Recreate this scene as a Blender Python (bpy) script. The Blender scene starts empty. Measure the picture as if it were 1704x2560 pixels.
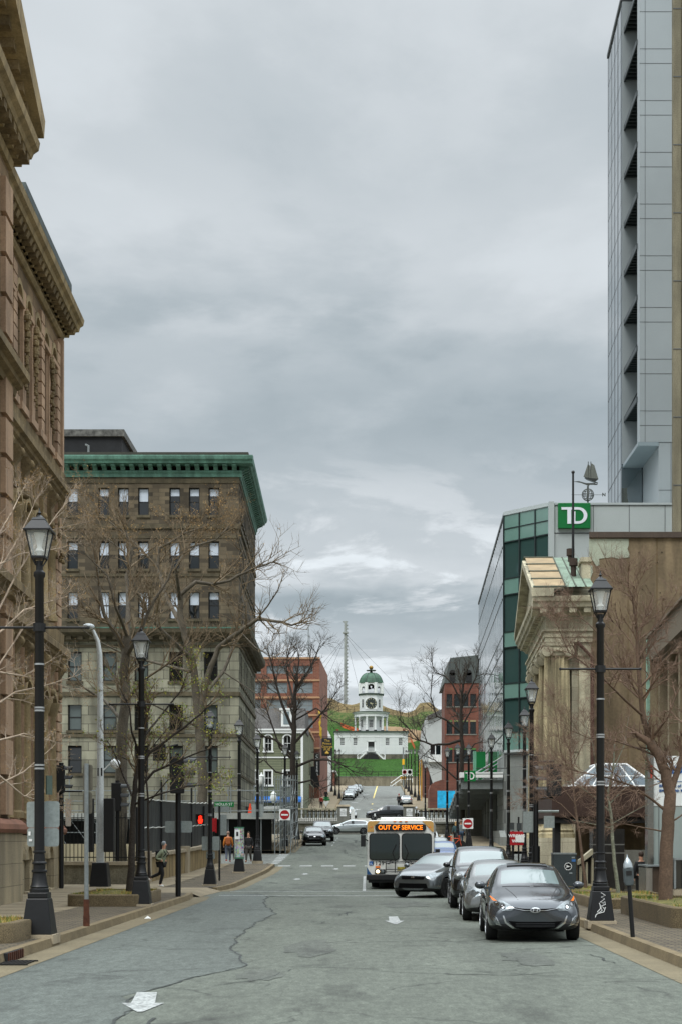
import bpy, bmesh, math, random
from mathutils import Vector, Matrix, noise
from mathutils.bvhtree import BVHTree
from mathutils.geometry import delaunay_2d_cdt
R = math.radians
S = 3800.0          # focal length of the photograph in its own pixels
EYE = 1.9
PX0, PY0 = 915.0, 2100.0
SC = bpy.context.scene
COL = SC.collection

cam = bpy.data.cameras.new("camera")
camo = bpy.data.objects.new("camera", cam)
COL.objects.link(camo)
camo.location = (0, 0, EYE)
camo.rotation_euler = (R(90), 0, 0)
cam.sensor_fit = 'AUTO'
cam.sensor_width = 36
cam.lens = S / 2560 * 36
cam.shift_x = -(PX0 - 852) / 2560
cam.shift_y = (PY0 - 1280) / 2560
cam.clip_start = 0.5
cam.clip_end = 3000
SC.camera = camo
SC.view_settings.view_transform = 'Standard'
SC.view_settings.look = 'None'
SC.view_settings.exposure = 0.0
SC.view_settings.gamma = 1
SC.render.engine = 'CYCLES'
try:
    SC.cycles.use_denoising = True
    SC.cycles.denoiser = 'OPENIMAGEDENOISE'
    SC.cycles.max_bounces = 6
    SC.cycles.diffuse_bounces = 3
    SC.cycles.glossy_bounces = 3
    SC.cycles.transparent_max_bounces = 6
    SC.cycles.sample_clamp_indirect = 4
except Exception:
    pass

SUN_EL, SUN_AZ = 52.0, 205.0     # azimuth clockwise from +Y
w = bpy.data.worlds.new("World")
SC.world = w
w.use_nodes = True
nt = w.node_tree
N, L = nt.nodes, nt.links
N.clear()
def nd(tree, t, **kw):
    n = tree.nodes.new(t)
    for k, v in kw.items():
        if hasattr(n, k) and not k.startswith('i_'):
            setattr(n, k, v)
    return n
def math_n(tree, op, a, b=None, clamp=False):
    n = tree.nodes.new('ShaderNodeMath'); n.operation = op; n.use_clamp = clamp
    for i, v in enumerate((a, b)):
        if v is None: continue
        if isinstance(v, (int, float)): n.inputs[i].default_value = v
        else: tree.links.new(v, n.inputs[i])
    return n.outputs[0]
def ramp(tree, fac, stops, interp='EASE'):
    n = tree.nodes.new('ShaderNodeValToRGB')
    cr = n.color_ramp; cr.interpolation = interp
    while len(cr.elements) < len(stops): cr.elements.new(0.5)
    for e, (p, c) in zip(cr.elements, stops):
        e.position = p
        e.color = (c, c, c, 1) if isinstance(c, (int, float)) else (*c, 1)
    if fac is not None: tree.links.new(fac, n.inputs[0])
    return n.outputs[0]
sky = N.new('ShaderNodeTexSky'); sky.sky_type = 'NISHITA'; sky.sun_disc = False
sky.sun_elevation = R(SUN_EL); sky.sun_rotation = R(SUN_AZ)
tc = N.new('ShaderNodeTexCoord')
sep = N.new('ShaderNodeSeparateXYZ'); L.new(tc.outputs['Generated'], sep.inputs[0])
el = math_n(nt, 'MAXIMUM', sep.outputs[2], 0.0)
den = math_n(nt, 'ADD', el, 0.10)
cx = math_n(nt, 'DIVIDE', sep.outputs[0], den)
cy = math_n(nt, 'DIVIDE', sep.outputs[1], den)
cmb = N.new('ShaderNodeCombineXYZ'); L.new(cx, cmb.inputs[0]); L.new(cy, cmb.inputs[1])
def cloud(scale, detail, rough, off, dist=0.0, sx=1.0, sy=1.0):
    mp = N.new('ShaderNodeMapping'); mp.inputs['Location'].default_value = off
    mp.inputs['Scale'].default_value = (sx, sy, 1)
    L.new(cmb.outputs[0], mp.inputs[0])
    n = N.new('ShaderNodeTexNoise'); n.inputs['Scale'].default_value = scale
    n.inputs['Detail'].default_value = detail; n.inputs['Roughness'].default_value = rough
    n.inputs['Distortion'].default_value = dist
    L.new(mp.outputs[0], n.inputs['Vector'])
    return n.outputs[0]
n1 = cloud(0.75, 7, 0.5, (3.1, 1.7, 0), 0.2)
n2 = cloud(1.7, 7, 0.55, (7.3, -2.2, 0), 0.15, 1.0, 0.9)
n3 = cloud(2.6, 8, 0.6, (1.3, 4.2, 0), 0.3, 1.0, 0.8)
# overcast deck: grey base that brightens towards the zenith, darker band low down
elp = math_n(nt, 'ADD', el, math_n(nt, 'MULTIPLY', math_n(nt, 'SUBTRACT', n2, .5), .15))
base = ramp(nt, elp, [(0.0, .70), (0.07, .72), (0.105, .68), (0.145, .50), (0.19, .70), (0.225, .62), (0.262, .53), (0.305, .58), (0.325, .67), (0.36, .70), (0.42, .66), (0.49, .70), (0.64, 1.0), (0.85, 1.0)])
zen = math_n(nt, 'MULTIPLY', ramp(nt, el, [(0.5, 0.0), (0.8, 1.0)]), 2.5)
thick = ramp(nt, n1, [(0.36, 0.91), (0.5, 1.0), (0.62, 1.08)])
thick2 = ramp(nt, n2, [(0.36, 0.86), (0.5, 1.0), (0.64, 1.12)])
lum = math_n(nt, 'MULTIPLY', math_n(nt, 'MULTIPLY', base, thick), thick2)
# broken bright gaps low over the hill
gap = math_n(nt, 'MULTIPLY', ramp(nt, n3, [(0.50, 0.0), (0.60, 1.0)]), ramp(nt, el, [(0.02, 0.2), (0.12, 0.9), (0.17, 1.0), (0.22, 0.45), (0.26, 0.0)]))
lum = math_n(nt, 'ADD', lum, math_n(nt, 'MULTIPLY', gap, 0.24))
lum = math_n(nt, 'ADD', lum, zen)
tint = N.new('ShaderNodeMix'); tint.data_type = 'RGBA'
L.new(ramp(nt, lum, [(0.3, 0.0), (0.75, 1.0)]), tint.inputs[0])
tint.inputs[6].default_value = (0.83, 1.0, 1.10, 1)
tint.inputs[7].default_value = (0.94, 1.01, 1.06, 1)
cl = N.new('ShaderNodeVectorMath'); cl.operation = 'SCALE'
L.new(tint.outputs[2], cl.inputs[0]); L.new(lum, cl.inputs[3])
bg1 = N.new('ShaderNodeBackground'); L.new(sky.outputs[0], bg1.inputs[0]); bg1.inputs[1].default_value = 0.06
bg2 = N.new('ShaderNodeBackground'); L.new(cl.outputs[0], bg2.inputs[0]); bg2.inputs[1].default_value = 1.0
mx = N.new('ShaderNodeMixShader'); mx.inputs[0].default_value = 0.94
L.new(bg1.outputs[0], mx.inputs[1]); L.new(bg2.outputs[0], mx.inputs[2])
out = N.new('ShaderNodeOutputWorld'); L.new(mx.outputs[0], out.inputs[0])
try: w.cycles.sampling_method = 'MANUAL'; w.cycles.sample_map_resolution = 512
except Exception: pass

sl = bpy.data.lights.new("sun", 'SUN'); sl.energy = 1.5; sl.angle = R(28); sl.color = (1, .965, .90)
so = bpy.data.objects.new("sun", sl); COL.objects.link(so)
az, e_ = R(SUN_AZ), R(SUN_EL)
sd = Vector((math.sin(az) * math.cos(e_), math.cos(az) * math.cos(e_), math.sin(e_)))
so.rotation_euler = sd.to_track_quat('Z', 'Y').to_euler()

def at(px, py, d):
    return Vector(((px - PX0) * d / S, d, EYE - (py - PY0) * d / S))
def X(px, d): return (px - PX0) * d / S
def Z(py, d): return EYE - (py - PY0) * d / S
def lerp_t(t, tab):
    if t <= tab[0][0]: return tab[0][1]
    for (a, va), (b, vb) in zip(tab, tab[1:]):
        if t <= b: return va + (vb - va) * (t - a) / (b - a)
    return tab[-1][1]
PROF = [(-60, 0), (58, 0), (75, .22), (88, .52), (100, .92), (113, 1.45), (150, 2.45), (157, 2.5)]
def prof(d): return lerp_t(d, PROF)
FAR = [(157.5, 3.72), (165, 4.0), (180, 4.2), (190, 4.8), (205, 6.35), (223, 7.8), (260, 9.9), (322, 13.3), (336, 13.7)]
def gz(d): return prof(d) if d < 157.2 else lerp_t(d, FAR)

def lin(c):
    o = []
    for v in c:
        v /= 255.0
        o.append(v / 12.92 if v <= .04045 else ((v + .055) / 1.055) ** 2.4)
    return tuple(o)

def thing(name, label=None, cat=None, loc=(0, 0, 0), rz=0, group=None, kind=None):
    o = bpy.data.objects.new(name, None); COL.objects.link(o)
    o.empty_display_size = .2
    o.location = loc; o.rotation_euler = (0, 0, rz)
    tag(o, label, cat, group, kind)
    return o
def tag(o, label=None, cat=None, group=None, kind=None):
    if label: o['label'] = label
    if cat: o['category'] = cat
    if group: o['group'] = group
    if kind: o['kind'] = kind
    return o
def base_of(p):
    v = Vector((0, 0, 0))
    while p is not None:
        v += p.location; p = p.parent
    return v
def copy_tree(o, parent=None):
    c = o.copy(); COL.objects.link(c)
    if parent is not None: c.parent = parent
    for ch in [x for x in o.children]: copy_tree(ch, c)
    return c

class MB:
    """collects geometry for one mesh object"""
    def __init__(s): s.v = []; s.f = []; s.m = []; s.mi = 0; s.T = Matrix()
    def add(s, vs, fs):
        b = len(s.v); T = s.T
        s.v += [T @ Vector(v) for v in vs]
        s.f += [[b + i for i in f] for f in fs]
        s.m += [s.mi] * len(fs)
    def box(s, x0, x1, y0, y1, z0, z1):
        s.add([(x0, y0, z0), (x1, y0, z0), (x1, y1, z0), (x0, y1, z0), (x0, y0, z1), (x1, y0, z1), (x1, y1, z1), (x0, y1, z1)],
              [(0, 3, 2, 1), (4, 5, 6, 7), (0, 1, 5, 4), (1, 2, 6, 5), (2, 3, 7, 6), (3, 0, 4, 7)])
    def frustum(s, cx, cy, z0, z1, a0, b0, a1, b1):
        s.add([(cx - a0, cy - b0, z0), (cx + a0, cy - b0, z0), (cx + a0, cy + b0, z0), (cx - a0, cy + b0, z0),
               (cx - a1, cy - b1, z1), (cx + a1, cy - b1, z1), (cx + a1, cy + b1, z1), (cx - a1, cy + b1, z1)],
              [(0, 3, 2, 1), (4, 5, 6, 7), (0, 1, 5, 4), (1, 2, 6, 5), (2, 3, 7, 6), (3, 0, 4, 7)])
    def quad(s, *p): s.add(p, [tuple(range(len(p)))])
    def lathe(s, prof_, cx=0, cy=0, n=14, ph=0.0):
        vs = []; fs = []
        for r, z in prof_:
            for k in range(n):
                a = 2 * math.pi * k / n + ph
                vs.append((cx + r * math.cos(a), cy + r * math.sin(a), z))
        m = len(prof_)
        for i in range(m - 1):
            for k in range(n):
                k2 = (k + 1) % n
                fs.append((i * n + k, i * n + k2, (i + 1) * n + k2, (i + 1) * n + k))
        fs.append(tuple(reversed(range(n)))); fs.append(tuple((m - 1) * n + k for k in range(n)))
        s.add(vs, fs)
    def cyl(s, cx, cy, z0, z1, r, r1=None, n=12): s.lathe([(r, z0), (r if r1 is None else r1, z1)], cx, cy, n)
    def tube(s, pts, rs, n=6, cap=True):
        pts = [Vector(p) for p in pts]
        if isinstance(rs, (int, float)): rs = [rs] * len(pts)
        vs = []; fs = []
        up = None
        for i, p in enumerate(pts):
            a = pts[max(i - 1, 0)]; b = pts[min(i + 1, len(pts) - 1)]
            t = (b - a)
            if t.length < 1e-9: t = Vector((0, 0, 1))
            t.normalize()
            if up is None:
                up = t.orthogonal().normalized()
            else:
                up = up - t * up.dot(t)
                up = up.normalized() if up.length > 1e-6 else t.orthogonal().normalized()
            w_ = t.cross(up)
            for k in range(n):
                an = 2 * math.pi * k / n
                vs.append(p + (up * math.cos(an) + w_ * math.sin(an)) * rs[i])
        for i in range(len(pts) - 1):
            for k in range(n):
                k2 = (k + 1) % n
                fs.append((i * n + k, i * n + k2, (i + 1) * n + k2, (i + 1) * n + k))
        if cap:
            fs.append(tuple(reversed(range(n)))); fs.append(tuple((len(pts) - 1) * n + k for k in range(n)))
        s.add(vs, fs)
    def prism(s, poly, a, b, axis='y'):
        """poly of 2-D points swept from a to b along axis"""
        def p3(p, t):
            return {'x': (t, p[0], p[1]), 'y': (p[0], t, p[1]), 'z': (p[0], p[1], t)}[axis]
        n = len(poly)
        vs = [p3(p, a) for p in poly] + [p3(p, b) for p in poly]
        fs = [tuple(range(n)), tuple(range(2 * n - 1, n - 1, -1))]
        for i in range(n):
            j = (i + 1) % n
            fs.append((i, i + n, j + n, j))
        s.add(vs, fs)
    def sphere(s, c, r, n=12, sx=1, sy=1, sz=1):
        m = n // 2
        prof_ = [(max(r * math.sin(math.pi * i / m), 1e-4), -r * math.cos(math.pi * i / m)) for i in range(m + 1)]
        old = s.T
        s.T = old @ Matrix.Translation(c) @ Matrix.Diagonal((sx, sy, sz, 1))
        s.lathe(prof_, n=n); s.T = old
    def grid(s, fn, us, vs_):
        a = [fn(u, v) for v in vs_ for u in us]; n = len(us)
        s.add(a, [(j * n + i, j * n + i + 1, (j + 1) * n + i + 1, (j + 1) * n + i) for j in range(len(vs_) - 1) for i in range(n - 1)])
    def build(s, name, mats, parent=None, world=False, smooth=None, bevel=0, recalc=True, label=None, loc=None, rz=0):
        me = bpy.data.meshes.new(name)
        off = base_of(parent) if (world and parent is not None) else Vector((0, 0, 0))
        me.from_pydata([tuple(v - off) for v in s.v], [], s.f)
        if not isinstance(mats, (list, tuple)): mats = [mats]
        for m in mats: me.materials.append(m)
        if len(mats) > 1: me.polygons.foreach_set('material_index', s.m)
        if recalc:
            bm = bmesh.new(); bm.from_mesh(me)
            bmesh.ops.recalc_face_normals(bm, faces=bm.faces)
            bm.to_mesh(me); bm.free()
        if smooth is not None:
            me.shade_smooth(); me.set_sharp_from_angle(angle=R(smooth))
        me.update()
        o = bpy.data.objects.new(name, me); COL.objects.link(o)
        if parent is not None: o.parent = parent
        if loc is not None: o.location = loc
        if rz: o.rotation_euler = (0, 0, rz)
        if label: o['label'] = label
        if bevel:
            b = o.modifiers.new('bevel', 'BEVEL'); b.width = bevel; b.segments = 2; b.limit_method = 'ANGLE'; b.angle_limit = R(40)
        return o

def wallframe(x, y, nx, ny, z=0.0):
    """local (u, outwards, z) of a wall whose outward normal is (nx, ny); u = n x z"""
    l = math.hypot(nx, ny); nx /= l; ny /= l
    ux, uy = ny, -nx
    return Matrix(((ux, nx, 0, x), (uy, ny, 0, y), (0, 0, 1, z), (0, 0, 0, 1)))
def hole_wall(mb, u0, u1, z0, z1, holes, depth=.25):
    us = sorted({u0, u1, *[h[0] for h in holes], *[h[1] for h in holes]})
    zs = sorted({z0, z1, *[h[2] for h in holes], *[h[3] for h in holes]})
    us = [u for u in us if u0 - 1e-6 <= u <= u1 + 1e-6]; zs = [z for z in zs if z0 - 1e-6 <= z <= z1 + 1e-6]
    for a, b in zip(us, us[1:]):
        for c, d in zip(zs, zs[1:]):
            mu, mz = (a + b) / 2, (c + d) / 2
            if any(h[0] < mu < h[1] and h[2] < mz < h[3] for h in holes): continue
            mb.quad((a, 0, c), (b, 0, c), (b, 0, d), (a, 0, d))
    for h in holes:
        a, b, c, d = h[:4]; e = -depth
        mb.quad((a, 0, c), (a, e, c), (a, e, d), (a, 0, d)); mb.quad((b, 0, c), (b, e, c), (b, e, d), (b, 0, d))
        mb.quad((a, 0, c), (b, 0, c), (b, e, c), (a, e, c)); mb.quad((a, 0, d), (b, 0, d), (b, e, d), (a, e, d))
def put_window(parent, T, u, n, z, fmesh, pmesh, name='window'):
    """a window frame object (part) with its pane (sub-part), sharing mesh data"""
    loc = T @ Vector((u, n, z)) - base_of(parent)
    o = bpy.data.objects.new(name, fmesh); COL.objects.link(o); o.parent = parent; o.location = loc
    o.rotation_euler = (0, 0, math.atan2(T[1][0], T[0][0]))
    if pmesh is not None:
        p = bpy.data.objects.new('pane', pmesh); COL.objects.link(p); p.parent = o
    return o
def window_meshes(wd, ht, fm, gm, bars_v=0, bars_h=1, fr=.06, blind=None, upper=None, thick=.07):
    """frame and pane meshes, centred on u, from z = 0, outwards = +y"""
    f = MB(); h = wd / 2
    f.box(-h, h, 0, thick, 0, fr); f.box(-h, h, 0, thick, ht - fr, ht)
    f.box(-h, -h + fr, 0, thick, fr, ht - fr); f.box(h - fr, h, 0, thick, fr, ht - fr)
    for k in range(bars_h):
        z = fr + (ht - 2 * fr) * (k + 1) / (bars_h + 1)
        f.box(-h + fr, h - fr, .01, thick - .01, z - fr * .4, z + fr * .4)
    for k in range(bars_v):
        u = -h + fr + (wd - 2 * fr) * (k + 1) / (bars_v + 1)
        f.box(u - fr * .35, u + fr * .35, .015, thick - .015, fr, ht - fr)
    fo = f.build('window', fm); fme = fo.data; bpy.data.objects.remove(fo)
    p = MB(); mats = [gm]
    p.quad((-h, .02, 0), (h, .02, 0), (h, .02, ht), (-h, .02, ht))
    if blind is not None:
        mats = [gm, blind]; p = MB()
        zb = ht * (upper if upper else .45)
        p.quad((-h, .02, 0), (h, .02, 0), (h, .02, zb), (-h, .02, zb)); p.mi = 1
        p.quad((-h, .02, zb), (h, .02, zb), (h, .02, ht), (-h, .02, ht))
    po = p.build('pane', mats); pme = po.data; bpy.data.objects.remove(po)
    return fme, pme

_M = {}
def mat(name, col, rough=.8, metal=0.0, var=.18, vs=1.2, fine=.12, fs=18, bump=0.0, bs=30, ior=1.45, coat=0, emit=None, es=1, stain=0.0, coords='Object', alpha=None, spec=None):
    if name in _M: return _M[name]
    m = bpy.data.materials.new(name); m.use_nodes = True; _M[name] = m
    t = m.node_tree; b = t.nodes['Principled BSDF']
    c = lin(col) if max(col) > 1.5 else col
    b.inputs['Roughness'].default_value = rough; b.inputs['Metallic'].default_value = metal
    b.inputs['IOR'].default_value = ior
    if spec is not None: b.inputs['Specular IOR Level'].default_value = spec
    if coat: b.inputs['Coat Weight'].default_value = coat; b.inputs['Coat Roughness'].default_value = .04
    if alpha is not None: b.inputs['Alpha'].default_value = alpha
    if emit is not None:
        b.inputs['Emission Color'].default_value = (*lin(emit), 1); b.inputs['Emission Strength'].default_value = es
    b.inputs['Base Color'].default_value = (*c, 1)
    if var or fine:
        co = t.nodes.new('ShaderNodeTexCoord')
        n = t.nodes.new('ShaderNodeTexNoise'); n.inputs['Scale'].default_value = vs; n.inputs['Detail'].default_value = 5; n.inputs['Roughness'].default_value = .6
        t.links.new(co.outputs[coords], n.inputs['Vector'])
        n2_ = t.nodes.new('ShaderNodeTexNoise'); n2_.inputs['Scale'].default_value = fs; n2_.inputs['Detail'].default_value = 3
        t.links.new(co.outputs[coords], n2_.inputs['Vector'])
        f1 = ramp(t, n.outputs[0], [(.3, 1 - var), (.7, 1 + var)], 'LINEAR')
        f2 = ramp(t, n2_.outputs[0], [(.3, 1 - fine), (.7, 1 + fine)], 'LINEAR')
        f = math_n(t, 'MULTIPLY', f1, f2)
        if stain:
            mp = t.nodes.new('ShaderNodeMapping'); mp.inputs['Scale'].default_value = (1.6, 1.6, .22)
            t.links.new(co.outputs[coords], mp.inputs[0])
            n3_ = t.nodes.new('ShaderNodeTexNoise'); n3_.inputs['Scale'].default_value = 1.5; n3_.inputs['Detail'].default_value = 6
            t.links.new(mp.outputs[0], n3_.inputs['Vector'])
            f = math_n(t, 'MULTIPLY', f, ramp(t, n3_.outputs[0], [(.38, 1 - stain), (.6, 1.0)], 'LINEAR'))
        v = t.nodes.new('ShaderNodeVectorMath'); v.operation = 'SCALE'; v.inputs[0].default_value = c
        t.links.new(f, v.inputs[3]); t.links.new(v.outputs[0], b.inputs['Base Color'])
        if bump:
            nb = t.nodes.new('ShaderNodeTexNoise'); nb.inputs['Scale'].default_value = bs; nb.inputs['Detail'].default_value = 4
            t.links.new(co.outputs[coords], nb.inputs['Vector'])
            bp = t.nodes.new('ShaderNodeBump'); bp.inputs['Strength'].default_value = bump; bp.inputs['Distance'].default_value = .03
            t.links.new(nb.outputs[0], bp.inputs['Height']); t.links.new(bp.outputs[0], b.inputs['Normal'])
    return m
def brick(name, c1, c2, mortar, bw, bh, mort=.012, rough=.9, flat=False, var=.25, vs=.35, bump=.4, offset=.5, stain=0.25, rot=0):
    """coursed masonry (walls: u = x + y, v = z; flat: u = x, v = y)"""
    if name in _M: return _M[name]
    m = bpy.data.materials.new(name); m.use_nodes = True; _M[name] = m
    t = m.node_tree; b = t.nodes['Principled BSDF']; b.inputs['Roughness'].default_value = rough
    co = t.nodes.new('ShaderNodeTexCoord'); sp = t.nodes.new('ShaderNodeSeparateXYZ')
    t.links.new(co.outputs['Object'], sp.inputs[0])
    cm = t.nodes.new('ShaderNodeCombineXYZ')
    if flat:
        if rot: t.links.new(sp.outputs[1], cm.inputs[0]); t.links.new(sp.outputs[0], cm.inputs[1])
        else: t.links.new(sp.outputs[0], cm.inputs[0]); t.links.new(sp.outputs[1], cm.inputs[1])
    else:
        t.links.new(math_n(t, 'ADD', sp.outputs[0], sp.outputs[1]), cm.inputs[0]); t.links.new(sp.outputs[2], cm.inputs[1])
    br = t.nodes.new('ShaderNodeTexBrick'); t.links.new(cm.outputs[0], br.inputs['Vector'])
    br.offset = offset
    br.inputs['Color1'].default_value = (*lin(c1), 1); br.inputs['Color2'].default_value = (*lin(c2), 1); br.inputs['Mortar'].default_value = (*lin(mortar), 1)
    br.inputs['Scale'].default_value = 1; br.inputs['Mortar Size'].default_value = mort; br.inputs['Mortar Smooth'].default_value = .2
    br.inputs['Brick Width'].default_value = bw; br.inputs['Row Height'].default_value = bh; br.inputs['Bias'].default_value = 0
    n = t.nodes.new('ShaderNodeTexNoise'); n.inputs['Scale'].default_value = vs; n.inputs['Detail'].default_value = 6
    t.links.new(co.outputs['Object'], n.inputs['Vector'])
    f = ramp(t, n.outputs[0], [(.3, 1 - var), (.7, 1 + var)], 'LINEAR')
    if stain:
        mp = t.nodes.new('ShaderNodeMapping'); mp.inputs['Scale'].default_value = (1, 1, .18) if not flat else (1, .3, 1)
        t.links.new(co.outputs['Object'], mp.inputs[0])
        n3_ = t.nodes.new('ShaderNodeTexNoise'); n3_.inputs['Scale'].default_value = 1.2; n3_.inputs['Detail'].default_value = 6
        t.links.new(mp.outputs[0], n3_.inputs['Vector'])
        f = math_n(t, 'MULTIPLY', f, ramp(t, n3_.outputs[0], [(.36, 1 - stain), (.58, 1.0)], 'LINEAR'))
    nf = t.nodes.new('ShaderNodeTexNoise'); nf.inputs['Scale'].default_value = 25; nf.inputs['Detail'].default_value = 3
    t.links.new(co.outputs['Object'], nf.inputs['Vector'])
    f = math_n(t, 'MULTIPLY', f, ramp(t, nf.outputs[0], [(.3, .86), (.7, 1.14)], 'LINEAR'))
    v = t.nodes.new('ShaderNodeVectorMath'); v.operation = 'SCALE'
    t.links.new(br.outputs['Color'], v.inputs[0]); t.links.new(f, v.inputs[3]); t.links.new(v.outputs[0], b.inputs['Base Color'])
    if bump:
        bp = t.nodes.new('ShaderNodeBump'); bp.inputs['Strength'].default_value = bump; bp.inputs['Distance'].default_value = .02
        h = math_n(t, 'SUBTRACT', math_n(t, 'MULTIPLY', nf.outputs[0], .5), br.outputs['Fac'])
        t.links.new(h, bp.inputs['Height']); t.links.new(bp.outputs[0], b.inputs['Normal'])
    return m
def asphalt(name, c, crack=1.0, patch=.22):
    m = bpy.data.materials.new(name); m.use_nodes = True; t = m.node_tree; b = t.nodes['Principled BSDF']
    b.inputs['Roughness'].default_value = .82
    co = t.nodes.new('ShaderNodeTexCoord').outputs['Object']
    def nz(sc, det, sy=1.0, ro=.6):
        mp = t.nodes.new('ShaderNodeMapping'); mp.inputs['Scale'].default_value = (1, sy, 1); t.links.new(co, mp.inputs[0])
        n = t.nodes.new('ShaderNodeTexNoise'); n.inputs['Scale'].default_value = sc; n.inputs['Detail'].default_value = det; n.inputs['Roughness'].default_value = ro
        t.links.new(mp.outputs[0], n.inputs['Vector']); return n.outputs[0]
    f = ramp(t, nz(.35, 6, .35), [(.3, 1 - patch), (.7, 1 + patch)], 'LINEAR')
    f = math_n(t, 'MULTIPLY', f, ramp(t, nz(1.1, 5, .12), [(.35, .88), (.7, 1.08)], 'LINEAR'))
    f = math_n(t, 'MULTIPLY', f, ramp(t, nz(38, 3), [(.3, .58), (.7, 1.42)], 'LINEAR'))
    f = math_n(t, 'MULTIPLY', f, ramp(t, nz(7, 4, .4), [(.3, .76), (.7, 1.24)], 'LINEAR'))
    f = math_n(t, 'MULTIPLY', f, ramp(t, nz(17, 3, .3), [(.3, .82), (.7, 1.18)], 'LINEAR'))
    # oil and tyre darkening in the lanes
    f = math_n(t, 'MULTIPLY', f, ramp(t, nz(.9, 3, .5), [(.30, .62), (.44, 1.0)], 'LINEAR'))
    if crack:
        wn = t.nodes.new('ShaderNodeTexNoise'); wn.inputs['Scale'].default_value = 1.3; wn.inputs['Detail'].default_value = 4; t.links.new(co, wn.inputs['Vector'])
        ad = t.nodes.new('ShaderNodeVectorMath'); ad.operation = 'MULTIPLY_ADD'
        t.links.new(wn.outputs['Color'], ad.inputs[0]); ad.inputs[1].default_value = (1.2, 1.2, 0); t.links.new(co, ad.inputs[2])
        mp = t.nodes.new('ShaderNodeMapping'); mp.inputs['Scale'].default_value = (.22, .13, 1); t.links.new(ad.outputs[0], mp.inputs[0])
        vo = t.nodes.new('ShaderNodeTexVoronoi'); vo.feature = 'DISTANCE_TO_EDGE'; vo.inputs['Scale'].default_value = 1.3
        t.links.new(mp.outputs[0], vo.inputs['Vector'])
        ck = ramp(t, vo.outputs['Distance'], [(0.0, 0.0), (.010, 1.0)], 'LINEAR')
        mk = ramp(t, nz(.45, 3), [(.42, 1.0), (.55, 0.0)], 'LINEAR')
        ck = math_n(t, 'MAXIMUM', ck, mk)
        f = math_n(t, 'MULTIPLY', f, ramp(t, ck, [(0, 1 - .55 * crack), (1, 1.0)], 'LINEAR'))
    v = t.nodes.new('ShaderNodeVectorMath'); v.operation = 'SCALE'; v.inputs[0].default_value = lin(c)
    t.links.new(f, v.inputs[3]); t.links.new(v.outputs[0], b.inputs['Base Color'])
    bp = t.nodes.new('ShaderNodeBump'); bp.inputs['Strength'].default_value = .35; bp.inputs['Distance'].default_value = .01
    t.links.new(nz(60, 3), bp.inputs['Height']); t.links.new(bp.outputs[0], b.inputs['Normal'])
    return m
def glass(name, c, rough=.04, metal=0.0, ior=1.6, var=0.0): return mat(name, c, rough, metal, var=var, fine=0, ior=ior)

BLACK = mat('black_paint', (13, 14, 16), .42, var=.25, vs=6, fine=.15)
BLACKM = mat('black_matt', (22, 22, 22), .7)
IRON = mat('black_iron', (16, 17, 18), .5)
GALV = mat('galvanised_steel', (128, 134, 134), .45, .3, var=.12)
SIGNBACK = mat('bare_aluminium_sign', (140, 148, 146), .45, .35, var=.08)
WHITE = mat('white_paint', (226, 228, 226), .6, var=.05, fine=.04)
ROADWHITE = mat('road_paint', (146, 149, 147), .85, var=.35, vs=5, fine=.45, fs=22)
CONC = mat('concrete', (158, 146, 124), .9, var=.14, vs=.7, fine=.12, fs=30, bump=.25, stain=.15)
CONCG = mat('grey_concrete', (120, 120, 112), .9, var=.16, vs=.8, fine=.12, bump=.25, stain=.2)
AGG = mat('exposed_aggregate', (96, 84, 62), .95, var=.2, vs=2, fine=.45, fs=45, bump=.6, bs=45)
GLASSD = glass('dark_window_glass', (20, 25, 27), .04, ior=1.7)
GLASSB = mat('window_with_blind', (150, 160, 170), .12, var=.1, fine=0, ior=1.6)
RED = mat('red_sign', (160, 14, 24), .5, var=.05)
GREEN = mat('green_sign', (0, 110, 52), .45, var=.04)
RUST = mat('rust', (78, 44, 28), .9, var=.4, vs=8)
DOORM = mat('dark_door', (34, 32, 30), .5)
BARK = mat('bark_grey', (86, 79, 68), .95, var=.3, vs=2.5, fine=.3, fs=25, bump=.8, bs=18)
BARKD = mat('bark_dark', (48, 42, 36), .95, var=.3, vs=2.5, fine=.3, fs=25, bump=.8, bs=18)
BARKR = mat('bark_reddish', (94, 76, 62), .9, var=.25, vs=3, fine=.25, fs=25)
BARKP = mat('twig_pale', (160, 144, 126), .8, var=.15, vs=3, fine=.2)
TWIGB = mat('twig_brown', (114, 98, 76), .9, var=.25, vs=2, fine=.2)
GRASS = mat('grass', (70, 84, 34), 1.0, var=.4, vs=1.6, fine=.35, fs=22, bump=.8, bs=30)

def text_obj(s, size, m, parent, loc, rot=(R(90), 0, 0), ext=.004, name='lettering', xs=1.0, space=1.0, align='CENTER', bold=0.0):
    cu = bpy.data.curves.new('lettering', 'FONT'); cu.body = s; cu.size = size
    cu.align_x = align; cu.align_y = 'CENTER'; cu.extrude = ext; cu.space_character = space; cu.offset = bold
    cu.resolution_u = 4
    tmp = bpy.data.objects.new('tmp', cu); COL.objects.link(tmp)
    dg = bpy.context.evaluated_depsgraph_get()
    me = bpy.data.meshes.new_from_object(tmp.evaluated_get(dg))
    bpy.data.objects.remove(tmp); bpy.data.curves.remove(cu)
    me.materials.clear(); me.materials.append(m)
    for v in me.vertices: v.co.x *= xs
    o = bpy.data.objects.new(name, me); COL.objects.link(o)
    o.parent = parent; o.location = loc; o.rotation_euler = rot
    return o
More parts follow.
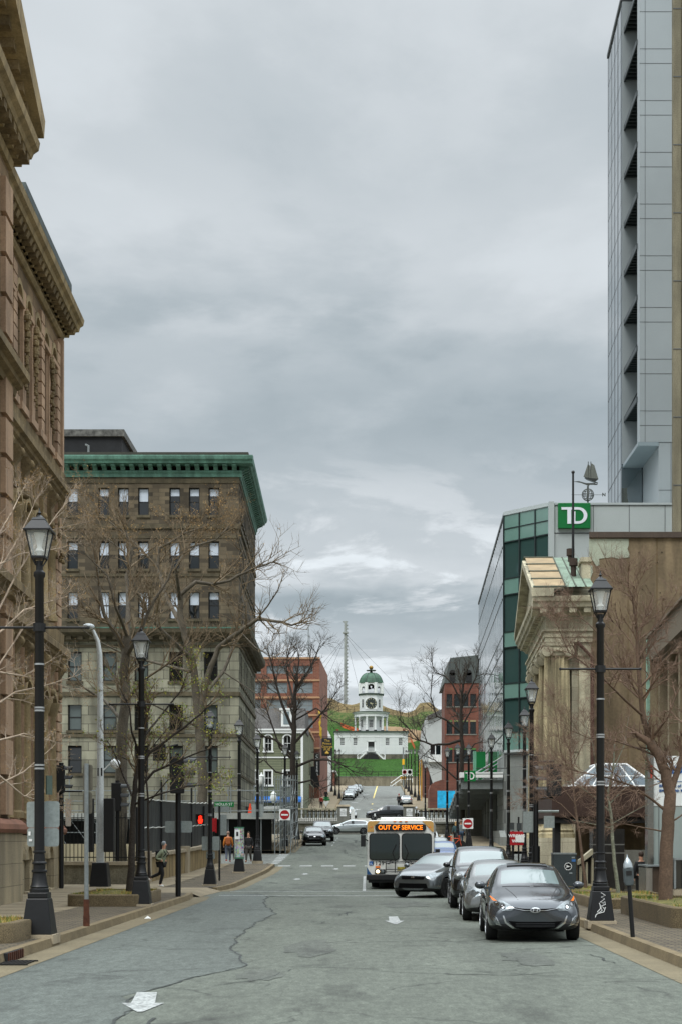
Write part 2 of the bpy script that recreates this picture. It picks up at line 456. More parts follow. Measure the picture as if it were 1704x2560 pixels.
# ================================================================== GROUND
ASPH = asphalt('asphalt_worn', (84, 89, 80), 1.0, .18)
ASPHB = asphalt('asphalt_blue', (80, 86, 81), .8, .12)
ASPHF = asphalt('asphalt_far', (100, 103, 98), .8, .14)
PAVER = brick('brick_paving', (106, 95, 74), (80, 71, 55), (34, 30, 24), .3, .15, .022, flat=True, var=.18, vs=.5, bump=.5, stain=.15)
SIDEW = mat('pavement_concrete', (124, 113, 92), .9, var=.2, vs=.5, fine=.10, fs=20, bump=.2, stain=.0)
KERBM = mat('kerb_concrete', (112, 99, 74), .9, var=.2, vs=1.2, fine=.15, bump=.4, stain=.1)
GUTM = mat('gutter_concrete', (106, 97, 76), .9, var=.18, vs=.8, fine=.15, bump=.3)
ds_near = [-30, -10, 0, 8, 14, 18, 22, 26, 30, 34, 38, 42, 46, 50, 54, 58, 62, 66, 70, 75, 80, 84, 88, 92, 96, 100, 104, 108, 113, 120, 130, 140, 150, 157]
def strip(name, m, xl, xr, ds, dz=0.0, zf=gz, nx=1, label=None):
    fl = xl if callable(xl) else (lambda d: xl)
    fr = xr if callable(xr) else (lambda d: xr)
    mb = MB()
    for a, b in zip(ds, ds[1:]):
        for i in range(nx):
            t0, t1 = i / nx, (i + 1) / nx
            P = lambda d, t: (fl(d) + (fr(d) - fl(d)) * t, d, zf(d) + dz)
            mb.quad(P(a, t0), P(a, t1), P(b, t1), P(b, t0))
    o = mb.build(name, m); o['kind'] = 'structure'
    return o
def kl(d): return lerp_t(d, [(-40, -5.55), (48, -5.55), (51, -5.75), (56, -5.45), (60, -5.15), (78, -4.95), (84, -5.0), (86.5, -6.6), (87, -5.2), (157, -5.1)])
def kr(d): return lerp_t(d, [(-40, 4.62), (40, 4.66), (50, 4.8), (70, 5.2), (100, 5.35), (157, 5.5)])
ground = MB()
gx = [-260, -120, -60, -30, -14, -8, 0, 8, 14, 30, 60, 120, 260]
gd = [-120, -60, -20, 20, 58, 75, 88, 100, 113, 150, 157, 157.01, 165, 180, 190, 205, 223, 260, 300, 322, 336, 400, 520]
ground.grid(lambda u, v: (u, v, (gz(v) if v < 157.2 else lerp_t(v, FAR)) - .06), gx, gd)
ground.build('ground', mat('ground_soil', (112, 106, 92), .95, var=.2, vs=.3))['kind'] = 'structure'
strip('road', ASPH, lambda d: kl(d) - .05, lambda d: kr(d) + .05, ds_near, 0.0, nx=2)
# cross streets
for nm, x0, x1 in (('side_street', -60, -5.0), ('side_street', 5.2, 60)):
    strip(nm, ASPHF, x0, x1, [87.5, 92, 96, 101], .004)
for nm, x0, x1 in (('avenue', -60, -5.05), ('avenue', 5.45, 60)):
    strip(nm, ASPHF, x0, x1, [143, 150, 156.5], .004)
# blue-grey newer asphalt along the left lane, with its wavy joint
def jx(d): return lerp_t(d, [(12, -2.45), (16.5, -2.62), (18.5, -2.9), (20.3, -2.55), (21.5, -2.2), (23, -1.78), (24.5, -2.0), (26.5, -2.35), (30, -2.55), (34, -2.5), (39, -2.35), (44, -2.9), (48, -3.2), (51, -3.3), (54, -3.9)]) + .05 * math.sin(d * 2.3) + .03 * math.sin(d * 5.7)
fd = [10 + .35 * i for i in range(126)]
strip('asphalt_patch', ASPHB, lambda d: -5.02, jx, fd, .004)
# kerbs, gutters and pavements
def kerb(name, xf, d0, d1, side, n=40):
    mb = MB(); w_ = .2 * side
    ds = [d0 + (d1 - d0) * i / n for i in range(n + 1)]
    for a, b in zip(ds, ds[1:]):
        z0, z1 = gz(a), gz(b)
        mb.add([(xf(a), a, z0 - .05), (xf(b), b, z1 - .05), (xf(b) + w_ * .2, b, z1 + .155), (xf(a) + w_ * .2, a, z0 + .155),
                (xf(a) + w_, a, z0 + .155), (xf(b) + w_, b, z1 + .155), (xf(b) + w_, b, z1 - .05), (xf(a) + w_, a, z0 - .05)],
               [(0, 1, 2, 3), (3, 2, 5, 4), (4, 5, 6, 7)])
    a = d0; mb.quad((xf(a), a, gz(a) - .05), (xf(a) + w_, a, gz(a) - .05), (xf(a) + w_, a, gz(a) + .155), (xf(a) + .2 * w_, a, gz(a) + .155))
    a = d1; mb.quad((xf(a), a, gz(a) - .05), (xf(a) + w_, a, gz(a) - .05), (xf(a) + w_, a, gz(a) + .155), (xf(a) + .2 * w_, a, gz(a) + .155))
    mb.build(name, KERBM)['kind'] = 'structure'
kerb('kerb', kl, -20, 50.5, -1, 60)
kerb('kerb', kl, 56, 84.5, -1, 40)
kerb('kerb', kl, 103, 143, -1, 30)
kerb('kerb', kr, -20, 86, 1, 60)
kerb('kerb', kr, 102, 143, 1, 30)
strip('gutter', GUTM, kl, lambda d: kl(d) + .52, [x for x in range(-20, 52)], .006)
strip('gutter', GUTM, kl, lambda d: kl(d) + .45, [56 + i for i in range(29)], .006)
strip('gutter', GUTM, kl, lambda d: kl(d) + .4, [103 + 2 * i for i in range(21)], .006)
strip('gutter', GUTM, lambda d: kr(d) - .5, kr, [x for x in range(-20, 88, 2)], .006)
def pl(d): return min(kl(d), -5.0) - .2
strip('pavement', PAVER, -7.5, lambda d: kl(d) - .19, [-20 + 2 * i for i in range(36)] + [50.5], .15)
strip('pavement', SIDEW, -26, -7.5, [-20 + 3 * i for i in range(26)] + [59.5], .151)
strip('pavement', SIDEW, -7.5, -5.85, [50.5, 53, 56], .15)
rm = MB(); rm.quad((-5.85, 50.5, .15), (-5.85, 56, .15), (-5.3, 56, .012), (-5.5, 50.5, .012)); rm.build('pavement_ramp', SIDEW)['kind'] = 'structure'
strip('pavement', PAVER, -7.5, lambda d: kl(d) - .19, [56 + 2 * i for i in range(15)], .15)
strip('pavement', SIDEW, -14, -7.5, [59.5 + 2.5 * i for i in range(11)], .151)
strip('pavement', SIDEW, -40, lambda d: kl(d) - .19, [103 + 2.5 * i for i in range(17)], .15)
strip('pavement', PAVER, lambda d: kr(d) + .19, 6.9, [-20 + 2 * i for i in range(54)], .15)
def zright(d): return gz(d)
rp = MB()
rx = [6.9, 8.0, 9.5, 11, 40]
def zr(x, d):
    k = max(0, min(1, (d - 30) / 12)) * max(0, min(1, (66 - d) / 8))
    return gz(d) + .151 - .42 * k * max(0, min(1, (x - 6.9) / 2.6))
rp.grid(lambda u, v: (u, v, zr(u, v)), rx, [-20 + 2 * i for i in range(54)])
rp.build('pavement', SIDEW)['kind'] = 'structure'
strip('pavement', SIDEW, lambda d: kr(d) + .19, 40, [102 + 2.5 * i for i in range(17)], .15)

marks = MB()
def flat(pts, dz=.009): marks.quad(*[(x, d, gz(d) + dz) for x, d in pts])
def arrow(x, d0, d1, w_=.52, sh=0):
    h = d0 + (d1 - d0) * .42
    marks.add([(p[0] + sh * (p[1] - d0) / (d1 - d0), p[1], gz(p[1]) + .009) for p in [(x - .06 * w_, d0), (x + .06 * w_, d0), (x + w_ / 2, h), (x + w_ * .28, h), (x + w_ * .25, d1), (x - w_ * .25, d1), (x - w_ * .28, h), (x - w_ / 2, h)]], [tuple(range(8))])
arrow(-2.49, 16.75, 18.9, .5, -.23)
arrow(.66, 34.2, 37.6, .45)
for x, d in ((-3.1, 67.5), (-3.0, 74.0), (-1.6, 80)): arrow(x, d, d + 1.6, .42)
flat([(-.14, 56.5), (-.02, 56.5), (-.02, 72), (-.14, 72)])
for d in (51.6, 55.8):
    flat([(-5.0, d), (4.2, d), (4.2, d + .3), (-5.0, d + .3)])
for k in range(9):
    x = -4.9 + 1.2 * k; flat([(x, 84.2), (x + .68, 84.2), (x + .68, 85.5), (x, 85.5)])
for k in range(7):
    d = 87.5 + 2.0 * k; flat([(-5.5 - .04 * k, d), (-5.1, d), (-5.1, d + 1.1), (-5.5 - .04 * k, d + 1.1)])
for k in range(4):
    flat([(-2.6, 113 + 7 * k), (-2.5, 113 + 7 * k), (-2.5, 116 + 7 * k), (-2.6, 116 + 7 * k)])
o = marks.build('road_markings', ROADWHITE); o['kind'] = 'structure'
# tar seams and cracks lying in the asphalt
SEAM = mat('tar_seam', (50, 54, 52), .8, var=.2)
seam = MB()
def crackline(pts, w0=.03, jag=.06, seed=1):
    rg = random.Random(seed)
    out_ = []
    for (x0, d0), (x1, d1) in zip(pts, pts[1:]):
        n = max(2, int(math.hypot(x1 - x0, d1 - d0) / .25))
        for i in range(n):
            t = i / n; out_.append((x0 + (x1 - x0) * t + rg.uniform(-jag, jag), d0 + (d1 - d0) * t + rg.uniform(-jag, jag)))
    out_.append(pts[-1])
    for (x0, d0), (x1, d1) in zip(out_, out_[1:]):
        l = math.hypot(x1 - x0, d1 - d0) + 1e-6; nx, ny = -(d1 - d0) / l, (x1 - x0) / l
        w_ = w0 * rg.uniform(.4, 1.1)
        seam.quad(*[(a, b, gz(b) + .0075) for a, b in ((x0 - nx * w_, d0 - ny * w_), (x1 - nx * w_, d1 - ny * w_), (x1 + nx * w_, d1 + ny * w_), (x0 + nx * w_, d0 + ny * w_))])
crackline([(jx(d), d) for d in [12 + 1.0 * i for i in range(43)]], .022, .03, 3)
crackline([(-1.8, 22.9), (-.6, 22.6), (.7, 22.7), (2.0, 21.6), (3.4, 20.8), (4.2, 20.6)], .012, .04, 5)
crackline([(-2.0, 19.8), (-1.4, 20.6), (-1.1, 22.3)], .012, .05, 6)
crackline([(-2.3, 14.5), (-2.2, 15.6), (-2.25, 16.2)], .02, .04, 7)
crackline([(-3.2, 51), (-2.4, 50.2), (-.5, 49.6), (1.0, 50.2), (3.9, 49.6)], .05, .08, 8)
for i in range(26):
    rg = random.Random(40 + i)
    x = rg.uniform(-4.2, 4.0); d = rg.uniform(20, 82)
    l = rg.uniform(.6, 2.2); a = rg.choice([0, 0, 0, 1.4]) + rg.uniform(-.3, .3)
    crackline([(x, d), (x + l * math.cos(a), d + l * math.sin(a)), (x + 1.7 * l * math.cos(a + .4), d + 1.7 * l * math.sin(a + .4))], .010 + d * .0004, .07, i)
for i in range(24):
    rg = random.Random(140 + i)
    x = rg.uniform(-4.2, 2); d = rg.uniform(88, 140)
    crackline([(x, d), (x + rg.uniform(-1, 1), d + rg.uniform(.5, 4)), (x + rg.uniform(-2, 2), d + rg.uniform(2, 8))], .045, .15, i)
rg = random.Random(77)
pm_ = MB()
for x, d, a, b_ in ((-1.5, 21.4, .35, 1.0), (-1.0, 27.0, .5, 2.2), (2.6, 24.5, .45, 1.5), (1.2, 45, .8, 2.5), (-2.0, 60, .9, 3), (-3.2, 96, 1.2, 5), (-1.5, 112, 1.0, 6), (3.6, 36, .25, 4.5), (-.8, 72, 1.0, 3.0)):
    n = 18; pts = []
    for i in range(n):
        t = 2 * math.pi * i / n; k = rg.uniform(.65, 1.15); pts.append((x + a * k * math.cos(t), d + b_ * k * math.sin(t)))
    pm_.add([(p, q, gz(q) + .006) for p, q in pts], [tuple(range(n))])
pm_.build('asphalt_stain', asphalt('asphalt_stain', (78, 82, 75), .5, .25))['kind'] = 'structure'
o = seam.build('asphalt_cracks', SEAM); o['kind'] = 'structure'
# joints scored in the concrete pavement
jn = MB()
for d in [i * 1.8 for i in range(4, 31)]: jn.box(-11, -7.5, d, d + .015, gz(d) + .14, gz(d) + .155)
for d in [57 + i * 1.8 for i in range(15)]: jn.box(-9.5, -7.2, d, d + .02, gz(d) + .14, gz(d) + .158)
jn.build('pavement_joints', mat('joint', (96, 88, 72), .95))['kind'] = 'structure'

def xc(d): return .8 + .0132 * (d - 193)
PLAZA = mat('plaza_paving', (132, 130, 122), .9, var=.12, vs=.3)
strip('plaza', PLAZA, -40, 40, [157.6, 165, 172, 180, 186], .01)
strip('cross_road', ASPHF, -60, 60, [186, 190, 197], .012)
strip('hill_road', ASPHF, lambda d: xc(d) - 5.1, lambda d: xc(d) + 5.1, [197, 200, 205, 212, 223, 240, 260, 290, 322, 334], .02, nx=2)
strip('pavement', SIDEW, lambda d: xc(d) - 12, lambda d: xc(d) - 5.1, [197, 200, 205, 212, 223, 240, 260, 290, 322, 334], .16)
strip('pavement', SIDEW, lambda d: xc(d) + 5.1, lambda d: xc(d) + 14, [197, 200, 205, 212, 223, 240, 260, 290, 322, 334], .16)
def kerb2(side):
    mb = MB(); ds = [197, 205, 212, 223, 240, 260, 290, 322, 334]
    for a, b in zip(ds, ds[1:]):
        xa, xb = xc(a) + side * 5.1, xc(b) + side * 5.1; w_ = -.3 * side
        mb.add([(xa, a, gz(a)), (xb, b, gz(b)), (xb, b, gz(b) + .18), (xa, a, gz(a) + .18), (xa + w_, a, gz(a) + .18), (xb + w_, b, gz(b) + .18), (xb + w_, b, gz(b)), (xa + w_, a, gz(a))], [(0, 1, 2, 3), (3, 2, 5, 4), (4, 5, 6, 7)])
    mb.build('kerb', KERBM)['kind'] = 'structure'
kerb2(-1); kerb2(1)
ym = MB()
for a, b in ((200, 212), (212, 230), (232, 260), (260, 290), (290, 322), (322, 333)):
    ym.quad(*[(xc(d) + x, d, gz(d) + .03) for x, d in ((-.32, a), (-.12, a), (-.12, b), (-.32, b))])
o = ym.build('centre_line', mat('yellow_paint', (206, 186, 112), .8)); o['kind'] = 'structure'
wm = MB()
for x, d, l in ((-3.2, 214, 1.4), (-2.8, 226, 1.6), (2.6, 226, 1.6), (-2.2, 246, 2), (-2.0, 250, 2), (-2.6, 200, 1)):
    wm.quad(*[(xc(d) + x + a, d + b, gz(d + b) + .035) for a, b in ((0, 0), (.9, 0), (.9, l), (0, l))])
wm.build('road_markings', ROADWHITE)['kind'] = 'structure'

RIDGE = [(-120, 44), (-60, 45), (-26, 45.2), (-18, 45.0), (-14, 45.8), (-10.5, 45.6), (-8, 44.0), (-4, 43.6), (-1.5, 44.6), (3, 44.4), (7, 42.6), (12, 41.2), (14.5, 41.6), (16.5, 44.2), (19.5, 44.3), (22, 42.0), (26, 39.5), (40, 38.5), (120, 36)]
def hillz(x, d):
    base = lerp_t(d, [(334.9, 15.0), (337, 15.7), (345, 16.6), (366, 20.4), (377, 22.1), (396, 22.6), (405, 25.6), (418, 30.4), (430, 34.6), (434, 35.2), (455, 40.2), (458, 40.6)])
    rz_ = lerp_t(x, RIDGE)
    if d > 396:
        k = (rz_ - 44) * .55 * min(1, (d - 396) / 60)
        base += k
    if d > 456:
        t = min(1, (d - 456) / 13)
        t = t * t * (3 - 2 * t)
        b0 = 40.4 + (rz_ - 44) * .55
        base = b0 + (rz_ - b0) * t
        if d > 470: base -= min(12, (d - 470) * .22)
    n = noise.noise(Vector((x * .11, d * .09, 0))) * .45 + noise.noise(Vector((x * .4, d * .33, 3))) * .12
    if d < 350: n *= .2
    return base + n
xs = [-120, -90, -70, -55] + [-45 + 1.5 * i for i in range(64)] + [55, 70, 90, 120, 160]
dsH = [334.9, 337, 341, 345] + [348 + 3 * i for i in range(40)] + [469, 472, 476, 482, 490, 510, 540]
dsH = sorted(set(dsH))
hb = MB(); hb.grid(lambda u, v: (u, v, hillz(u, v)), xs, dsH)
hm = bpy.data.materials.new('hill_grass'); hm.use_nodes = True
t = hm.node_tree; b = t.nodes['Principled BSDF']; b.inputs['Roughness'].default_value = 1.0; b.inputs['Specular IOR Level'].default_value = .1
co = t.nodes.new('ShaderNodeTexCoord').outputs['Object']
sp = t.nodes.new('ShaderNodeSeparateXYZ'); t.links.new(co, sp.inputs[0])
nn = t.nodes.new('ShaderNodeTexNoise'); nn.inputs['Scale'].default_value = .12; nn.inputs['Detail'].default_value = 7; nn.inputs['Roughness'].default_value = .65
mp = t.nodes.new('ShaderNodeMapping'); mp.inputs['Scale'].default_value = (1, .9, 2.2); t.links.new(co, mp.inputs[0]); t.links.new(mp.outputs[0], nn.inputs['Vector'])
nf = t.nodes.new('ShaderNodeTexNoise'); nf.inputs['Scale'].default_value = 1.6; nf.inputs['Detail'].default_value = 5; t.links.new(co, nf.inputs['Vector'])
# dry straw bank above the fence line, patchy straw below it, lush lawn at the foot
yv = math_n(t, 'ADD', sp.outputs[1], math_n(t, 'MULTIPLY', math_n(t, 'SUBTRACT', nn.outputs[0], .5), 10))
def mr(a, b_):
    n = t.nodes.new('ShaderNodeMapRange'); n.inputs[1].default_value = a; n.inputs[2].default_value = b_; t.links.new(yv, n.inputs[0]); return n.outputs[0]
dry = math_n(t, 'MULTIPLY', mr(452, 457), ramp(t, nn.outputs[0], [(.30, .45), (.5, 1)], 'LINEAR'))
mid = math_n(t, 'MULTIPLY', mr(424, 440), ramp(t, nf.outputs[0], [(.42, 0), (.62, .65)], 'LINEAR'))
f = math_n(t, 'MAXIMUM', dry, mid)
mixn = t.nodes.new('ShaderNodeMix'); mixn.data_type = 'RGBA'
t.links.new(f, mixn.inputs[0]); mixn.inputs[6].default_value = (*lin((46, 76, 30)), 1); mixn.inputs[7].default_value = (*lin((108, 94, 66)), 1)
v = t.nodes.new('ShaderNodeVectorMath'); v.operation = 'SCALE'; t.links.new(mixn.outputs[2], v.inputs[0])
t.links.new(math_n(t, 'MULTIPLY', ramp(t, nf.outputs[0], [(.3, .66), (.7, 1.34)], 'LINEAR'), ramp(t, nn.outputs[0], [(.3, .78), (.7, 1.25)], 'LINEAR')), v.inputs[3])
t.links.new(v.outputs[0], b.inputs['Base Color'])
bp = t.nodes.new('ShaderNodeBump'); bp.inputs['Strength'].default_value = 1; bp.inputs['Distance'].default_value = .6
t.links.new(nf.outputs[0], bp.inputs['Height']); t.links.new(bp.outputs[0], b.inputs['Normal'])
o = hb.build('grass_hill', hm, smooth=60); o['kind'] = 'structure'
# ================================================================== LEFT SIDE BUILDINGS
def arch_fill(mb, uc, hw, zs, zt, n0, n1, k=8):
    """fills the corners between a rectangular opening (top zt) and a round arch springing at zs"""
    for sgn in (-1, 1):
        arc = [(uc + sgn * hw * math.cos(math.pi / 2 * i / k), zs + hw * math.sin(math.pi / 2 * i / k)) for i in range(k + 1)]
        poly = arc + [(uc, zt), (uc + sgn * hw, zt)]
        vs = [(p[0], n0, p[1]) for p in poly] + [(p[0], n1, p[1]) for p in poly]
        n = len(poly)
        fs = []
        for i in range(k):
            fs.append((i, i + 1, n - 1)) if i < k - 1 else fs.append((i, i + 1, n - 2, n - 1))
            fs.append((i, i + 1, i + 1 + n, i + n))
        mb.add(vs, fs)
def arch_ring(mb, uc, r0, r1, zs, n0, n1, k=12):
    for i in range(k):
        a, b = math.pi * i / k, math.pi * (i + 1) / k
        P = lambda r, t, n: (uc + r * math.cos(t), n, zs + r * math.sin(t))
        mb.quad(P(r0, a, n1), P(r1, a, n1), P(r1, b, n1), P(r0, b, n1))
        mb.quad(P(r1, a, n0), P(r1, a, n1), P(r1, b, n1), P(r1, b, n0))
        mb.quad(P(r0, a, n0), P(r0, a, n1), P(r0, b, n1), P(r0, b, n0))

SAND = brick('brown_sandstone', (136, 114, 86), (120, 100, 76), (80, 66, 50), 1.1, .42, .014, var=.25, vs=.5, bump=.25, stain=.35)
SANDP = mat('pink_sandstone', (166, 138, 112), .9, var=.2, vs=.8, fine=.12, bump=.3, stain=.3)  # pinkish pier stone, its colour also raised for the piers' lit look
SANDD = mat('weathered_sandstone', (126, 109, 79), .95, var=.3, vs=1.0, fine=.2, bump=.4, stain=.4)
SANDL = mat('olive_sandstone', (150, 132, 98), .95, var=.25, vs=.9, fine=.15, bump=.3, stain=.35)
GRAN = brick('granite_plinth', (150, 138, 112), (142, 130, 106), (112, 102, 82), 1.6, .62, .012, var=.2, vs=.5, bump=.3, stain=.3)
LEAD = mat('lead_gutter', (74, 84, 84), .6, .2, var=.3, vs=2)
pb = thing('sandstone_building', 'ornate brown sandstone building with arched windows, carved garlands and bracketed cornices', 'building', (-11.5, 57, 0))
TP = wallframe(-11.5, 57, 1, .03)
UB = [1.55 + 1.6 * k for k in range(8)]
holes = []
for u in UB:
    holes += [(u - .48, u + .48, 15.95, 19.2), (u - .48, u + .48, 9.9, 13.15), (u - .48, u + .48, 2.95, 7.2)]
wb = MB(); wb.T = TP
hole_wall(wb, 0, 14.4, 2.2, 20.8, holes, .38)
wb.quad((0, 0, -.3), (0, -14, -.3), (0, -14, 20.8), (0, 0, 20.8))
wb.quad((0, -14, -.3), (26, -14, -.3), (26, -14, 20.8), (0, -14, 20.8))
wb.quad((0, -.5, 21.7), (26, -.5, 21.7), (26, -14, 21.7), (0, -14, 21.7))
for u in UB:
    arch_fill(wb, u, .48, 12.67, 13.15, 0, -.38); arch_fill(wb, u, .48, 6.72, 7.2, 0, -.38)
# pavilion
wb.box(14.4, 26, .0, 1.05, 2.2, 20.8)
wb.build('wall', SAND, pb, world=True)
pl_ = MB(); pl_.T = TP
bh = [(2.6, 3.5, .2, 1.25), (6.6, 7.5, .2, 1.25), (10.6, 11.5, .2, 1.25)]
hole_wall(pl_, 0, 13.6, -.5, 2.15, bh, .3)
old = pl_.T; pl_.T = old @ Matrix.Translation((0, .16, 0))
hole_wall(pl_, -.16, 13.6, -.5, 2.05, bh, .3)
for h in bh: arch_ring(pl_, (h[0] + h[1]) / 2, .45, .7, 1.25, 0, .1)
pl_.T = old
pl_.quad((-.16, .16, -.5), (-.16, -14, -.5), (-.16, -14, 2.05), (-.16, .16, 2.05))
pl_.quad((-.16, .16, 2.05), (13.6, .16, 2.05), (13.6, 0, 2.12), (-.16, 0, 2.12))
for u in [.9, 2.3, 4.6, 5.9, 8.7, 9.9]:
    pl_.box(u - .25, u + .25, .16, .26, -.5, 1.95)
pl_.box(13.4, 26, .16, 1.25, -.5, 2.1)
for h in bh: pl_.box(h[0] - .1, h[1] + .1, .16, .34, .02, .2)
pl_.build('plinth', GRAN, pb, world=True)
bw_ = MB(); bw_.T = TP
for h in bh: bw_.quad((h[0], -.1, h[2]), (h[1], -.1, h[2]), (h[1], -.1, h[3] + .45), (h[0], -.1, h[3] + .45))
bw_.build('basement_grille', IRON, pb, world=True)
tor = MB(); tor.T = TP
tor.prism([(0, 2.1), (.2, 2.1), (.27, 2.18), (.27, 2.3), (.2, 2.36), (.14, 2.46), (0, 2.5)], -.2, 13.6, 'x')
tor.prism([(1.05, 2.1), (1.3, 2.1), (1.36, 2.2), (1.34, 2.34), (1.2, 2.46), (1.05, 2.5)], 13.3, 26, 'x')
tor.build('base_moulding', mat('red_moulding', (126, 88, 70), .85, var=.2, fine=.1), pb, world=True)
# windows
f1, g1 = window_meshes(.96, 3.25, SANDP, GLASSD, 0, 1, .09)
f2, g2 = window_meshes(.96, 3.25, DOORM, GLASSD, 0, 1, .08)
f3, g3 = window_meshes(.96, 4.25, DOORM, GLASSD, 0, 2, .08)
for u in UB:
    put_window(pb, TP, u, -.36, 15.95, f2, g2); put_window(pb, TP, u, -.36, 9.9, f2, g2); put_window(pb, TP, u, -.36, 2.95, f3, g3)
# string courses and main cornice
cn = MB(); cn.T = TP
def cornice_set(z, ov, u0, u1, off):
    cn.prism([(off, z - .42), (off + .10, z - .42), (off + .14, z - .26), (off + ov * .62, z - .2), (off + ov * .66, z - .08), (off + ov, z - .02), (off + ov, z + .2), (off + ov * .9, z + .25), (off, z + .42)], u0, u1, 'x')
cornice_set(14.9, .38, -.36, 14.0, 0); cornice_set(8.8, .38, -.36, 14.0, 0)
cornice_set(14.9, .5, 13.9, 26, 1.05); cornice_set(8.8, .5, 13.9, 26, 1.05)
cn.prism([(0, 15.3), (.2, 15.3), (.22, 15.6), (0, 15.66)], -.1, 13.4, 'x'); cn.prism([(0, 9.2), (.16, 9.2), (.18, 9.6), (0, 9.66)], -.1, 13.4, 'x')
cn.build('string_course', SANDD, pb, world=True)
mc = MB(); mc.T = TP
mc.prism([(0, 20.66), (.10, 20.66), (.17, 20.74), (.17, 20.86), (.1, 20.94), (0, 20.94)], -.15, 14.5, 'x')
mc.prism([(0, 21.0), (.24, 21.0), (.28, 21.18), (.62, 21.22), (.66, 21.38), (.78, 21.46), (.82, 21.66), (.6, 21.74), (0, 21.9)], -.82, 14.3, 'x')
mc.prism([(1.05, 20.66), (1.16, 20.66), (1.2, 20.9), (1.05, 20.96)], 14.4, 26, 'x')
mc.prism([(1.05, 21.0), (1.32, 21.0), (1.36, 21.18), (1.6, 21.22), (1.66, 21.36), (1.8, 21.46), (1.84, 21.68), (1.05, 21.8)], 13.9, 26, 'x')
# raking pediment over the pavilion
mc.prism([(13.9, 21.82), (20.2, 24.5), (27, 21.82), (27, 22.5), (20.2, 25.25), (13.7, 22.4)], 1.2, 1.95, 'y')
mc.prism([(14.5, 21.82), (20.2, 24.3), (27, 21.82)], .2, 1.2, 'y')
mc.build('cornice', SANDL, pb, world=True)
md = MB(); md.T = TP
for k in range(26):
    u = -.5 + .54 * k
    md.prism([(.0, 20.96), (.0, 21.0), (.5, 21.0), (.58, 21.19), (.2, 21.19), (.14, 20.96)], u, u + .3, 'x')
    md.prism([(.1, 21.22), (.6, 21.24), (.64, 21.33), (.1, 21.33)], u + .08, u + .24, 'x')
for k in range(20):
    u = 14.1 + .62 * k
    md.box(u, u + .34, 1.1, 1.58, 20.98, 21.2)
    z = 21.82 + .425 * (u - 13.9) if u < 20.2 else 24.5 - .395 * (u - 20.2)
    md.box(u, u + .34, 1.2, 1.7, z - .12, z + .12)
md.build('modillion_band', SANDD, pb, world=True)
gt = MB(); gt.T = TP
gt.box(2.0, 10.6, .3, .8, 21.72, 22.0); gt.box(-.7, 2.0, .25, .6, 21.74, 21.86)
gt.build('gutter', LEAD, pb, world=True)
# piers: rusticated blocks, half columns with capitals, carved garlands, scroll brackets
ru = MB(); ru.T = TP
for k in range(9):
    u = .75 + 1.6 * k
    if k in (0, 2, 5):
        for q in range(11): ru.box(u - .3, u + .3, 0, .13, 15.75 + .42 * q, 15.75 + .42 * q + .36)
    else:
        ru.box(u - .26, u + .26, 0, .1, 15.7, 19.9)
    if k == 0:
        for q in range(16): ru.box(u - .72, u + .25, 0, .12, 2.6 + .37 * q, 2.6 + .37 * q + .31)
        for q in range(11): ru.box(u - .72, u + .2, 0, .1, 9.8 + .42 * q, 9.8 + .42 * q + .36)
    else:
        ru.box(u - .22, u + .22, 0, .12, 2.5, 8.2)
for u in UB:
    ru.box(u - .62, u + .62, 0, .16, 19.25, 19.4); ru.box(u - .6, u + .6, 0, .3, 15.66, 15.9)
for q in range(16): ru.box(14.5, 15.5, 1.05, 1.2, 2.6 + 1.1 * q, 2.6 + 1.1 * q + .96)
ru.build('pier', SANDP, pb, world=True)
rg_ = MB(); rg_.T = TP
for u in UB:
    arch_ring(rg_, u, .48, .66, 12.67, 0, .1); arch_ring(rg_, u, .48, .7, 6.72, 0, .12)
    arch_ring(rg_, u, .42, .6, 19.42, 0, .12)
rg_.build('arch_moulding', SANDL, pb, world=True)
for k in range(9):
    u = .75 + 1.6 * k
    for a, b, r in ((9.75, 12.1, .2), (2.6, 6.3, .22)):
        if k == 0: continue
        hc = MB(); hc.T = TP; hc.lathe([(r * 1.3, a), (r * 1.3, a + .18), (r, a + .25), (r * .88, b), (r * 1.05, b + .05), (r * 1.5, b + .42), (r * 1.6, b + .5)], u, .1, 12); hc.build('half_column', SANDL, pb, world=True, smooth=40)
rr = random.Random(5)
for k in range(9):
    u = .75 + 1.6 * k
    for z in (13.2, 7.2):
        sc_ = MB(); sc_.T = TP; sc_.prism([(0, z), (.10, z - .05), (.16, z + .25), (.12, z + .6), (.3, z + .85), (.34, z + 1.1), (.22, z + 1.25), (0, z + 1.25)], u - .13, u + .13, 'x')
        sc_.sphere((u, .14, z), .14, 8); sc_.sphere((u, .26, z + 1.02), .17, 8, .9); sc_.build('scroll_bracket', SANDD, pb, world=True, smooth=50)
    if k in (1, 3, 4, 6, 7):
        sc_ = MB(); sc_.T = TP
        for q in range(26):
            z = 19.2 - q * .105
            r = .13 - .0022 * q
            sc_.sphere((u + rr.uniform(-.15, .15) * (1 - q / 34), .13 + rr.uniform(0, .08), z), r * rr.uniform(.7, 1.15), 7)
        sc_.build('garland', SANDD, pb, world=True, smooth=50)
    sc_ = MB(); sc_.T = TP
    for q in range(8):
        sc_.sphere((u + rr.uniform(-.2, .2), .22 + rr.uniform(-.04, .06), 12.3 + rr.uniform(-.15, .25)), .09, 6)
    sc_.build('carved_capital', SANDD, pb, world=True, smooth=50)
bf = MB(); bf.T = TP
bf.box(.05, .35, .0, .2, 15.6, 20.6); bf.box(2.75, 2.82, 0, .05, 15.8, 19.4)
bf.build('pilaster', SANDP, pb, world=True)

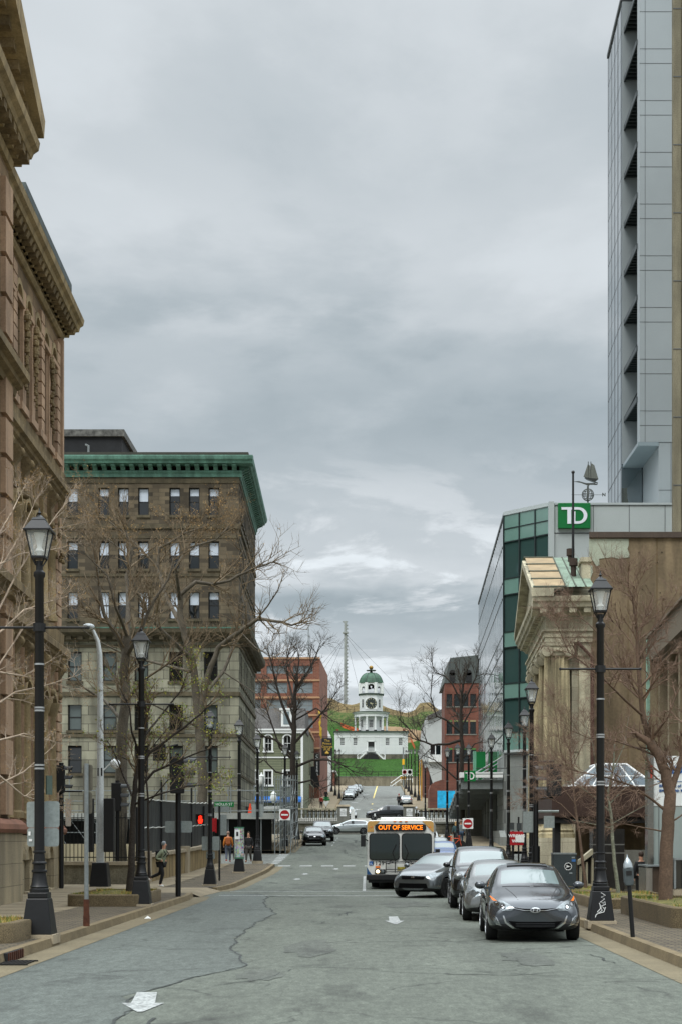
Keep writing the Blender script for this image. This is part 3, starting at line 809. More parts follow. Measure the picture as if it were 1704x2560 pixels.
BRK = brick('brown_brick', (112, 100, 80), (62, 55, 44), (76, 69, 56), .85, .27, .012, var=.25, vs=.25, bump=.3, stain=.25)
LIME = brick('limestone_blocks', (152, 150, 131), (122, 120, 104), (78, 76, 66), 1.3, .62, .022, var=.35, vs=.3, bump=.2, stain=.5)
COPPER = mat('green_copper', (98, 140, 124), .7, var=.2, vs=1.5, fine=.15, fs=10, stain=.35)
BRSTONE = mat('brown_trim', (92, 84, 66), .9, var=.25, vs=.8, fine=.15, stain=.3)
gb = thing('office_block', 'brown brick and limestone office block under a green copper cornice', 'building', (-8.76, 105, 0))
TF = wallframe(-8.76, 105, 0, -1); TS = wallframe(-9.1, 125, 1, .017)
FL_B = [(24.34, 26.24), (20.63, 22.54), (17.18, 19.03)]
FL_L = [(12.87, 14.91), (9.47, 11.24), (6.51, 8.42)]
UBR = [1.74, 3.09, 4.44, 6.6, 7.99, 9.34, 11.49, 13.0, 14.5]; ULI = [1.94, 4.34, 6.74, 8.94, 11.34, 13.6]
USB = [1.2 + 1.62 * k for k in range(12)]; USL = [1.4 + 1.75 * k for k in range(11)]
def front_holes(us, fl, w_): return [(u - w_ / 2, u + w_ / 2, a, b) for u in us for a, b in fl]
lw = MB(); lw.T = TF; hole_wall(lw, 0, 16.5, 0, 16.0, front_holes(ULI, FL_L, .95), .3)
lw.T = TS; hole_wall(lw, 0, 20, 0, 16.0, front_holes(USL, FL_L, .95), .3)
lw.build('stone_wall', LIME, gb, world=True)
bwl = MB(); bwl.T = TF; hole_wall(bwl, 0, 16.5, 16.0, 27.3, front_holes(UBR, FL_B, .74), .3)
bwl.T = TS; hole_wall(bwl, 0, 20, 16.0, 27.3, front_holes(USB, FL_B, .74), .3)
bwl.T = Matrix(); bwl.quad((-9.1, 125, 0), (-25.2, 125, 0), (-25.2, 125, 27.3), (-9.1, 125, 27.3)); bwl.quad((-25.26, 105, 0), (-25.26, 125, 0), (-25.26, 125, 27.3), (-25.26, 105, 27.3))
bwl.quad((-8.8, 105.05, 28.3), (-9.1, 124.9, 28.3), (-25.2, 124.9, 28.3), (-25.2, 105.05, 28.3))
bwl.build('brick_wall', BRK, gb, world=True)
WFR = mat('window_frame_black', (26, 27, 26), .5)
BL1 = mat('pale_blind', (206, 216, 228), .25, var=.06, fine=0, ior=1.7)
fA, gA = window_meshes(.74, 1.9, WFR, GLASSD, 0, 1, .07, BL1, .5); _, gA2 = window_meshes(.74, 1.9, WFR, BL1, 0, 1, .07, BL1, .3); _, gA3 = window_meshes(.74, 1.9, WFR, GLASSD, 0, 1, .07, BL1, .72)
fB, gB = window_meshes(.95, 2.04, WFR, GLASSD, 0, 1, .09); GRD = glass('grey_glass', (84, 94, 92), .08, ior=1.6); _, gB2 = window_meshes(.95, 2.04, WFR, GRD, 0, 1, .09)
fC, gC = window_meshes(.95, 1.84, WFR, GLASSD, 0, 1, .09); _, gC2 = window_meshes(.95, 1.84, WFR, GRD, 0, 1, .09)
rr = random.Random(11)
for a, b in FL_B:
    for u in UBR: put_window(gb, TF, u, -.28, a, fA, rr.choice([gA, gA, gA2, gA3]))
    for u in USB[4:]: put_window(gb, TS, u, -.28, a, fA, rr.choice([gA, gA3]))
for i, (a, b) in enumerate(FL_L):
    for u in ULI: put_window(gb, TF, u, -.28, a, fB if i == 0 else fC, rr.choice([gB, gB2, gB2]) if i == 0 else rr.choice([gC, gC2]))
    for u in USL[3:]: put_window(gb, TS, u, -.28, a, fB if i == 0 else fC, gB if i == 0 else gC)
ws = MB()
for T_, us, fl, w_ in ((TF, UBR, FL_B, .74), (TS, USB, FL_B, .74), (TF, ULI, FL_L, .95), (TS, USL, FL_L, .95)):
    ws.T = T_
    for u in us:
        for a, b in fl:
            ws.box(u - w_ / 2 - .1, u + w_ / 2 + .1, 0, .1, a - .18, a - .002)
ws.build('window_sill', BRSTONE, gb, world=True)
tr = MB()
for T_, u1 in ((TF, 16.5), (TS, 20)):
    tr.T = T_
    u0 = -.0 if T_ is TS else 0
    for z, h, o_ in ((23.4, .3, .12), (20.1, .2, .06), (26.55, .3, .05), (22.75, .2, .04), (11.85, .28, .1), (9.0, .22, .08), (15.2, .2, .06)):
        tr.box(u0, u1, 0, o_, z, z + h)
    # soldier-course piers between paired windows
tr.build('belt_course', BRSTONE, gb, world=True)
c2 = MB(); st2 = MB()
for T_, u0, u1 in ((TF, -1.0, 16.5), (TS, 0, 20.0)):
    c2.T = T_
    c2.prism([(0, 27.2), (.1, 27.2), (.12, 27.42), (.2, 27.5), (.2, 27.62), (0, 27.62)], max(u0, -.2), u1, 'x')
    c2.prism([(0, 27.95), (.78, 28.0), (.82, 28.12), (.95, 28.24), (1.0, 28.42), (1.0, 28.5), (.7, 28.56), (0, 28.6)], u0, u1, 'x')
    k = 0
    while .3 + .64 * k < u1 - .2:
        u = .15 + .64 * k
        c2.prism([(.0, 27.64), (.2, 27.64), (.3, 27.74), (.62, 27.86), (.66, 27.97), (0, 27.97)], u, u + .3, 'x'); k += 1
    st2.T = T_
    st2.prism([(0, 15.6), (.15, 15.6), (.2, 15.85), (.6, 16.0), (.8, 16.15), (.85, 16.4), (0, 16.45)], u0 * .85, u1, 'x')
    k = 0
    while .3 + .8 * k < u1 - .3:
        st2.box(.3 + .8 * k, .65 + .8 * k, .0, .5, 15.7, 15.98); k += 1
c2.build('copper_cornice', COPPER, gb, world=True)
st2.build('stone_cornice', BRSTONE, gb, world=True)
ct = MB()
ct.T = TF; ct.prism([(0, 16.46), (.82, 16.42), (.84, 16.5), (0, 16.6)], -.8, 16.5, 'x')
ct.T = TS; ct.prism([(0, 16.46), (.82, 16.42), (.84, 16.5), (0, 16.6)], 0, 20, 'x')
ct.build('cornice_flashing', COPPER, gb, world=True)
pr = MB(); pr.T = TF; pr.box(-.7, 16.5, -.5, .7, 28.57, 28.76); pr.T = TS; pr.box(0, 19.4, -.5, .7, 28.57, 28.76)
pr.build('roof_edge', mat('roof_edge_dark', (58, 58, 50), .8), gb, world=True)
for ch in gb.children:
    if ch.name.split('.')[0] in ('roof_edge', 'copper_cornice'): ch.location.z = -.24
ph = MB(); ph.box(-25, X(305, 112), 112, 118, 28.3, Z(1083, 112)); ph.build('penthouse', mat('black_felt', (32, 34, 36), .85, var=.3, vs=1.5, fine=.2), gb, world=True)
pp = MB(); pp.box(-25, X(312, 112), 111.8, 118.2, Z(1092, 112), Z(1075, 112)); pp.build('penthouse_coping', mat('worn_coping', (92, 92, 88), .8, var=.8, vs=2.4), gb, world=True)
pv = MB(); pv.tube([at(222, 1132, 111.6), at(222, 1115, 111.6), at(214, 1112, 111.6)], .09); pv.cyl(X(252, 111.5), 111.5, 28.5, 28.9, .14); pv.build('roof_vent', GALV, gb, world=True)
en = MB()
for k in range(4):
    en.box(X(150 + 75 * k, 104.8), X(205 + 75 * k, 104.8), 104.75, 104.95, 1.0, 3.2)
en.build('ground_floor_opening', BLACKM, gb, world=True)
# ================================================================== RIGHT SIDE BUILDINGS
def mirror(name, col, vbar=1.5, hbar=4.0):
    m = bpy.data.materials.new(name); m.use_nodes = True; t = m.node_tree; b = t.nodes['Principled BSDF']
    b.inputs['Base Color'].default_value = (*lin(col), 1); b.inputs['Metallic'].default_value = .85; b.inputs['Roughness'].default_value = .03
    co = t.nodes.new('ShaderNodeTexCoord').outputs['Object']
    n = t.nodes.new('ShaderNodeTexNoise'); n.inputs['Scale'].default_value = .5; n.inputs['Detail'].default_value = 2; t.links.new(co, n.inputs['Vector'])
    bp = t.nodes.new('ShaderNodeBump'); bp.inputs['Strength'].default_value = .06; bp.inputs['Distance'].default_value = .3
    t.links.new(n.outputs[0], bp.inputs['Height']); t.links.new(bp.outputs[0], b.inputs['Normal'])
    return m
MIRR = mirror('mirror_glass', (218, 224, 226))
PANEL = mat('white_panel', (176, 184, 184), .42, var=.05, vs=.3, fine=.03)
PANELS = mat('panel_joint', (80, 84, 86), .7, var=0, fine=0)
GREENG = mat('green_spandrel', (106, 138, 128), .10, var=.08, vs=.6, fine=0, ior=1.7)
GREENV = glass('green_vision_glass', (52, 74, 71), .03, ior=1.7)
MULL = mat('mullion_dark', (38, 48, 48), .4)
GREYST = brick('grey_stone_cladding', (136, 140, 136), (126, 130, 126), (96, 98, 96), 1.5, 1.05, .014, var=.12, vs=.5, bump=.1, stain=.15)
td = thing('glass_bank', 'bank with mirror glass side, green glazed corner and white panel wall', 'building', (10.3, 114, 0))
A_ = (10.3, 114); B_ = (13.45, 110.6); F_ = (11.55, 157)
TM = wallframe(A_[0], A_[1], -1, .029); LM = math.hypot(1.25, 43)      # u runs away from the camera
o = MB(); o.T = TM; o.quad((0, 0, 8.5), (LM, 0, 8.5), (LM, 0, 26.2), (0, 0, 26.2)); o.build('mirror_wall', MIRR, td, world=True)
o = MB(); o.T = TM
for k in range(1, 29): o.box(k * 1.5 - .03, k * 1.5 + .03, 0, .012, 8.5, 26.2)
for z in (9.93, 12.45, 13.6, 16.3, 17.47, 20.25, 21.46, 24.2): o.box(0, LM, 0, .02, z - .05, z + .05)
o.box(0, LM, -.2, .06, 26.2, 26.42)
o.build('mirror_joint', MULL, td, world=True)
TG = wallframe(A_[0], A_[1], A_[1] - B_[1] and -(A_[1] - B_[1]), -(B_[0] - A_[0]))   # faces the camera and the street
LG = math.hypot(B_[0] - A_[0], B_[1] - A_[1])
bands = [(26.2, 24.2, 0), (24.2, 21.46, 1), (21.46, 20.25, 0), (20.25, 17.47, 1), (17.47, 16.3, 0), (16.3, 13.6, 1), (13.6, 12.45, 0), (12.45, 9.93, 1), (9.93, 8.5, 0)]
g0, g1_ = MB(), MB(); g0.T = TG; g1_.T = TG
# u direction of TG: check orientation so that u runs from A to B
sgn = 1 if (TG @ Vector((1, 0, 0)) - Vector((A_[0], A_[1], 0))).dot(Vector((B_[0] - A_[0], B_[1] - A_[1], 0))) > 0 else -1
for z1, z0, k in bands:
    g = g1_ if k else MB(); g.T = TG; e = -.06 if k else 0
    g.quad((0, e, z0), (sgn * LG, e, z0), (sgn * LG, e, z1), (0, e, z1))
    if not k: g.build('spandrel', GREENG, td, world=True)
g1_.build('vision_glass', GREENV, td, world=True)
o = MB(); o.T = TG
for k in range(4): o.box(sgn * LG * k / 3 - .05, sgn * LG * k / 3 + .05, -.05, .07, 8.5, 26.2)
for z1, z0, k in bands: o.box(min(0, sgn * LG), max(0, sgn * LG), -.05, .05, z0 - .04, z0 + .04)
o.box(min(0, sgn * LG), max(0, sgn * LG), -.05, .05, 25.2 - .03, 25.2 + .03)
o.build('mullion', MULL, td, world=True)
o = MB(); o.T = TG
for z1, z0, k in bands:
    if k: o.cyl(sgn * .9, -1.4, z0, z1, .42, n=12)
o.build('inner_column', mat('pale_column', (170, 180, 172), .7), td, world=True)
o = MB(); o.T = TG; o.box(min(0, sgn * LG), max(0, sgn * LG), -.3, .08, 26.22, 26.5); o.build('roof_trim', PANEL, td, world=True)
o = MB(); o.box(13.42, 40, 110.4, 150, 4.0, 26.4); o.box(13.2, 13.6, 110.2, 110.6, 8.5, 26.45); o.build('panel_wall', PANEL, td, world=True)
o = MB()
for k in range(9): o.box(13.9 + 2.6 * k + 2.55, 13.9 + 2.6 * k + 2.59, 110.385, 110.4, 24.2, 26.2)
o.box(13.5, 40, 110.38, 110.4, 24.15, 24.22); o.box(13.5, 40, 110.33, 110.4, 26.2, 26.24)
for k in range(6): o.box(16.3 + 2.4 * k, 17.6 + 2.4 * k, 110.36, 110.4, 23.8, 24.1)
o.build('panel_seam', PANELS, td, world=True)
o = MB(); o.T = TM
o.box(0, LM, -6, -.02, -1, 4.6); o.box(0, 9, -6, 0, 4.62, 8.45)
o.T = Matrix(); o.prism([(10.3, 114), (13.42, 110.6), (40, 110.6), (40, 150), (12, 150)], -1, 8.44, 'z')
o.build('stone_base', GREYST, td, world=True)
o = MB(); o.T = TM
o.prism([(-4, .3), (0, .3), (9, .3), (9, 2.6), (-2, 2.6), (-4, 2.1)], .05, .5, 'y'); o.build('ramp_wall', GREYST, td, world=True)
o = MB(); o.T = TM
o.box(9, LM, -.05, -.01, 3.6, 8.45); o.build('shopfront', GLASSD, td, world=True)
for k in range(7): o = MB(); o.T = TM; o.box(10 + 4.6 * k, 10.7 + 4.6 * k, .01, .55, 1, 7.4); o.build('street_pier', GREYST, td, world=True)
# stepped steel and glass canopy over the pavement
o = MB(); o.T = TM; gl = MB(); gl.T = TM; wp = MB(); wp.T = TM
for k in range(9):
    u = .8 + 4.6 * k; zz = 6.25 - .22 * k
    gl.box(u, u + 4.5, .05, 3.1, zz, zz + .05)
    for q in range(5): o.box(u + 1.1 * q, u + 1.1 * q + .12, .05, 3.2, zz + .06, zz + .22)
    o.box(u, u + 4.5, 3.1, 3.25, zz - .05, zz + .25); o.box(u, u + .14, .05, 3.2, zz - .5, zz)
    o.tube([(u, .1, zz + 1.9), (u, 3.0, zz + .2)], .05, 6)
wp.box(.4, 2.0, .05, 3.3, 6.6, 7.0)
gl.build('canopy_glass', glass('canopy_glass', (84, 92, 84), .1, ior=1.5), td, world=True); o.build('canopy_frame', GALV, td, world=True); wp.build('canopy_fascia', WHITE, td, world=True)
o = MB(); o.T = TG; o.box(min(-.3, sgn * (LG + .2)), max(-.3, sgn * (LG + .2)), -.2, .35, 8.42, 8.6); o.build('ledge', PANEL, td, world=True)
# the big green sign on the panel wall
def td_letters(parent, w_, h, y, m):
    """white T and D joined, drawn in the x-z plane, centred"""
    o = MB(); s = h
    # T: bar and stem ; D: outline with round right side ; T overlaps the D
    o.prism([(-.40 * w_, .33 * s), (.12 * w_, .33 * s), (.12 * w_, .23 * s), (-.40 * w_, .23 * s)], y - .02, y + .02, 'y')
    o.prism([(-.22 * w_, .23 * s), (-.10 * w_, .23 * s), (-.10 * w_, -.33 * s), (-.22 * w_, -.33 * s)], y - .02, y + .02, 'y')
    o.prism([(-.06 * w_, .16 * s), (.03 * w_, .16 * s), (.03 * w_, -.24 * s), (.03 * w_, -.33 * s), (-.06 * w_, -.33 * s)], y - .02, y + .02, 'y')
    arc = [(.12 * w_ + .28 * w_ * math.sin(math.pi * i / 12), .33 * s * math.cos(math.pi * i / 12)) for i in range(13)]
    arci = [(.12 * w_ + .17 * w_ * math.sin(math.pi * i / 12), .23 * s * math.cos(math.pi * i / 12)) for i in range(13)]
    for i in range(12):
        o.prism([arc[i], arc[i + 1], arci[i + 1], arci[i]], y - .02, y + .02, 'y')
    o.prism([(.03 * w_, -.23 * s), (.12 * w_, -.23 * s), (.12 * w_, -.33 * s), (.03 * w_, -.33 * s)], y - .02, y + .02, 'y')
    return o.build('lettering', m, parent)
sg = thing('bank_sign', 'large square green sign with white letters high on the panel wall', 'sign', (X(1433.5, 110.2), 110.2, Z(1290, 110.2)))
o = MB(); o.box(-1.17, 1.17, -.16, .16, -.91, .91); o.build('board', GREEN, sg, bevel=.02)
td_letters(sg, 2.34, 1.82, -.18, mat('sign_white', (228, 232, 240), .5, var=0, fine=0))
sg = thing('blade_sign', 'small green square blade sign standing out from the bank canopy', 'sign', (X(1173, 112.5), 112.5, Z(1940, 112.5)))
o = MB(); o.box(-.42, .42, -.08, .08, -.4, .4); o.build('board', GREEN, sg, bevel=.01)
td_letters(sg, .84, .8, -.1, WHITE)
o = MB(); o.box(.42, 3.2, -.03, .03, .1, .18); o.build('bracket', GALV, sg)
gt_ = thing('green_pylon', 'tall green panel standing against the mirror glass wall', 'sign', (X(1196, 140), 140, 6))
o = MB(); o.box(-.5, .55, -.6, .6, 0, 4.0); o.build('panel', GREEN, gt_); o = MB(); o.box(-.52, -.3, -.62, .62, 0, 4.05); o.build('edge', mat('pale_green', (110, 170, 140), .5), gt_)

TOWG = mirror('tower_glass', (140, 150, 154))
TPAN = mat('tower_panel', (146, 153, 155), .38, .15, var=.1, vs=.08, fine=.02)
TPD = mat('tower_shade_panel', (120, 132, 136), .4, var=.04, fine=0)
tw = thing('office_tower', 'tall grey panel and glass office tower with slanted sunshade fins', 'tower', (22, 126, 0))
H = 90
H2 = 72
o = MB(); o.quad((21.3, 127, 20), (21.65, 136.3, 20), (21.65, 136.3, H2), (21.3, 127, H2)); o.quad((21.3, 127, 20), (21.3, 127, H2), (30, 127, H2), (30, 127, 20))
o.quad((21.65, 136.3, 20), (40, 136.3, 20), (40, 136.3, H2), (21.65, 136.3, H2)); o.build('glass_wall', TOWG, tw, world=True)
o = MB()
for k in range(5): o.box(21.28 + .08 * k - .012, 21.28 + .08 * k + .012, 127.2 + 2.2 * k, 127.26 + 2.2 * k, 20, H2)
for k in range(20):
    z = 31 + 2.02 * k; dz = .06 if k % 2 else .025
    o.add([(21.28, 126.98, z), (21.63, 136.3, z), (21.63, 136.3, z + dz), (21.28, 126.98, z + dz)], [(0, 1, 2, 3)])
    if k % 2: o.box(21.3, 30, 126.96, 127.0, z, z + .04)
o.build('glass_joint', PANELS, tw, world=True)
o = MB(); o.box(21.54, 48, 119.9, 121, 33.3, H); o.box(23.05, 48, 121, 126.8, 33.3, H); o.box(23.05, 48, 119.95, 126.8, 22, 33.28); o.build('panel_slab', TPAN, tw, world=True)
o = MB()
for k in range(16):
    z = Z(1065, 120) + k * 4.08
    for zz in (z, z + 1.15): o.box(21.54, 48, 119.885, 119.9, zz, zz + .035)
for x in (21.95, 24.95): o.box(x, x + .03, 119.885, 119.9, 33.3, H)
for z in (27, 29.5): o.box(23.05, 48, 119.93, 119.95, z, z + .03)
o.box(24.0, 24.03, 119.93, 119.95, 22, 33.2)
o.build('panel_seam', PANELS, tw, world=True)
o = MB(); o.prism([(119.9, 33.0), (121, 33.0), (127.2, 33.0), (127.2, 33.29), (119.9, 33.29)], 21.4, 23.04, 'x'); o.build('soffit', TPD, tw, world=True)
o = MB(); o.box(21.32, 23.04, 126.88, 126.96, 33.3, 71.9); o.build('sky_reflection_strip', TPAN, tw, world=True)  # added pale strip, paints the sky reflection of the glass behind it
fin = MB()
for k in range(15):
    z = Z(87, 120) + 4.06 * (k - 9)
    if z < 36: continue
    z0 = z
    fin.box(21.5, 22.9, 120.9, 126.8, z0, z0 + .05)
    for q in range(10): fin.box(21.5, 22.9, 121.05 + .6 * q, 121.2 + .6 * q, z0 - .28, z0)
    fin.box(21.46, 21.56, 120.9, 127, z0 - .3, z0 + .12)
    fin.tube([(21.5, 126.8, z0 + .1), (22.6, 126.9, z0 + 2.2)], .05, 5)
fin.build('sunshade', mat('dark_louvre', (44, 52, 54), .5), tw, world=True)
o = MB(); o.prism([(21.2, 126.9), (21.55, 136.4), (40, 136.4), (40, 126.9)], H2, H2 + .35, 'z'); o.build('roof_trim', PANELS, tw, world=True)

FLU = mat('beige_concrete', (124, 118, 98), .9, var=.15, vs=.6, fine=.2, fs=20, stain=.3)
ctw = thing('concrete_tower', 'beige fluted concrete tower seen only as a tall narrow edge', 'tower', (15.3, 76, 0))
o = MB(); o.prism([(15.3, 76.2), (34, 76.2), (34, 95), (19.7, 95)], 0, 66, 'z')
for k in range(30): o.box(15.32 + .62 * k, 15.7 + .62 * k, 75.9, 76.2, 0, 66)
o.build('wall', FLU, ctw, world=True)
o = MB()
for k in range(18): o.box(15.3, 34, 75.88, 75.9, 6 + 3.4 * k, 6.04 + 3.4 * k)
o.build('floor_joint', PANELS, ctw, world=True)

STONE = brick('pale_ashlar', (190, 184, 160), (178, 172, 150), (140, 132, 112), 1.3, .6, .01, var=.22, vs=.6, bump=.2, stain=.4)
STONEP = mat('pale_stone', (178, 171, 146), .9, var=.26, vs=.9, fine=.12, bump=.2, stain=.4)
STONEW = mat('stained_column_stone', (172, 160, 128), .9, var=.28, vs=.7, fine=.15, fs=12, bump=.25, stain=.5)
VERD = mat('verdigris_roof', (112, 130, 113), .7, var=.35, vs=1.2, fine=.2)
ORR = mat('ochre_roof_panel', (150, 130, 98), .7, var=.25, vs=1.5, fine=.1)
cb = thing('columned_bank', 'pale stone bank with giant fluted columns, pediment and patched copper roof', 'building', (9.5, 70, 0))
COLX = 8.82
for k in range(4):
    d = 70.7 + 3.75 * k
    o = MB(); pr_ = []
    nfl = 18; zs_ = [2.5, 6, 10.45]
    vs = []; fs = []
    m_ = nfl * 4
    for zi, z in enumerate([2.55, 4.5, 6.5, 8.5, 10.45]):
        r = [.66, .655, .64, .615, .58][zi]
        for q in range(m_):
            a = 2 * math.pi * q / m_
            rr_ = r * (1 - (.17 if q % 4 == 2 else (.13 if q % 4 in (1, 3) else 0)))
            vs.append((COLX + rr_ * math.cos(a), d + rr_ * math.sin(a), z))
    for zi in range(4):
        for q in range(m_): fs.append((zi * m_ + q, zi * m_ + (q + 1) % m_, (zi + 1) * m_ + (q + 1) % m_, (zi + 1) * m_ + q))
    o.add(vs, fs)
    o.lathe([(.82, 2.0), (.82, 2.2), (.74, 2.26), (.78, 2.36), (.7, 2.46), (.68, 2.56)], COLX, d, 24)
    col_ = o.build('column', STONEW, cb, world=True, smooth=30)
    o = MB()
    o.lathe([(.58, 10.4), (.62, 10.46), (.6, 10.52), (.7, 10.66)], COLX, d, 20)
    o.box(COLX - .72, COLX + .72, d - .72, d + .72, 10.86, 11.0)
    for sx in (-1, 1):
        for sy in (-1, 1):
            old = o.T
            o.T = Matrix.Translation((COLX + sx * .5, d + sy * .55, 10.62)) @ Matrix.Rotation(R(90), 4, 'X')
            o.lathe([(.07, -.16), (.25, -.14), (.27, 0), (.25, .14), (.07, .16)], n=14); o.T = old
    o.box(COLX - .55, COLX + .55, d - .66, d + .66, 10.68, 10.86)
    for q in range(7): o.sphere((COLX - .45 + .15 * q, d - .66, 10.66), .075, 6)
    c_ = o.build('capital', STONEP, col_, smooth=35, world=True)
    o = MB(); o.box(COLX - .85, COLX + .85, d - .85, d + .85, -.2, 2.0); o.build('pedestal', STONE, col_, world=True)
en_ = MB()
en_.box(8.23, 10.4, 70.0, 83.4, 11.02, 11.3); en_.box(8.18, 10.4, 69.95, 83.45, 11.3, 11.62); en_.box(8.1, 10.4, 69.85, 83.55, 11.62, 11.74)
en_.box(8.25, 10.4, 70.02, 83.4, 11.74, 12.5)
en_.build('entablature', STONEP, cb, world=True)
co_ = MB()
co_.prism([(8.2, 12.5), (8.1, 12.62), (8.0, 12.7), (8.0, 12.82), (7.75, 12.86), (7.7, 13.1), (7.62, 13.16), (7.6, 13.4), (10.4, 13.42), (10.4, 12.5)], 70.02, 84.4, 'y')
co_.prism([(70.02, 12.5), (69.75, 12.62), (69.6, 12.7), (69.6, 12.82), (69.2, 12.86), (69.14, 13.1), (69.05, 13.16), (69.0, 13.4), (70.02, 13.42)], 7.6, 10.4, 'x')
for q in range(20): co_.box(7.84, 8.2, 69.95 + .7 * q, 70.27 + .7 * q, 12.58, 12.83)
co_.build('cornice', STONEP, cb, world=True)
o = MB()
for q in range(4): o.box(7.95 + .66 * q, 8.27 + .66 * q, 69.25, 69.98, 12.56, 12.84)
o.build('dentil', STONEP, cb, world=True)
# pediment (faces the street) and gabled roof with its slope towards the camera
o = MB(); o.prism([(69.4, 13.42), (76.7, 15.55), (84.0, 13.42)], 8.0, 8.6, 'x'); o.prism([(69.1, 13.42), (76.7, 15.7), (84.3, 13.42)], 8.6, 10.3, 'x'); o.build('pediment', STONEP, cb, world=True)
o = MB()
for a, b in (((68.95, 13.42), (76.7, 15.75)), ((84.45, 13.42), (76.7, 15.75))):
    o.prism([a, b, (b[0], b[1] + .3), (a[0], a[1] + .32)], 7.55, 8.55, 'x')
o.build('raking_cornice', STONEP, cb, world=True)
def roofpt(x, t): return (x, 69.0 + 7.7 * t, 13.4 + 2.75 * t)
o = MB(); o.mi = 0
for i in range(4):
    t0, t1 = i / 4 + .04, (i + 1) / 4
    o.mi = 0; o.quad(roofpt(7.7, t0), roofpt(9.1, t0), roofpt(9.1, t1), roofpt(7.7, t1))
o.mi = 1; o.quad(roofpt(9.1, 0), roofpt(10.38, 0), roofpt(10.38, 1), roofpt(9.1, 1)); o.quad(roofpt(7.6, 0), roofpt(9.1, 0), roofpt(9.1, .04), roofpt(7.6, .04))
o.quad((7.6, 76.7, 16.15), (10.38, 76.7, 16.15), (10.38, 84.4, 13.4), (7.6, 84.4, 13.4))
o.build('roof', [ORR, VERD], cb, world=True)
o = MB()
for i in range(5):
    a, b = roofpt(7.62, i / 4), roofpt(9.1, i / 4); o.tube([Vector(a) + Vector((0, 0, .02)), Vector(b) + Vector((0, 0, .02))], .045, 5)
for i in range(3):
    x = 9.1 + .45 * i; o.tube([Vector(roofpt(x, 0)) + Vector((0, 0, .02)), Vector(roofpt(x, 1)) + Vector((0, 0, .02))], .035, 5)
o.build('roof_seam', mat('dark_seam', (78, 84, 72), .8), cb, world=True)
for px, d, zb, hh in ((1412, 75.5, 15.5, .85), (1428, 71.6, 14.3, .85)):
    o = MB(); x = X(px, d); o.cyl(x, d, zb - .3, zb + hh * .6, .13, n=12); o.cyl(x, d, zb + hh * .6, zb + hh, .2, n=12); o.build('roof_vent', mat('rusty_vent', (56, 44, 36), .8, var=.3), cb, world=True)
o = MB(); o.box(X(1450, 71), X(1472, 71), 71, 72.4, 10.38, Z(1405, 71)); o.box(X(1447, 71), X(1475, 71), 70.9, 72.5, Z(1405, 71), Z(1394, 71)); o.box(X(1449, 71), X(1473, 71), 70.95, 72.45, Z(1470, 71), Z(1455, 71)); o.build('chimney', STONEP, cb, world=True)
# side and back walls, pilaster, dark tall windows
o = MB(); T_ = wallframe(10.3, 70.6, 0, -1); o.T = T_
hole_wall(o, 0, 1.0, -.5, 11.0, [(.1, .9, 2.6, 6.0), (.1, .9, 6.6, 9.8)], .4)
o.T = Matrix(); o.box(9.5, 10.0, 70.65, 84, -.5, 11.0); o.box(10, 10.4, 83.5, 84, -.5, 13); o.build('wall', STONE, cb, world=True)
o = MB(); o.box(X(1446, 70.2), X(1474, 70.2), 70.2, 70.9, -.4, 10.4); o.box(X(1443, 70.1), X(1476, 70.1), 70.1, 70.95, 10.4, 11.0); o.box(X(1442, 70.1), X(1478, 70.1), 70.1, 70.95, -.4, 2.4); o.build('pilaster', STONEP, cb, world=True)
fk, gk = window_meshes(.8, 3.3, STONEP, GLASSD, 1, 3, .07)
put_window(cb, T_, .5, -.38, 2.6, fk, gk); put_window(cb, T_, .5, -.38, 6.6, fk, gk)
o = MB(); o.box(8.0, 9.6, 69.6, 84.2, -.6, -.02 + .4); o.build('stylobate', STONE, cb, world=True)
o = MB(); o.tube([(X(1479, 69.9), 69.9, 0), (X(1479, 69.9), 69.9, 10.3), (X(1442, 69.9), 69.9, 11.0)], .09, 8); o.build('downpipe', mat('brown_pipe', (70, 44, 34), .7), cb, world=True)
for ch in cb.children:
    if ch.name.split('.')[0] in ('entablature', 'cornice', 'dentil', 'pediment', 'raking_cornice'):
        for v in ch.data.vertices:
            if 11 < v.co.z < 13.43: v.co.z = 11 + (v.co.z - 11) * .82
            elif v.co.z >= 13.43: v.co.z = 12.985 + (v.co.z - 13.42) * 1.15
cb.rotation_euler = (0, 0, -.045)
fp = thing('flagpole', 'thin dark flagpole standing on the bank roof', 'flagpole', (X(1431, 75), 75, 15.2))
o = MB(); o.cyl(0, 0, 0, Z(1183, 75) - 15.2, .07, .05, 8); o.build('pole', IRON, fp); o = MB(); o.sphere((0, 0, Z(1183, 75) - 15.15), .09, 8); o.cyl(0, 0, 0, .3, .14, n=8); o.build('finial', IRON, fp)

REND = mat('brown_render', (118, 103, 80), .95, var=.26, vs=.35, fine=.12, fs=8, bump=.2, stain=.32)
rb = thing('rendered_building', 'brown stucco blind wall with a large pale patch at its top corner', 'building', (12, 74, 0))
o = MB(); o.prism([(X(1471, 73), 73), (16, 73), (16, 90), (13.5, 90)], -.5, Z(1345, 73), 'z'); o.build('wall', REND, rb, world=True)
o = MB(); o.prism([(X(1470, 73), 72.85), (16, 72.85), (16, 90), (13.5, 90)], Z(1345, 73), Z(1331, 73), 'z'); o.build('coping', mat('dark_coping', (70, 58, 48), .7), rb, world=True)
pt = [(1471, 1347), (1570, 1347), (1570, 1362), (1567, 1372), (1572, 1386), (1572, 1393), (1545, 1397), (1530, 1393), (1510, 1395), (1496, 1397), (1497, 1412), (1489, 1416), (1483, 1404), (1474, 1398), (1471, 1394)]
o = MB(); o.prism([(X(a, 72.97), Z(b, 72.97)) for a, b in pt], 72.97, 72.999, 'y')
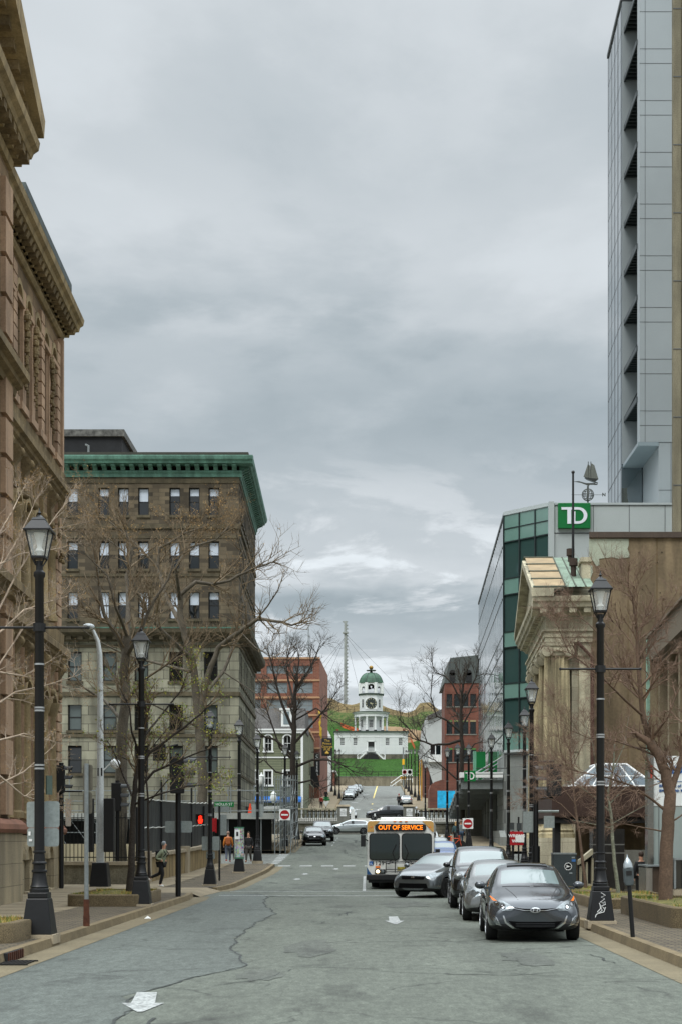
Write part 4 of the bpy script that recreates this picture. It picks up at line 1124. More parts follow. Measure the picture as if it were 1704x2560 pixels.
pt2 = [(1471, 1410), (1479, 1414), (1481, 1430), (1474, 1446), (1471, 1444)]; o.prism([(X(a, 72.97), Z(b, 72.97)) for a, b in pt2], 72.97, 72.999, 'y')
o.build('plaster_patch', mat('pale_plaster', (156, 162, 144), .9, var=.15, vs=1.5, fine=.1), rb, world=True)
o = MB()
for i, (a, b) in enumerate(((1546, 1505), (1620, 1505), (1700, 1340), (1618, 1556))): o.cyl(X(a, 72.95), 72.97, 0, .001, .01)
rr = random.Random(4)
for q in range(18):
    a = rr.uniform(1530, 1670); b = rr.uniform(1360, 1600); x, z = X(a, 72.98), Z(b, 72.98); r = rr.uniform(.02, .05)
    o.prism([(x + r * math.cos(t), z + r * math.sin(t)) for t in [i * math.pi / 3 for i in range(6)]], 72.975, 72.999, 'y')
o.build('bolt_plate', mat('bolt_dark', (54, 44, 30), .9), rb, world=True)
o = MB(); o.box(X(1568, 73), X(1568, 73) + .02, 72.985, 73, 0, Z(1400, 73)); o.box(X(1640, 73), X(1640, 73) + .03, 72.985, 73, 0, Z(1346, 73)); o.build('render_joint', mat('render_joint', (100, 82, 52), .95), rb, world=True)

FASC = mat('grey_brown_fascia', (110, 100, 84), .9, var=.1, vs=.7, fine=.2, fs=30)
nb = thing('corner_bank', 'grey bank building with concrete fascia, dark glazing and copper downpipe', 'building', (11.5, 62, 0))
TN = wallframe(11.5, 62, -1, .066); 
sN = -1
o = MB(); o.T = TN
def zN(u): return 0
o.box(-16, 0, -.5, 0, 9.15, 10.1); o.box(-16, .12, -3, .12, 10.1, 10.2)
o.box(-16, .05, -8, -.51, 10.0, 10.3)
o.build('fascia', FASC, nb, world=True)
o = MB(); o.T = TN; o.box(-16, -.4, -1.2, -1.1, 3.4, 9.1); o.build('glazing', GLASSD, nb, world=True)
o = MB(); o.T = TN
for u in (-.4, -3.3, -6.3, -9.2, -12.2): o.box(u - .35, u + .1, -1.1, -.35, 0, 9.14)
o.box(-.3, 0, -8, -.02, -.5, 9.14); o.build('column', mat('beige_column', (132, 120, 96), .9, var=.12), nb, world=True)
o = MB(); o.T = TN; o.box(-.28, .06, -.02, .1, 3.4, 10.05); o.build('downpipe', mat('verdigris_pipe', (128, 160, 142), .7, var=.3, vs=3), nb, world=True)
o = MB(); o.T = TN; o.box(-16, 0, -8, -1.25, -.5, 9.9); o.build('inner_wall', DOORM, nb, world=True)
WSIGN = mat('white_sign_panel', (206, 210, 208), .35, var=.03, fine=0)
GREYGL = mat('grey_sign_glass', (132, 142, 138), .15, var=.05, fine=0, ior=1.6)
sw = thing('bank_sign_wall', 'white and grey glass sign wall with blue bank lettering beside a steel column', 'sign', (9.2, 46, 0))
xa, xb = X(1631, 46), X(1631, 46) + 3.4
o = MB(); o.box(xa, xb, 46, 46.3, Z(2015, 46), Z(1890, 46)); o.build('white_panel', WSIGN, sw, world=True, bevel=.01)
o = MB(); o.box(xa, xb, 46.02, 46.28, Z(2163, 46), Z(2016, 46)); o.build('glass_panel', GREYGL, sw, world=True)
o = MB(); o.box(xa + .17, xa + .185, 46.0, 46.02, Z(2163, 46), Z(2016, 46)); o.box(xa + .95, xa + .965, 46.0, 46.02, Z(2163, 46), Z(2016, 46)); o.build('joint', PANELS, sw, world=True)
o = MB(); o.box(X(1616, 46), X(1631, 46), 45.9, 46.35, -.4, Z(1888, 46)); o.build('steel_column', mat('polished_steel', (120, 118, 112), .16, .9, var=.1, vs=1.5), sw, world=True)
MAR = mat('brown_granite', (72, 60, 50), .25, var=.25, vs=1, fine=.25, fs=40)
o = MB(); o.box(X(1629, 45.6), X(1665, 45.6) + .3, 45.6, 46.8, -.5, Z(2166, 45.6)); o.build('granite_plinth', MAR, sw, world=True)
o = MB(); o.box(X(1613, 45.6), X(1629, 45.6) - .005, 45.55, 46.8, -.5, Z(2170, 45.6)); o.build('steel_casing', mat('steel_casing', (150, 146, 138), .25, .8, var=.12, vs=2), sw, world=True)
o = MB(); o.box(X(1612, 45.6), X(1666, 45.6) + .3, 45.5, 46.85, Z(2166, 45.6), Z(2162, 45.6)); o.build('plinth_cap', GALV, sw, world=True)
BLUE = mat('sign_blue', (24, 74, 130), .5, var=0, fine=0)
text_obj('BMO', .34, BLUE, sw, Vector((X(1646, 45.98), 45.985, Z(1925, 46))) - sw.location, name='bank_name', align='LEFT', bold=.012)
text_obj('BMO Bank of Montreal', .12, BLUE, sw, Vector((X(1646, 45.98), 45.985, Z(1965, 46))) - sw.location, name='small_lettering', align='LEFT', bold=.003)
text_obj('BMO Health M', .12, BLUE, sw, Vector((X(1646, 45.98), 45.985, Z(1977, 46))) - sw.location, name='small_lettering', align='LEFT', bold=.003)
o = MB(); o.box(xa + .12, xb - .1, 45.988, 46.0, Z(1954, 46) - .008, Z(1954, 46) + .008); o.build('rule', BLUE, sw, world=True)
o = MB()
for k in range(9): o.tube([(X(1625, 45.85) + .02 * math.sin(k), 45.88, Z(1912 + 3.6 * k, 46)), (X(1629, 45.85), 45.88, Z(1914 + 3.6 * k, 46)), (X(1625, 45.85), 45.88, Z(1916 + 3.6 * k, 46))], .02, 5)
o.build('graffiti', mat('red_spray', (170, 52, 36), .7), sw, world=True)
# canopy
ent = thing('entrance_canopy', 'brown entrance canopy carrying a white framed glass skylight', 'canopy', (9, 58, 0))
BRC = mat('brown_canopy', (58, 40, 32), .6, var=.15, vs=1, fine=.15)
o = MB(); o.box(X(1378, 58), X(1617, 58), 58, 64, Z(2043, 58), Z(1966, 58)); o.build('fascia', BRC, ent, world=True, bevel=.02)
o = MB(); o.box(X(1384, 58), X(1617, 58), 58.1, 64, Z(2057, 58), Z(2043, 58)); o.build('soffit', BLACKM, ent, world=True)
SKG = mat('skylight_glass', (112, 124, 132), .06, var=.06, fine=0, ior=1.7)
zb_, zt_ = Z(1965, 58), Z(1912, 58)
x0, x1, x2, x3 = X(1428, 58), X(1508, 58), X(1582, 58), X(1617, 58) + .4
P_ = [(x0, 58.2, zb_), (x3, 58.2, zb_), (x3, 63, zb_), (x0, 63, zb_), (x1, 59.6, zt_ + .1), (x2, 59.6, zt_ + .1), (x2, 61.6, zt_ + .1), (x1, 61.6, zt_ + .1)]
o = MB(); o.add(P_, [(0, 1, 5, 4), (1, 2, 6, 5), (2, 3, 7, 6), (3, 0, 4, 7), (4, 5, 6, 7)]); o.build('skylight_glass', SKG, ent, world=True)
o = MB()
for a, b in ((0, 1), (0, 4), (1, 5), (4, 5), (5, 6), (4, 7), (0, 3), (1, 2)): o.tube([P_[a], P_[b]], .045, 6)
for t in (.25, .5, .75):
    o.tube([Vector(P_[0]).lerp(Vector(P_[1]), t), Vector(P_[4]).lerp(Vector(P_[5]), t)], .03, 6)
for t in (.45,): o.tube([Vector(P_[0]).lerp(Vector(P_[4]), t), Vector(P_[1]).lerp(Vector(P_[5]), t)], .03, 6)
o.build('skylight_frame', WHITE, ent, world=True)
o = MB(); o.box(X(1384, 58.4), X(1400, 58.4), 58.4, 59, -.5, Z(2057, 58)); o.build('post', BLACKM, ent, world=True)
py_ = thing('granite_pylon', 'dark polished granite pylon standing under the entrance canopy', 'pylon', (X(1520, 54), 54, -.3))
DG = mat('dark_granite', (44, 42, 40), .22, var=.25, vs=2, fine=.3, fs=60)
o = MB(); w_ = X(1560, 54) - X(1481, 54); h_ = Z(2072, 54) + .3
o.box(-w_ / 2, w_ / 2, 0, .8, 0, h_); o.build('body', DG, py_)
o = MB(); o.box(-w_ / 2 - .004, w_ / 2 + .004, -.006, .8, h_ - .58, h_ - .54); o.box(-w_ / 2 - .004, w_ / 2 + .004, -.006, .8, h_ - .88, h_ - .84); o.build('band', mat('grey_band', (104, 104, 100), .4), py_)
swl = thing('stair_wall', 'grey concrete stair wall behind the entrance steps', 'wall', (X(1590, 58), 58.2, 0))
o = MB(); o.box(X(1440, 60), X(1625, 60), 60, 60.4, -.6, 2.9); o.build('wall', REND, swl, world=True)
o = MB(); o.box(X(1555, 58), X(1625, 58), 58.3, 58.7, -.6, Z(2125, 58)); o.build('low_wall', CONCG, swl, world=True)
st_ = thing('entrance_steps', 'dark stone entrance steps rising beside the granite pylon', 'steps', (X(1590, 54), 53, -.4))
o = MB()
for k in range(6): o.box(X(1560, 54) - st_.location.x, X(1618, 54) - st_.location.x, .8 + .42 * k, 4.8, -.2, .17 * (k + 1))
o.build('treads', mat('dark_step', (104, 99, 88), .8, var=.15), st_)
o = MB()
for k in range(6): o.box(X(1560, 54) - st_.location.x, X(1618, 54) - st_.location.x, .79 + .42 * k, .84 + .42 * k, .17 * (k + 1) - .03, .17 * (k + 1) + .004)
o.build('nosing', mat('pale_nosing', (118, 114, 102), .8), st_)
rl = thing('stone_balustrade', 'low stone stair balustrade with dark openings beside the mailbox', 'balustrade', (X(1460, 53), 53, 0))
o = MB()
xs0, xs1 = X(1446, 53), X(1481, 53)
o.prism([(xs0, Z(2150, 53)), (xs1, Z(2122, 53)), (xs1, Z(2136, 53)), (xs0, Z(2162, 53))], 53, 53.5, 'y')
for q in range(3): x = xs0 + .05 + .2 * q; o.box(x, x + .07, 53.1, 53.35, -.2, Z(2165 - 10 * q, 53))
o.box(xs0, xs1, 53, 53.5, -.6, Z(2210, 53)); o.build('balustrade', STONEP, rl, world=True)
o = MB(); o.box(xs0, xs1, 53.3, 53.4, Z(2210, 53), Z(2140, 53)); o.build('dark_infill', BLACKM, rl, world=True)
# shop window wall at far right edge behind the tree
sf = thing('shopfront_bay', 'glazed shopfront bay with concrete base at the frame edge', 'shopfront', (X(1690, 44), 44, 0))
o = MB(); x0 = X(1684, 44); o.box(x0, x0 + 3, 44, 44.5, -.5, Z(2225, 44)); o.build('base', CONC, sf, world=True)
o = MB(); o.box(x0, x0 + 3, 44.1, 44.2, Z(2222, 44), Z(2150, 44)); o.build('glazing', GLASSD, sf, world=True)
o = MB(); o.box(x0, x0 + 3, 43.98, 44.2, Z(2150, 44), Z(2145, 44)); o.box(x0, x0 + .05, 44, 44.2, Z(2222, 44), Z(2150, 44)); o.box(x0 + .25, x0 + .29, 44, 44.2, Z(2222, 44), Z(2150, 44)); o.build('frame', GALV, sf, world=True)
# ================================================================== FAR END: PLAZA WALL, TERRACES, CLOCK TOWER
def wall_thing(name, label, cat, x, d, z=0): return thing(name, label, cat, (x, d, z))
RUB = brick('rubble_stone', (112, 108, 92), (92, 90, 78), (70, 66, 56), .6, .3, .02, var=.25, vs=.6, bump=.3, stain=.3)
# retaining wall and fence of the plaza, in two halves with gate pillars
def plaza_half(x0, x1, lab, gp):
    w_ = thing('plaza_wall', 'stone retaining wall below the plaza railing on the %s side' % lab, 'wall', ((x0 + x1) / 2, 157.3, 2.4))
    o = MB(); o.box(x0, x1, 157.1, 157.8, 2.2, 3.6); o.build('wall', RUB, w_, world=True)
    o = MB(); o.box(x0, x1, 156.95, 157.9, 3.6, 3.8); o.build('coping', CONCG, w_, world=True)
    f_ = thing('plaza_fence', 'black iron railing with pale stone rail on the %s side of the plaza' % lab, 'fence', ((x0 + x1) / 2, 157.5, 3.8))
    o = MB(); n = int((x1 - x0) / .2)
    for k in range(n): x = x0 + .1 + .2 * k; o.box(x - .025, x + .025, 157.45, 157.5, 3.8, 5.05)
    o.box(x0, x1, 157.43, 157.52, 3.95, 4.0); o.box(x0, x1, 157.43, 157.52, 4.55, 4.6); o.build('pickets', IRON, f_, world=True)
    o = MB(); o.box(x0, x1, 157.35, 157.6, 5.05, 5.2); o.build('top_rail', STONEP, f_, world=True)
    o = MB(); k = x0 + .3
    while k < x1: o.lathe([(.07, 4.2), (.13, 4.4), (.07, 4.8), (.11, 5.04)], k, 157.7, 8); k += .45
    o.build('balusters', STONEP, f_, world=True)
plaza_half(-14, -2.9, 'clapboard house', 0); plaza_half(4.9, 14, 'blue mural', 0)
for x, lab in ((-2.36, 'stone gate pillar with white notice beside the silver crossing car'), (4.42, 'stone gate pillar with white notice above the bus roof')):
    p = thing('gate_pillar', lab, 'pillar', (x, 157.4, 3.6))
    o = MB(); o.box(-.6, .6, -.5, .5, -1.2, 1.75); o.box(-.68, .68, -.58, .58, -1.2, .1); o.build('shaft', CONCG, p)
    o = MB(); o.frustum(0, 0, 1.75, 1.95, .72, .6, .6, .5); o.build('cap', CONC, p)
    o = MB(); o.box(-.32, .32, -.53, -.505, .75, 1.55); o.build('notice', WHITE, p)
    for q, s_ in enumerate(('NO', 'PARKING', 'ANYTIME')):
        text_obj(s_, .17, BLACKM, p, (0, -.535, 1.37 - .2 * q), name='lettering', ext=.002)
    if x < 0:
        o = MB(); o.box(.75, 1.15, -.3, -.25, -1.0, 1.5); o.build('white_board', WHITE, p)
ps = thing('plaza_steps', 'low dark stone steps between the gate pillars', 'steps', (1, 157, 2.5))
o = MB()
for k in range(6): o.box(-2.85, 3.3, -.1 + .13 * k, .9, 0, .2 * (k + 1))
o.build('treads', CONCG, ps)
grs = MB(); grs.grid(lambda u, v: (u, v, 3.86), [-13, -8, -3], [158.0, 160, 162.5]); o = grs.build('plaza_lawn', mat('plaza_lawn', (70, 110, 40), 1, var=.3, fine=.3)); o['kind'] = 'structure'
# hill foot retaining wall, railing and stairs
hw = thing('hill_wall', 'long grey concrete retaining wall at the foot of the lawn', 'wall', (2, 334.6, 13.6))
o = MB(); o.box(-40, 45, 334.4, 335.2, 12.5, 15.75); o.build('wall', mat('hill_wall_concrete', (134, 126, 106), .95, var=.2, vs=.4, stain=.3), hw, world=True)
o = MB(); o.box(-40, 45, 334.35, 335.25, 15.75, 15.9); o.build('coping', CONCG, hw, world=True)
hf = thing('hill_fence', 'thin black railing along the top of the lawn wall', 'fence', (2, 335.3, 15.8))
o = MB()
for k in range(60): x = -40 + 1.42 * k; o.box(x - .04, x + .04, 335.3, 335.38, 15.8, 17.0)
o.box(-40, 45, 335.3, 335.36, 16.95, 17.02); o.box(-40, 45, 335.3, 335.36, 16.3, 16.36); o.build('railing', IRON, hf, world=True)
hs = thing('stair_rail', 'white handrails of the stair climbing beside the lawn wall', 'railing', (8, 331, 13.5))
o = MB()
for dz in (.5, 1.3):
    o.tube([at(975, 1967, 331) + Vector((0, 0, dz - .5)), at(1001, 1948, 331) + Vector((0, 0, dz - .5)), at(1030, 1948, 331) + Vector((0, 0, dz - .5))], .09, 5)
for px in (975, 988, 1001, 1015, 1030): o.tube([at(px, 1972 - max(0, min(26, px - 975)) * .6, 331), at(px, 1962 - max(0, min(26, px - 975)) * .6, 331)], .06, 5)
o.build('rails', WHITE, hs, world=True)
# fences across the hill
def hill_fence(name, lab, dd, x0, x1, step, h, m, zoff=0.0):
    f = thing(name, lab, 'fence', ((x0 + x1) / 2, dd, hillz((x0 + x1) / 2, dd)))
    o = MB(); x = x0; pv = None
    while x <= x1:
        z = hillz(x, dd); o.box(x - .09, x + .09, dd - .09, dd + .09, z - .3, z + h)
        if pv: 
            for q in (.95, .5): o.tube([(pv[0], dd, pv[1] + h * q), (x, dd, z + h * q)], .05, 4)
        pv = (x, z); x += step
    o.build('post_and_rail', m, f, world=True)
hill_fence('hill_fence', 'brown post and wire fence under the dry bank of the hill', 455.5, -45, 50, 2.3, 1.7, mat('weathered_wood', (84, 72, 56), .9))
hill_fence('hill_path_rail', 'dark rail fence along the path halfway up the hill', 432.5, -45, 50, 3.2, 1.1, IRON)
# orange safety netting and dirt pile
ORN = mat('orange_netting', (196, 96, 50), .8, var=.15, vs=1, fine=.2)
nt_ = thing('safety_netting', 'orange safety netting strung behind the clock tower', 'netting', (0, 425, 34))
o = MB()
lp = [(851, 1803, 428), (858, 1809, 426), (875, 1812, 424), (893, 1818, 422), (897, 1826, 420)]
for a, b in zip(lp, lp[1:]):
    p, q = at(*a), at(*b); p.z = hillz(p.x, p.y) - .2; q.z = hillz(q.x, q.y) - .2
    h = 1.3
    o.quad(p, q, q + Vector((0, 0, h)), p + Vector((0, 0, h))); o.quad(p + Vector((0, .06, 0)), q + Vector((0, .06, 0)), q + Vector((0, .06, h)), p + Vector((0, .06, h)))
rp_ = [(1010, 1822, 424), (1022, 1822, 423), (1026, 1836, 415), (1036, 1848, 407)]
for a, b in zip(rp_, rp_[1:]):
    p, q = at(*a), at(*b); p.z = hillz(p.x, p.y) - .2; q.z = hillz(q.x, q.y) - .2
    h = 1.3
    o.quad(p, q, q + Vector((0, 0, h)), p + Vector((0, 0, h))); o.quad(p + Vector((0, .06, 0)), q + Vector((0, .06, 0)), q + Vector((0, .06, h)), p + Vector((0, .06, h)))
o.build('net', ORN, nt_, world=True)
dm = MB()
def dirt(u, v): 
    r = math.hypot((u - 9) / 8, (v - 422) / 9)
    return (u, v, hillz(u, v) - .25 + 1.5 * max(0, 1 - r * r) + .25 * noise.noise(Vector((u * .6, v * .6, 1))))
dm.grid(dirt, [1 + .8 * i for i in range(22)], [412 + 1.0 * i for i in range(20)])
o = dm.build('bare_soil', mat('bare_soil', (124, 102, 74), 1, var=.25, vs=.3, fine=.2)); o['kind'] = 'structure'

CW = mat('clapboard_white', (214, 216, 214), .7, var=.04, vs=.3, fine=.03)
CWL = brick('white_clapboard', (216, 218, 216), (208, 211, 210), (150, 152, 152), 30, .24, .022, var=.04, vs=.3, bump=.1, stain=.05)
DKG = mat('dark_green_trim', (52, 66, 58), .7, var=.15)
DOME = mat('green_dome', (58, 92, 72), .6, var=.3, vs=.8, fine=.15, fs=4, stain=.3)
GOLD = mat('aged_gold', (140, 110, 50), .45, .6, var=.3, vs=3)
CX, CD, CZ = X(926.9, 380), 380.0, 22.25
ck = thing('clock_tower', 'white wooden clock tower with round colonnade and green dome on the hill', 'clock tower', (CX, CD, CZ))
xa, xb = X(836.4, 378) - CX, X(1018.2, 378) - CX
o = MB(); T0 = wallframe(CX, 378, 0, -1, CZ)
wx = [780 + z_ / 5.227 for z_ in (395, 560, 980, 1150)]
hol = [(-(X(p, 378) - CX) - .5, -(X(p, 378) - CX) + .5, 3.2, 5.0) for p in wx] + [(-.78, .78, 1.75, 4.1)]
T1 = Matrix(((-1, 0, 0, 0), (0, -1, 0, -2), (0, 0, 1, 0), (0, 0, 0, 1)))
o.T = T1; hole_wall(o, -xb, -xa, 1.0, 6.45, hol, .25)
o.T = Matrix(); o.box(xa, xb, -1.6, 8, 1.0, 6.44); o.build('base_storey', CWL, ck)
o = MB(); o.box(xa - .05, xb + .05, -1.95, 8, -.6, .98); o.build('stone_footing', RUB, ck)
o = MB(); o.box(xa - .3, xb + .3, -2.35, 8.3, 6.4, 6.75); o.build('eaves', DKG, ck)
o = MB(); o.box(xa - .12, xb + .12, -2.12, -1.99, 6.05, 6.4); o.box(xa - .1, xb + .1, -2.06, -1.99, 5.2, 5.3)
for x in (xa, xb - .3): o.box(x, x + .3, -2.05, -2.0, 1, 6.05)
o.build('trim_board', CW, ck)
fw, gw = window_meshes(1.0, 1.8, CW, GLASSD, 2, 3, .08)
Tk = Matrix(((-1, 0, 0, CX), (0, -1, 0, 378), (0, 0, 1, CZ), (0, 0, 0, 1)))
for h in hol[:4]: put_window(ck, Tk, (h[0] + h[1]) / 2, -.22, 3.2, fw, gw)
o = MB(); o.box(-.78, .78, -1.9, -1.8, 1.75, 2.9); o.build('door', mat('door_grey', (90, 96, 94), .6), ck)
o = MB(); o.box(-.78, .78, -1.88, -1.78, 2.9, 4.1); o.build('door_screen', BLACKM, ck)
o = MB()
for s_ in (-1, 1):
    o.box(s_ * .95 - .16, s_ * .95 + .16, -2.1, -1.99, 1.75, 4.35)
o.box(-1.1, 1.1, -2.1, -1.99, 4.1, 4.4); o.box(-.95, .95, -2.0, -1.88, 1.62, 1.75)
for q in range(7): o.box(-.72 + .22 * q, -.64 + .22 * q, -2.02, -1.98, 1.8, 2.6)
o.build('door_case', CW, ck)
o = MB()
arc = [(2.1 * math.cos(math.pi * i / 14), -.6 + 1.75 * math.sin(math.pi * i / 14)) for i in range(15)]
o.prism([(p[0], p[1]) for p in arc], -3.3, -2.01, 'y'); o.build('stair_arch', BLACKM, ck)
o = MB()
for s_ in (-1, 1):
    pts = [(s_ * 1.2, 1.5), (s_ * 3.2, -.1), (s_ * 3.5, -.1), (s_ * 3.5, .9), (s_ * 3.2, .9), (s_ * 1.2, 1.75)]
    o.prism([(s_ * .9, 1.5), (s_ * 2.9, -.35), (s_ * 3.45, -.35), (s_ * 3.45, -.05), (s_ * 3.1, -.05), (s_ * 1.05, 1.72)], -3.35, -3.2, 'y')
    for q in range(7): x = s_ * (1.2 + .33 * q); z = 1.6 - .29 * q; o.box(x - .04, x + .04, -3.32, -3.26, z - .1, z + .5)
    o.box(s_ * 3.4 - .12, s_ * 3.4 + .12, -3.4, -3.1, -.4, .85)
    o.tube([(s_ * 1.0, -3.3, 2.1), (s_ * 3.4, -3.3, .75)], .06, 5)
o.box(-1.2, 1.2, -3.35, -2.0, 1.45, 1.62); o.build('stair_rail', CW, ck)
OCT = math.pi / 8
def octo(prof_): 
    b = MB(); b.lathe([(r / math.cos(OCT), z) for r, z in prof_], 0, 3.2, 8, OCT); return b
o = octo([(3.15, 6.7), (3.15, 11.0)]); o.build('drum', CWL, ck)
o = octo([(2.9, 11.6), (2.9, 16.1)]); o.build('clock_stage', CWL, ck)
o = octo([(2.82, 16.5), (2.82, 19.0)])
# belfry with arched openings: posts and heads instead of a solid drum
o = MB()
for k in range(8):
    a = OCT + k * math.pi / 4
    o.cyl(3.0 * math.cos(a), 3.2 + 3.0 * math.sin(a), 16.4, 19.1, .42, n=8)
for k in range(8):
    a = k * math.pi / 4
    old = o.T; o.T = Matrix.Translation((0, 3.2, 0)) @ Matrix.Rotation(a, 4, 'Z') @ Matrix(((0, 1, 0, 0), (1, 0, 0, 0), (0, 0, 1, 0), (0, 0, 0, 1)))
    # local: u along face, n outwards
    o.T = Matrix.Translation((0, 3.2, 0)) @ Matrix.Rotation(a, 4, 'Z') @ Matrix(((0, 1, 0, 2.8), (-1, 0, 0, 0), (0, 0, 1, 0), (0, 0, 0, 1)))
    ww = .95 if k % 2 == 0 else .5
    hole_wall(o, -1.18, 1.18, 16.4, 19.1, [(-ww, ww, 16.5, 18.75 if k % 2 == 0 else 18.2)], .2)
    arch_fill(o, 0, ww, (18.75 if k % 2 == 0 else 18.2) - ww, 18.75 if k % 2 == 0 else 18.2, 0, -.2, 8)
    o.T = old
o.build('belfry', CW, ck)
o = MB()
for k in range(8):
    a = k * math.pi / 4
    o.T = Matrix.Translation((0, 3.2, 0)) @ Matrix.Rotation(a, 4, 'Z') @ Matrix(((0, 1, 0, 2.8), (-1, 0, 0, 0), (0, 0, 1, 0), (0, 0, 0, 1)))
    o.box(-.95, .95, -.1, -.04, 16.9, 16.97); o.box(-.95, .95, -.1, -.04, 17.15, 17.22)
o.build('belfry_rail', CW, ck)
o = MB(); o.lathe([(.0, 18.6), (.12, 18.55), (.28, 18.3), (.34, 18.0), (.5, 17.72), (.5, 17.66)], -.45, 3.2, 10); o.lathe([(.12, 18.75), (.28, 18.5), (.34, 18.2), (.5, 17.92), (.5, 17.86)], .5, 3.2, 10); o.build('bell', mat('bell_bronze', (40, 44, 38), .5, .6), ck, smooth=50)
o = MB(); o.lathe([(4.3, 10.55), (4.3, 11.35), (4.6, 11.4), (4.7, 11.62), (4.3, 11.75), (2.95, 11.78)], 0, 3.2, 32); o.lathe([(4.1, 6.7), (4.1, 6.76)], 0, 3.2, 32); o.build('entablature', CW, ck, smooth=30)
o = MB(); o.lathe([(4.75, 11.62), (4.78, 11.74), (4.3, 11.85), (2.9, 11.9)], 0, 3.2, 32); o.lathe([(4.78, 6.74), (4.78, 6.82)], 0, 3.2, 32); o.build('roof_edge', DKG, ck)
for k in range(12):
    a = 2 * math.pi * (k + .5) / 12
    x, y = 4.05 * math.cos(a), 3.2 + 4.05 * math.sin(a)
    o = MB(); o.lathe([(.24, 7.3), (.24, 10.4), (.34, 10.45), (.34, 10.55)], x, y, 12); o.box(x - .3, x + .3, y - .3, y + .3, 7.15, 7.3); c = o.build('column', CW, ck, smooth=40)
    o = MB(); o.box(x - .38, x + .38, y - .38, y + .38, 6.8, 7.15); o.build('column_base', BLACKM, c)
o = octo([(3.1, 16.05), (3.15, 16.1), (3.2, 16.35), (2.9, 16.45)]); o.build('stage_cornice', DKG, ck)
def oct_face(b, k, r): b.T = Matrix.Translation((0, 3.2, 0)) @ Matrix.Rotation(k * math.pi / 4, 4, 'Z') @ Matrix(((0, 1, 0, r), (-1, 0, 0, 0), (0, 0, 1, 0), (0, 0, 0, 1)))
o = MB(); o2 = MB()
for k in (5, 6, 7):
    oct_face(o, k, 3.15); oct_face(o2, k, 3.15); ww = .5 if k == 6 else .32
    o.box(-ww, ww, -.02, .03, 7.9, 9.75)
    o2.box(-ww - .1, -ww, 0, .07, 7.8, 9.85); o2.box(ww, ww + .1, 0, .07, 7.8, 9.85); o2.box(-ww, ww, 0, .07, 9.75, 9.85); o2.box(-ww, ww, 0, .07, 7.8, 7.9)
    for q in range(1, 5): o2.box(-ww, ww, .03, .05, 7.9 + .37 * q - .02, 7.9 + .37 * q + .02)
    for q in (-.33, .33): o2.box(q * ww - .02, q * ww + .02, .03, .05, 7.9, 9.75)
    if k != 6:
        oct_face(o, k, 2.9); oct_face(o2, k, 2.9)
        o.box(-.32, .32, -.02, .03, 12.9, 14.9); o2.box(-.42, -.32, 0, .07, 12.8, 15); o2.box(.32, .42, 0, .07, 12.8, 15); o2.box(-.32, .32, 0, .07, 14.9, 15)
        for q in range(1, 5): o2.box(-.32, .32, .03, .05, 12.9 + .4 * q - .02, 12.9 + .4 * q + .02)
o.build('tower_window', GLASSD, ck); o2.build('window_frame', CW, ck)
cf = MB(); cf.T = Matrix.Translation((0, .26, 13.85)) @ Matrix.Rotation(R(90), 4, 'X'); cf.cyl(0, 0, 0, .06, 1.4, n=40); cf.build('clock_face', mat('clock_dark', (36, 44, 44), .6, var=.1), ck)
o = MB(); o.box(-1.5, 1.5, .24, .3, 12.35, 15.3); o.build('clock_panel', CW, ck)
o = MB()
for k in range(12):
    a = k * math.pi / 6; x, z = 1.15 * math.sin(a), 13.85 + 1.15 * math.cos(a)
    o.box(x - .05, x + .05, .17, .195, z - .13, z + .13); 
    if k % 3 == 0: o.box(x - .14, x - .09, .17, .195, z - .13, z + .13)
def hand(a, l, w_):
    dx, dz = math.sin(a), math.cos(a); nx, nz = dz, -dx
    o.prism([(-dx * .25 + nx * w_, 13.85 - dz * .25 + nz * w_), (dx * l, 13.85 + dz * l), (-dx * .25 - nx * w_, 13.85 - dz * .25 - nz * w_)], .15, .168, 'y')
hand(R(97), .75, .10); hand(R(148), 1.1, .07)
o.build('clock_hands', mat('clock_gold', (206, 198, 160), .5), ck)
dm_ = [(2.95, 19.0), (3.02, 19.05)]
dome = [(2.98, 19.1), (2.98, 19.2), (2.85, 19.7), (2.62, 20.3), (2.25, 20.9), (1.8, 21.35), (1.3, 21.65), (1.1, 21.7)]
o = octo(dome); o.build('dome', DOME, ck)
o = MB()
for k in range(8):
    a = OCT + k * math.pi / 4
    o.tube([(r / math.cos(OCT) * math.cos(a), 3.2 + r / math.cos(OCT) * math.sin(a), z) for r, z in dome], .07, 5)
o.build('dome_rib', DKG, ck)
o = MB()
for k in range(8):
    a = OCT + k * math.pi / 4; o.cyl(.95 * math.cos(a), 3.2 + .95 * math.sin(a), 21.65, 22.35, .07, n=6)
o.build('lantern', CW, ck)
o = octo([(1.12, 22.3), (1.2, 22.36), (1.2, 22.46), (.3, 22.6)]); o.build('lantern_roof', DKG, ck)
o = MB(); o.cyl(0, 3.2, 21.6, 22.8, .3, n=8); o.build('lantern_core', BLACKM, ck)
o = MB(); o.sphere((0, 3.2, 23.1), .53, 16); o.build('ball_finial', GOLD, ck, smooth=60)
for px, lab in ((843, 'small red brick chimney'), (1009, 'small red brick chimney')):
    o = MB(); x = X(px, 384) - CX; o.box(x - .35, x + .35, 4.5, 5.3, 6.5, 7.7); o.build('chimney', mat('red_brick_plain', (130, 70, 50), .9), ck)

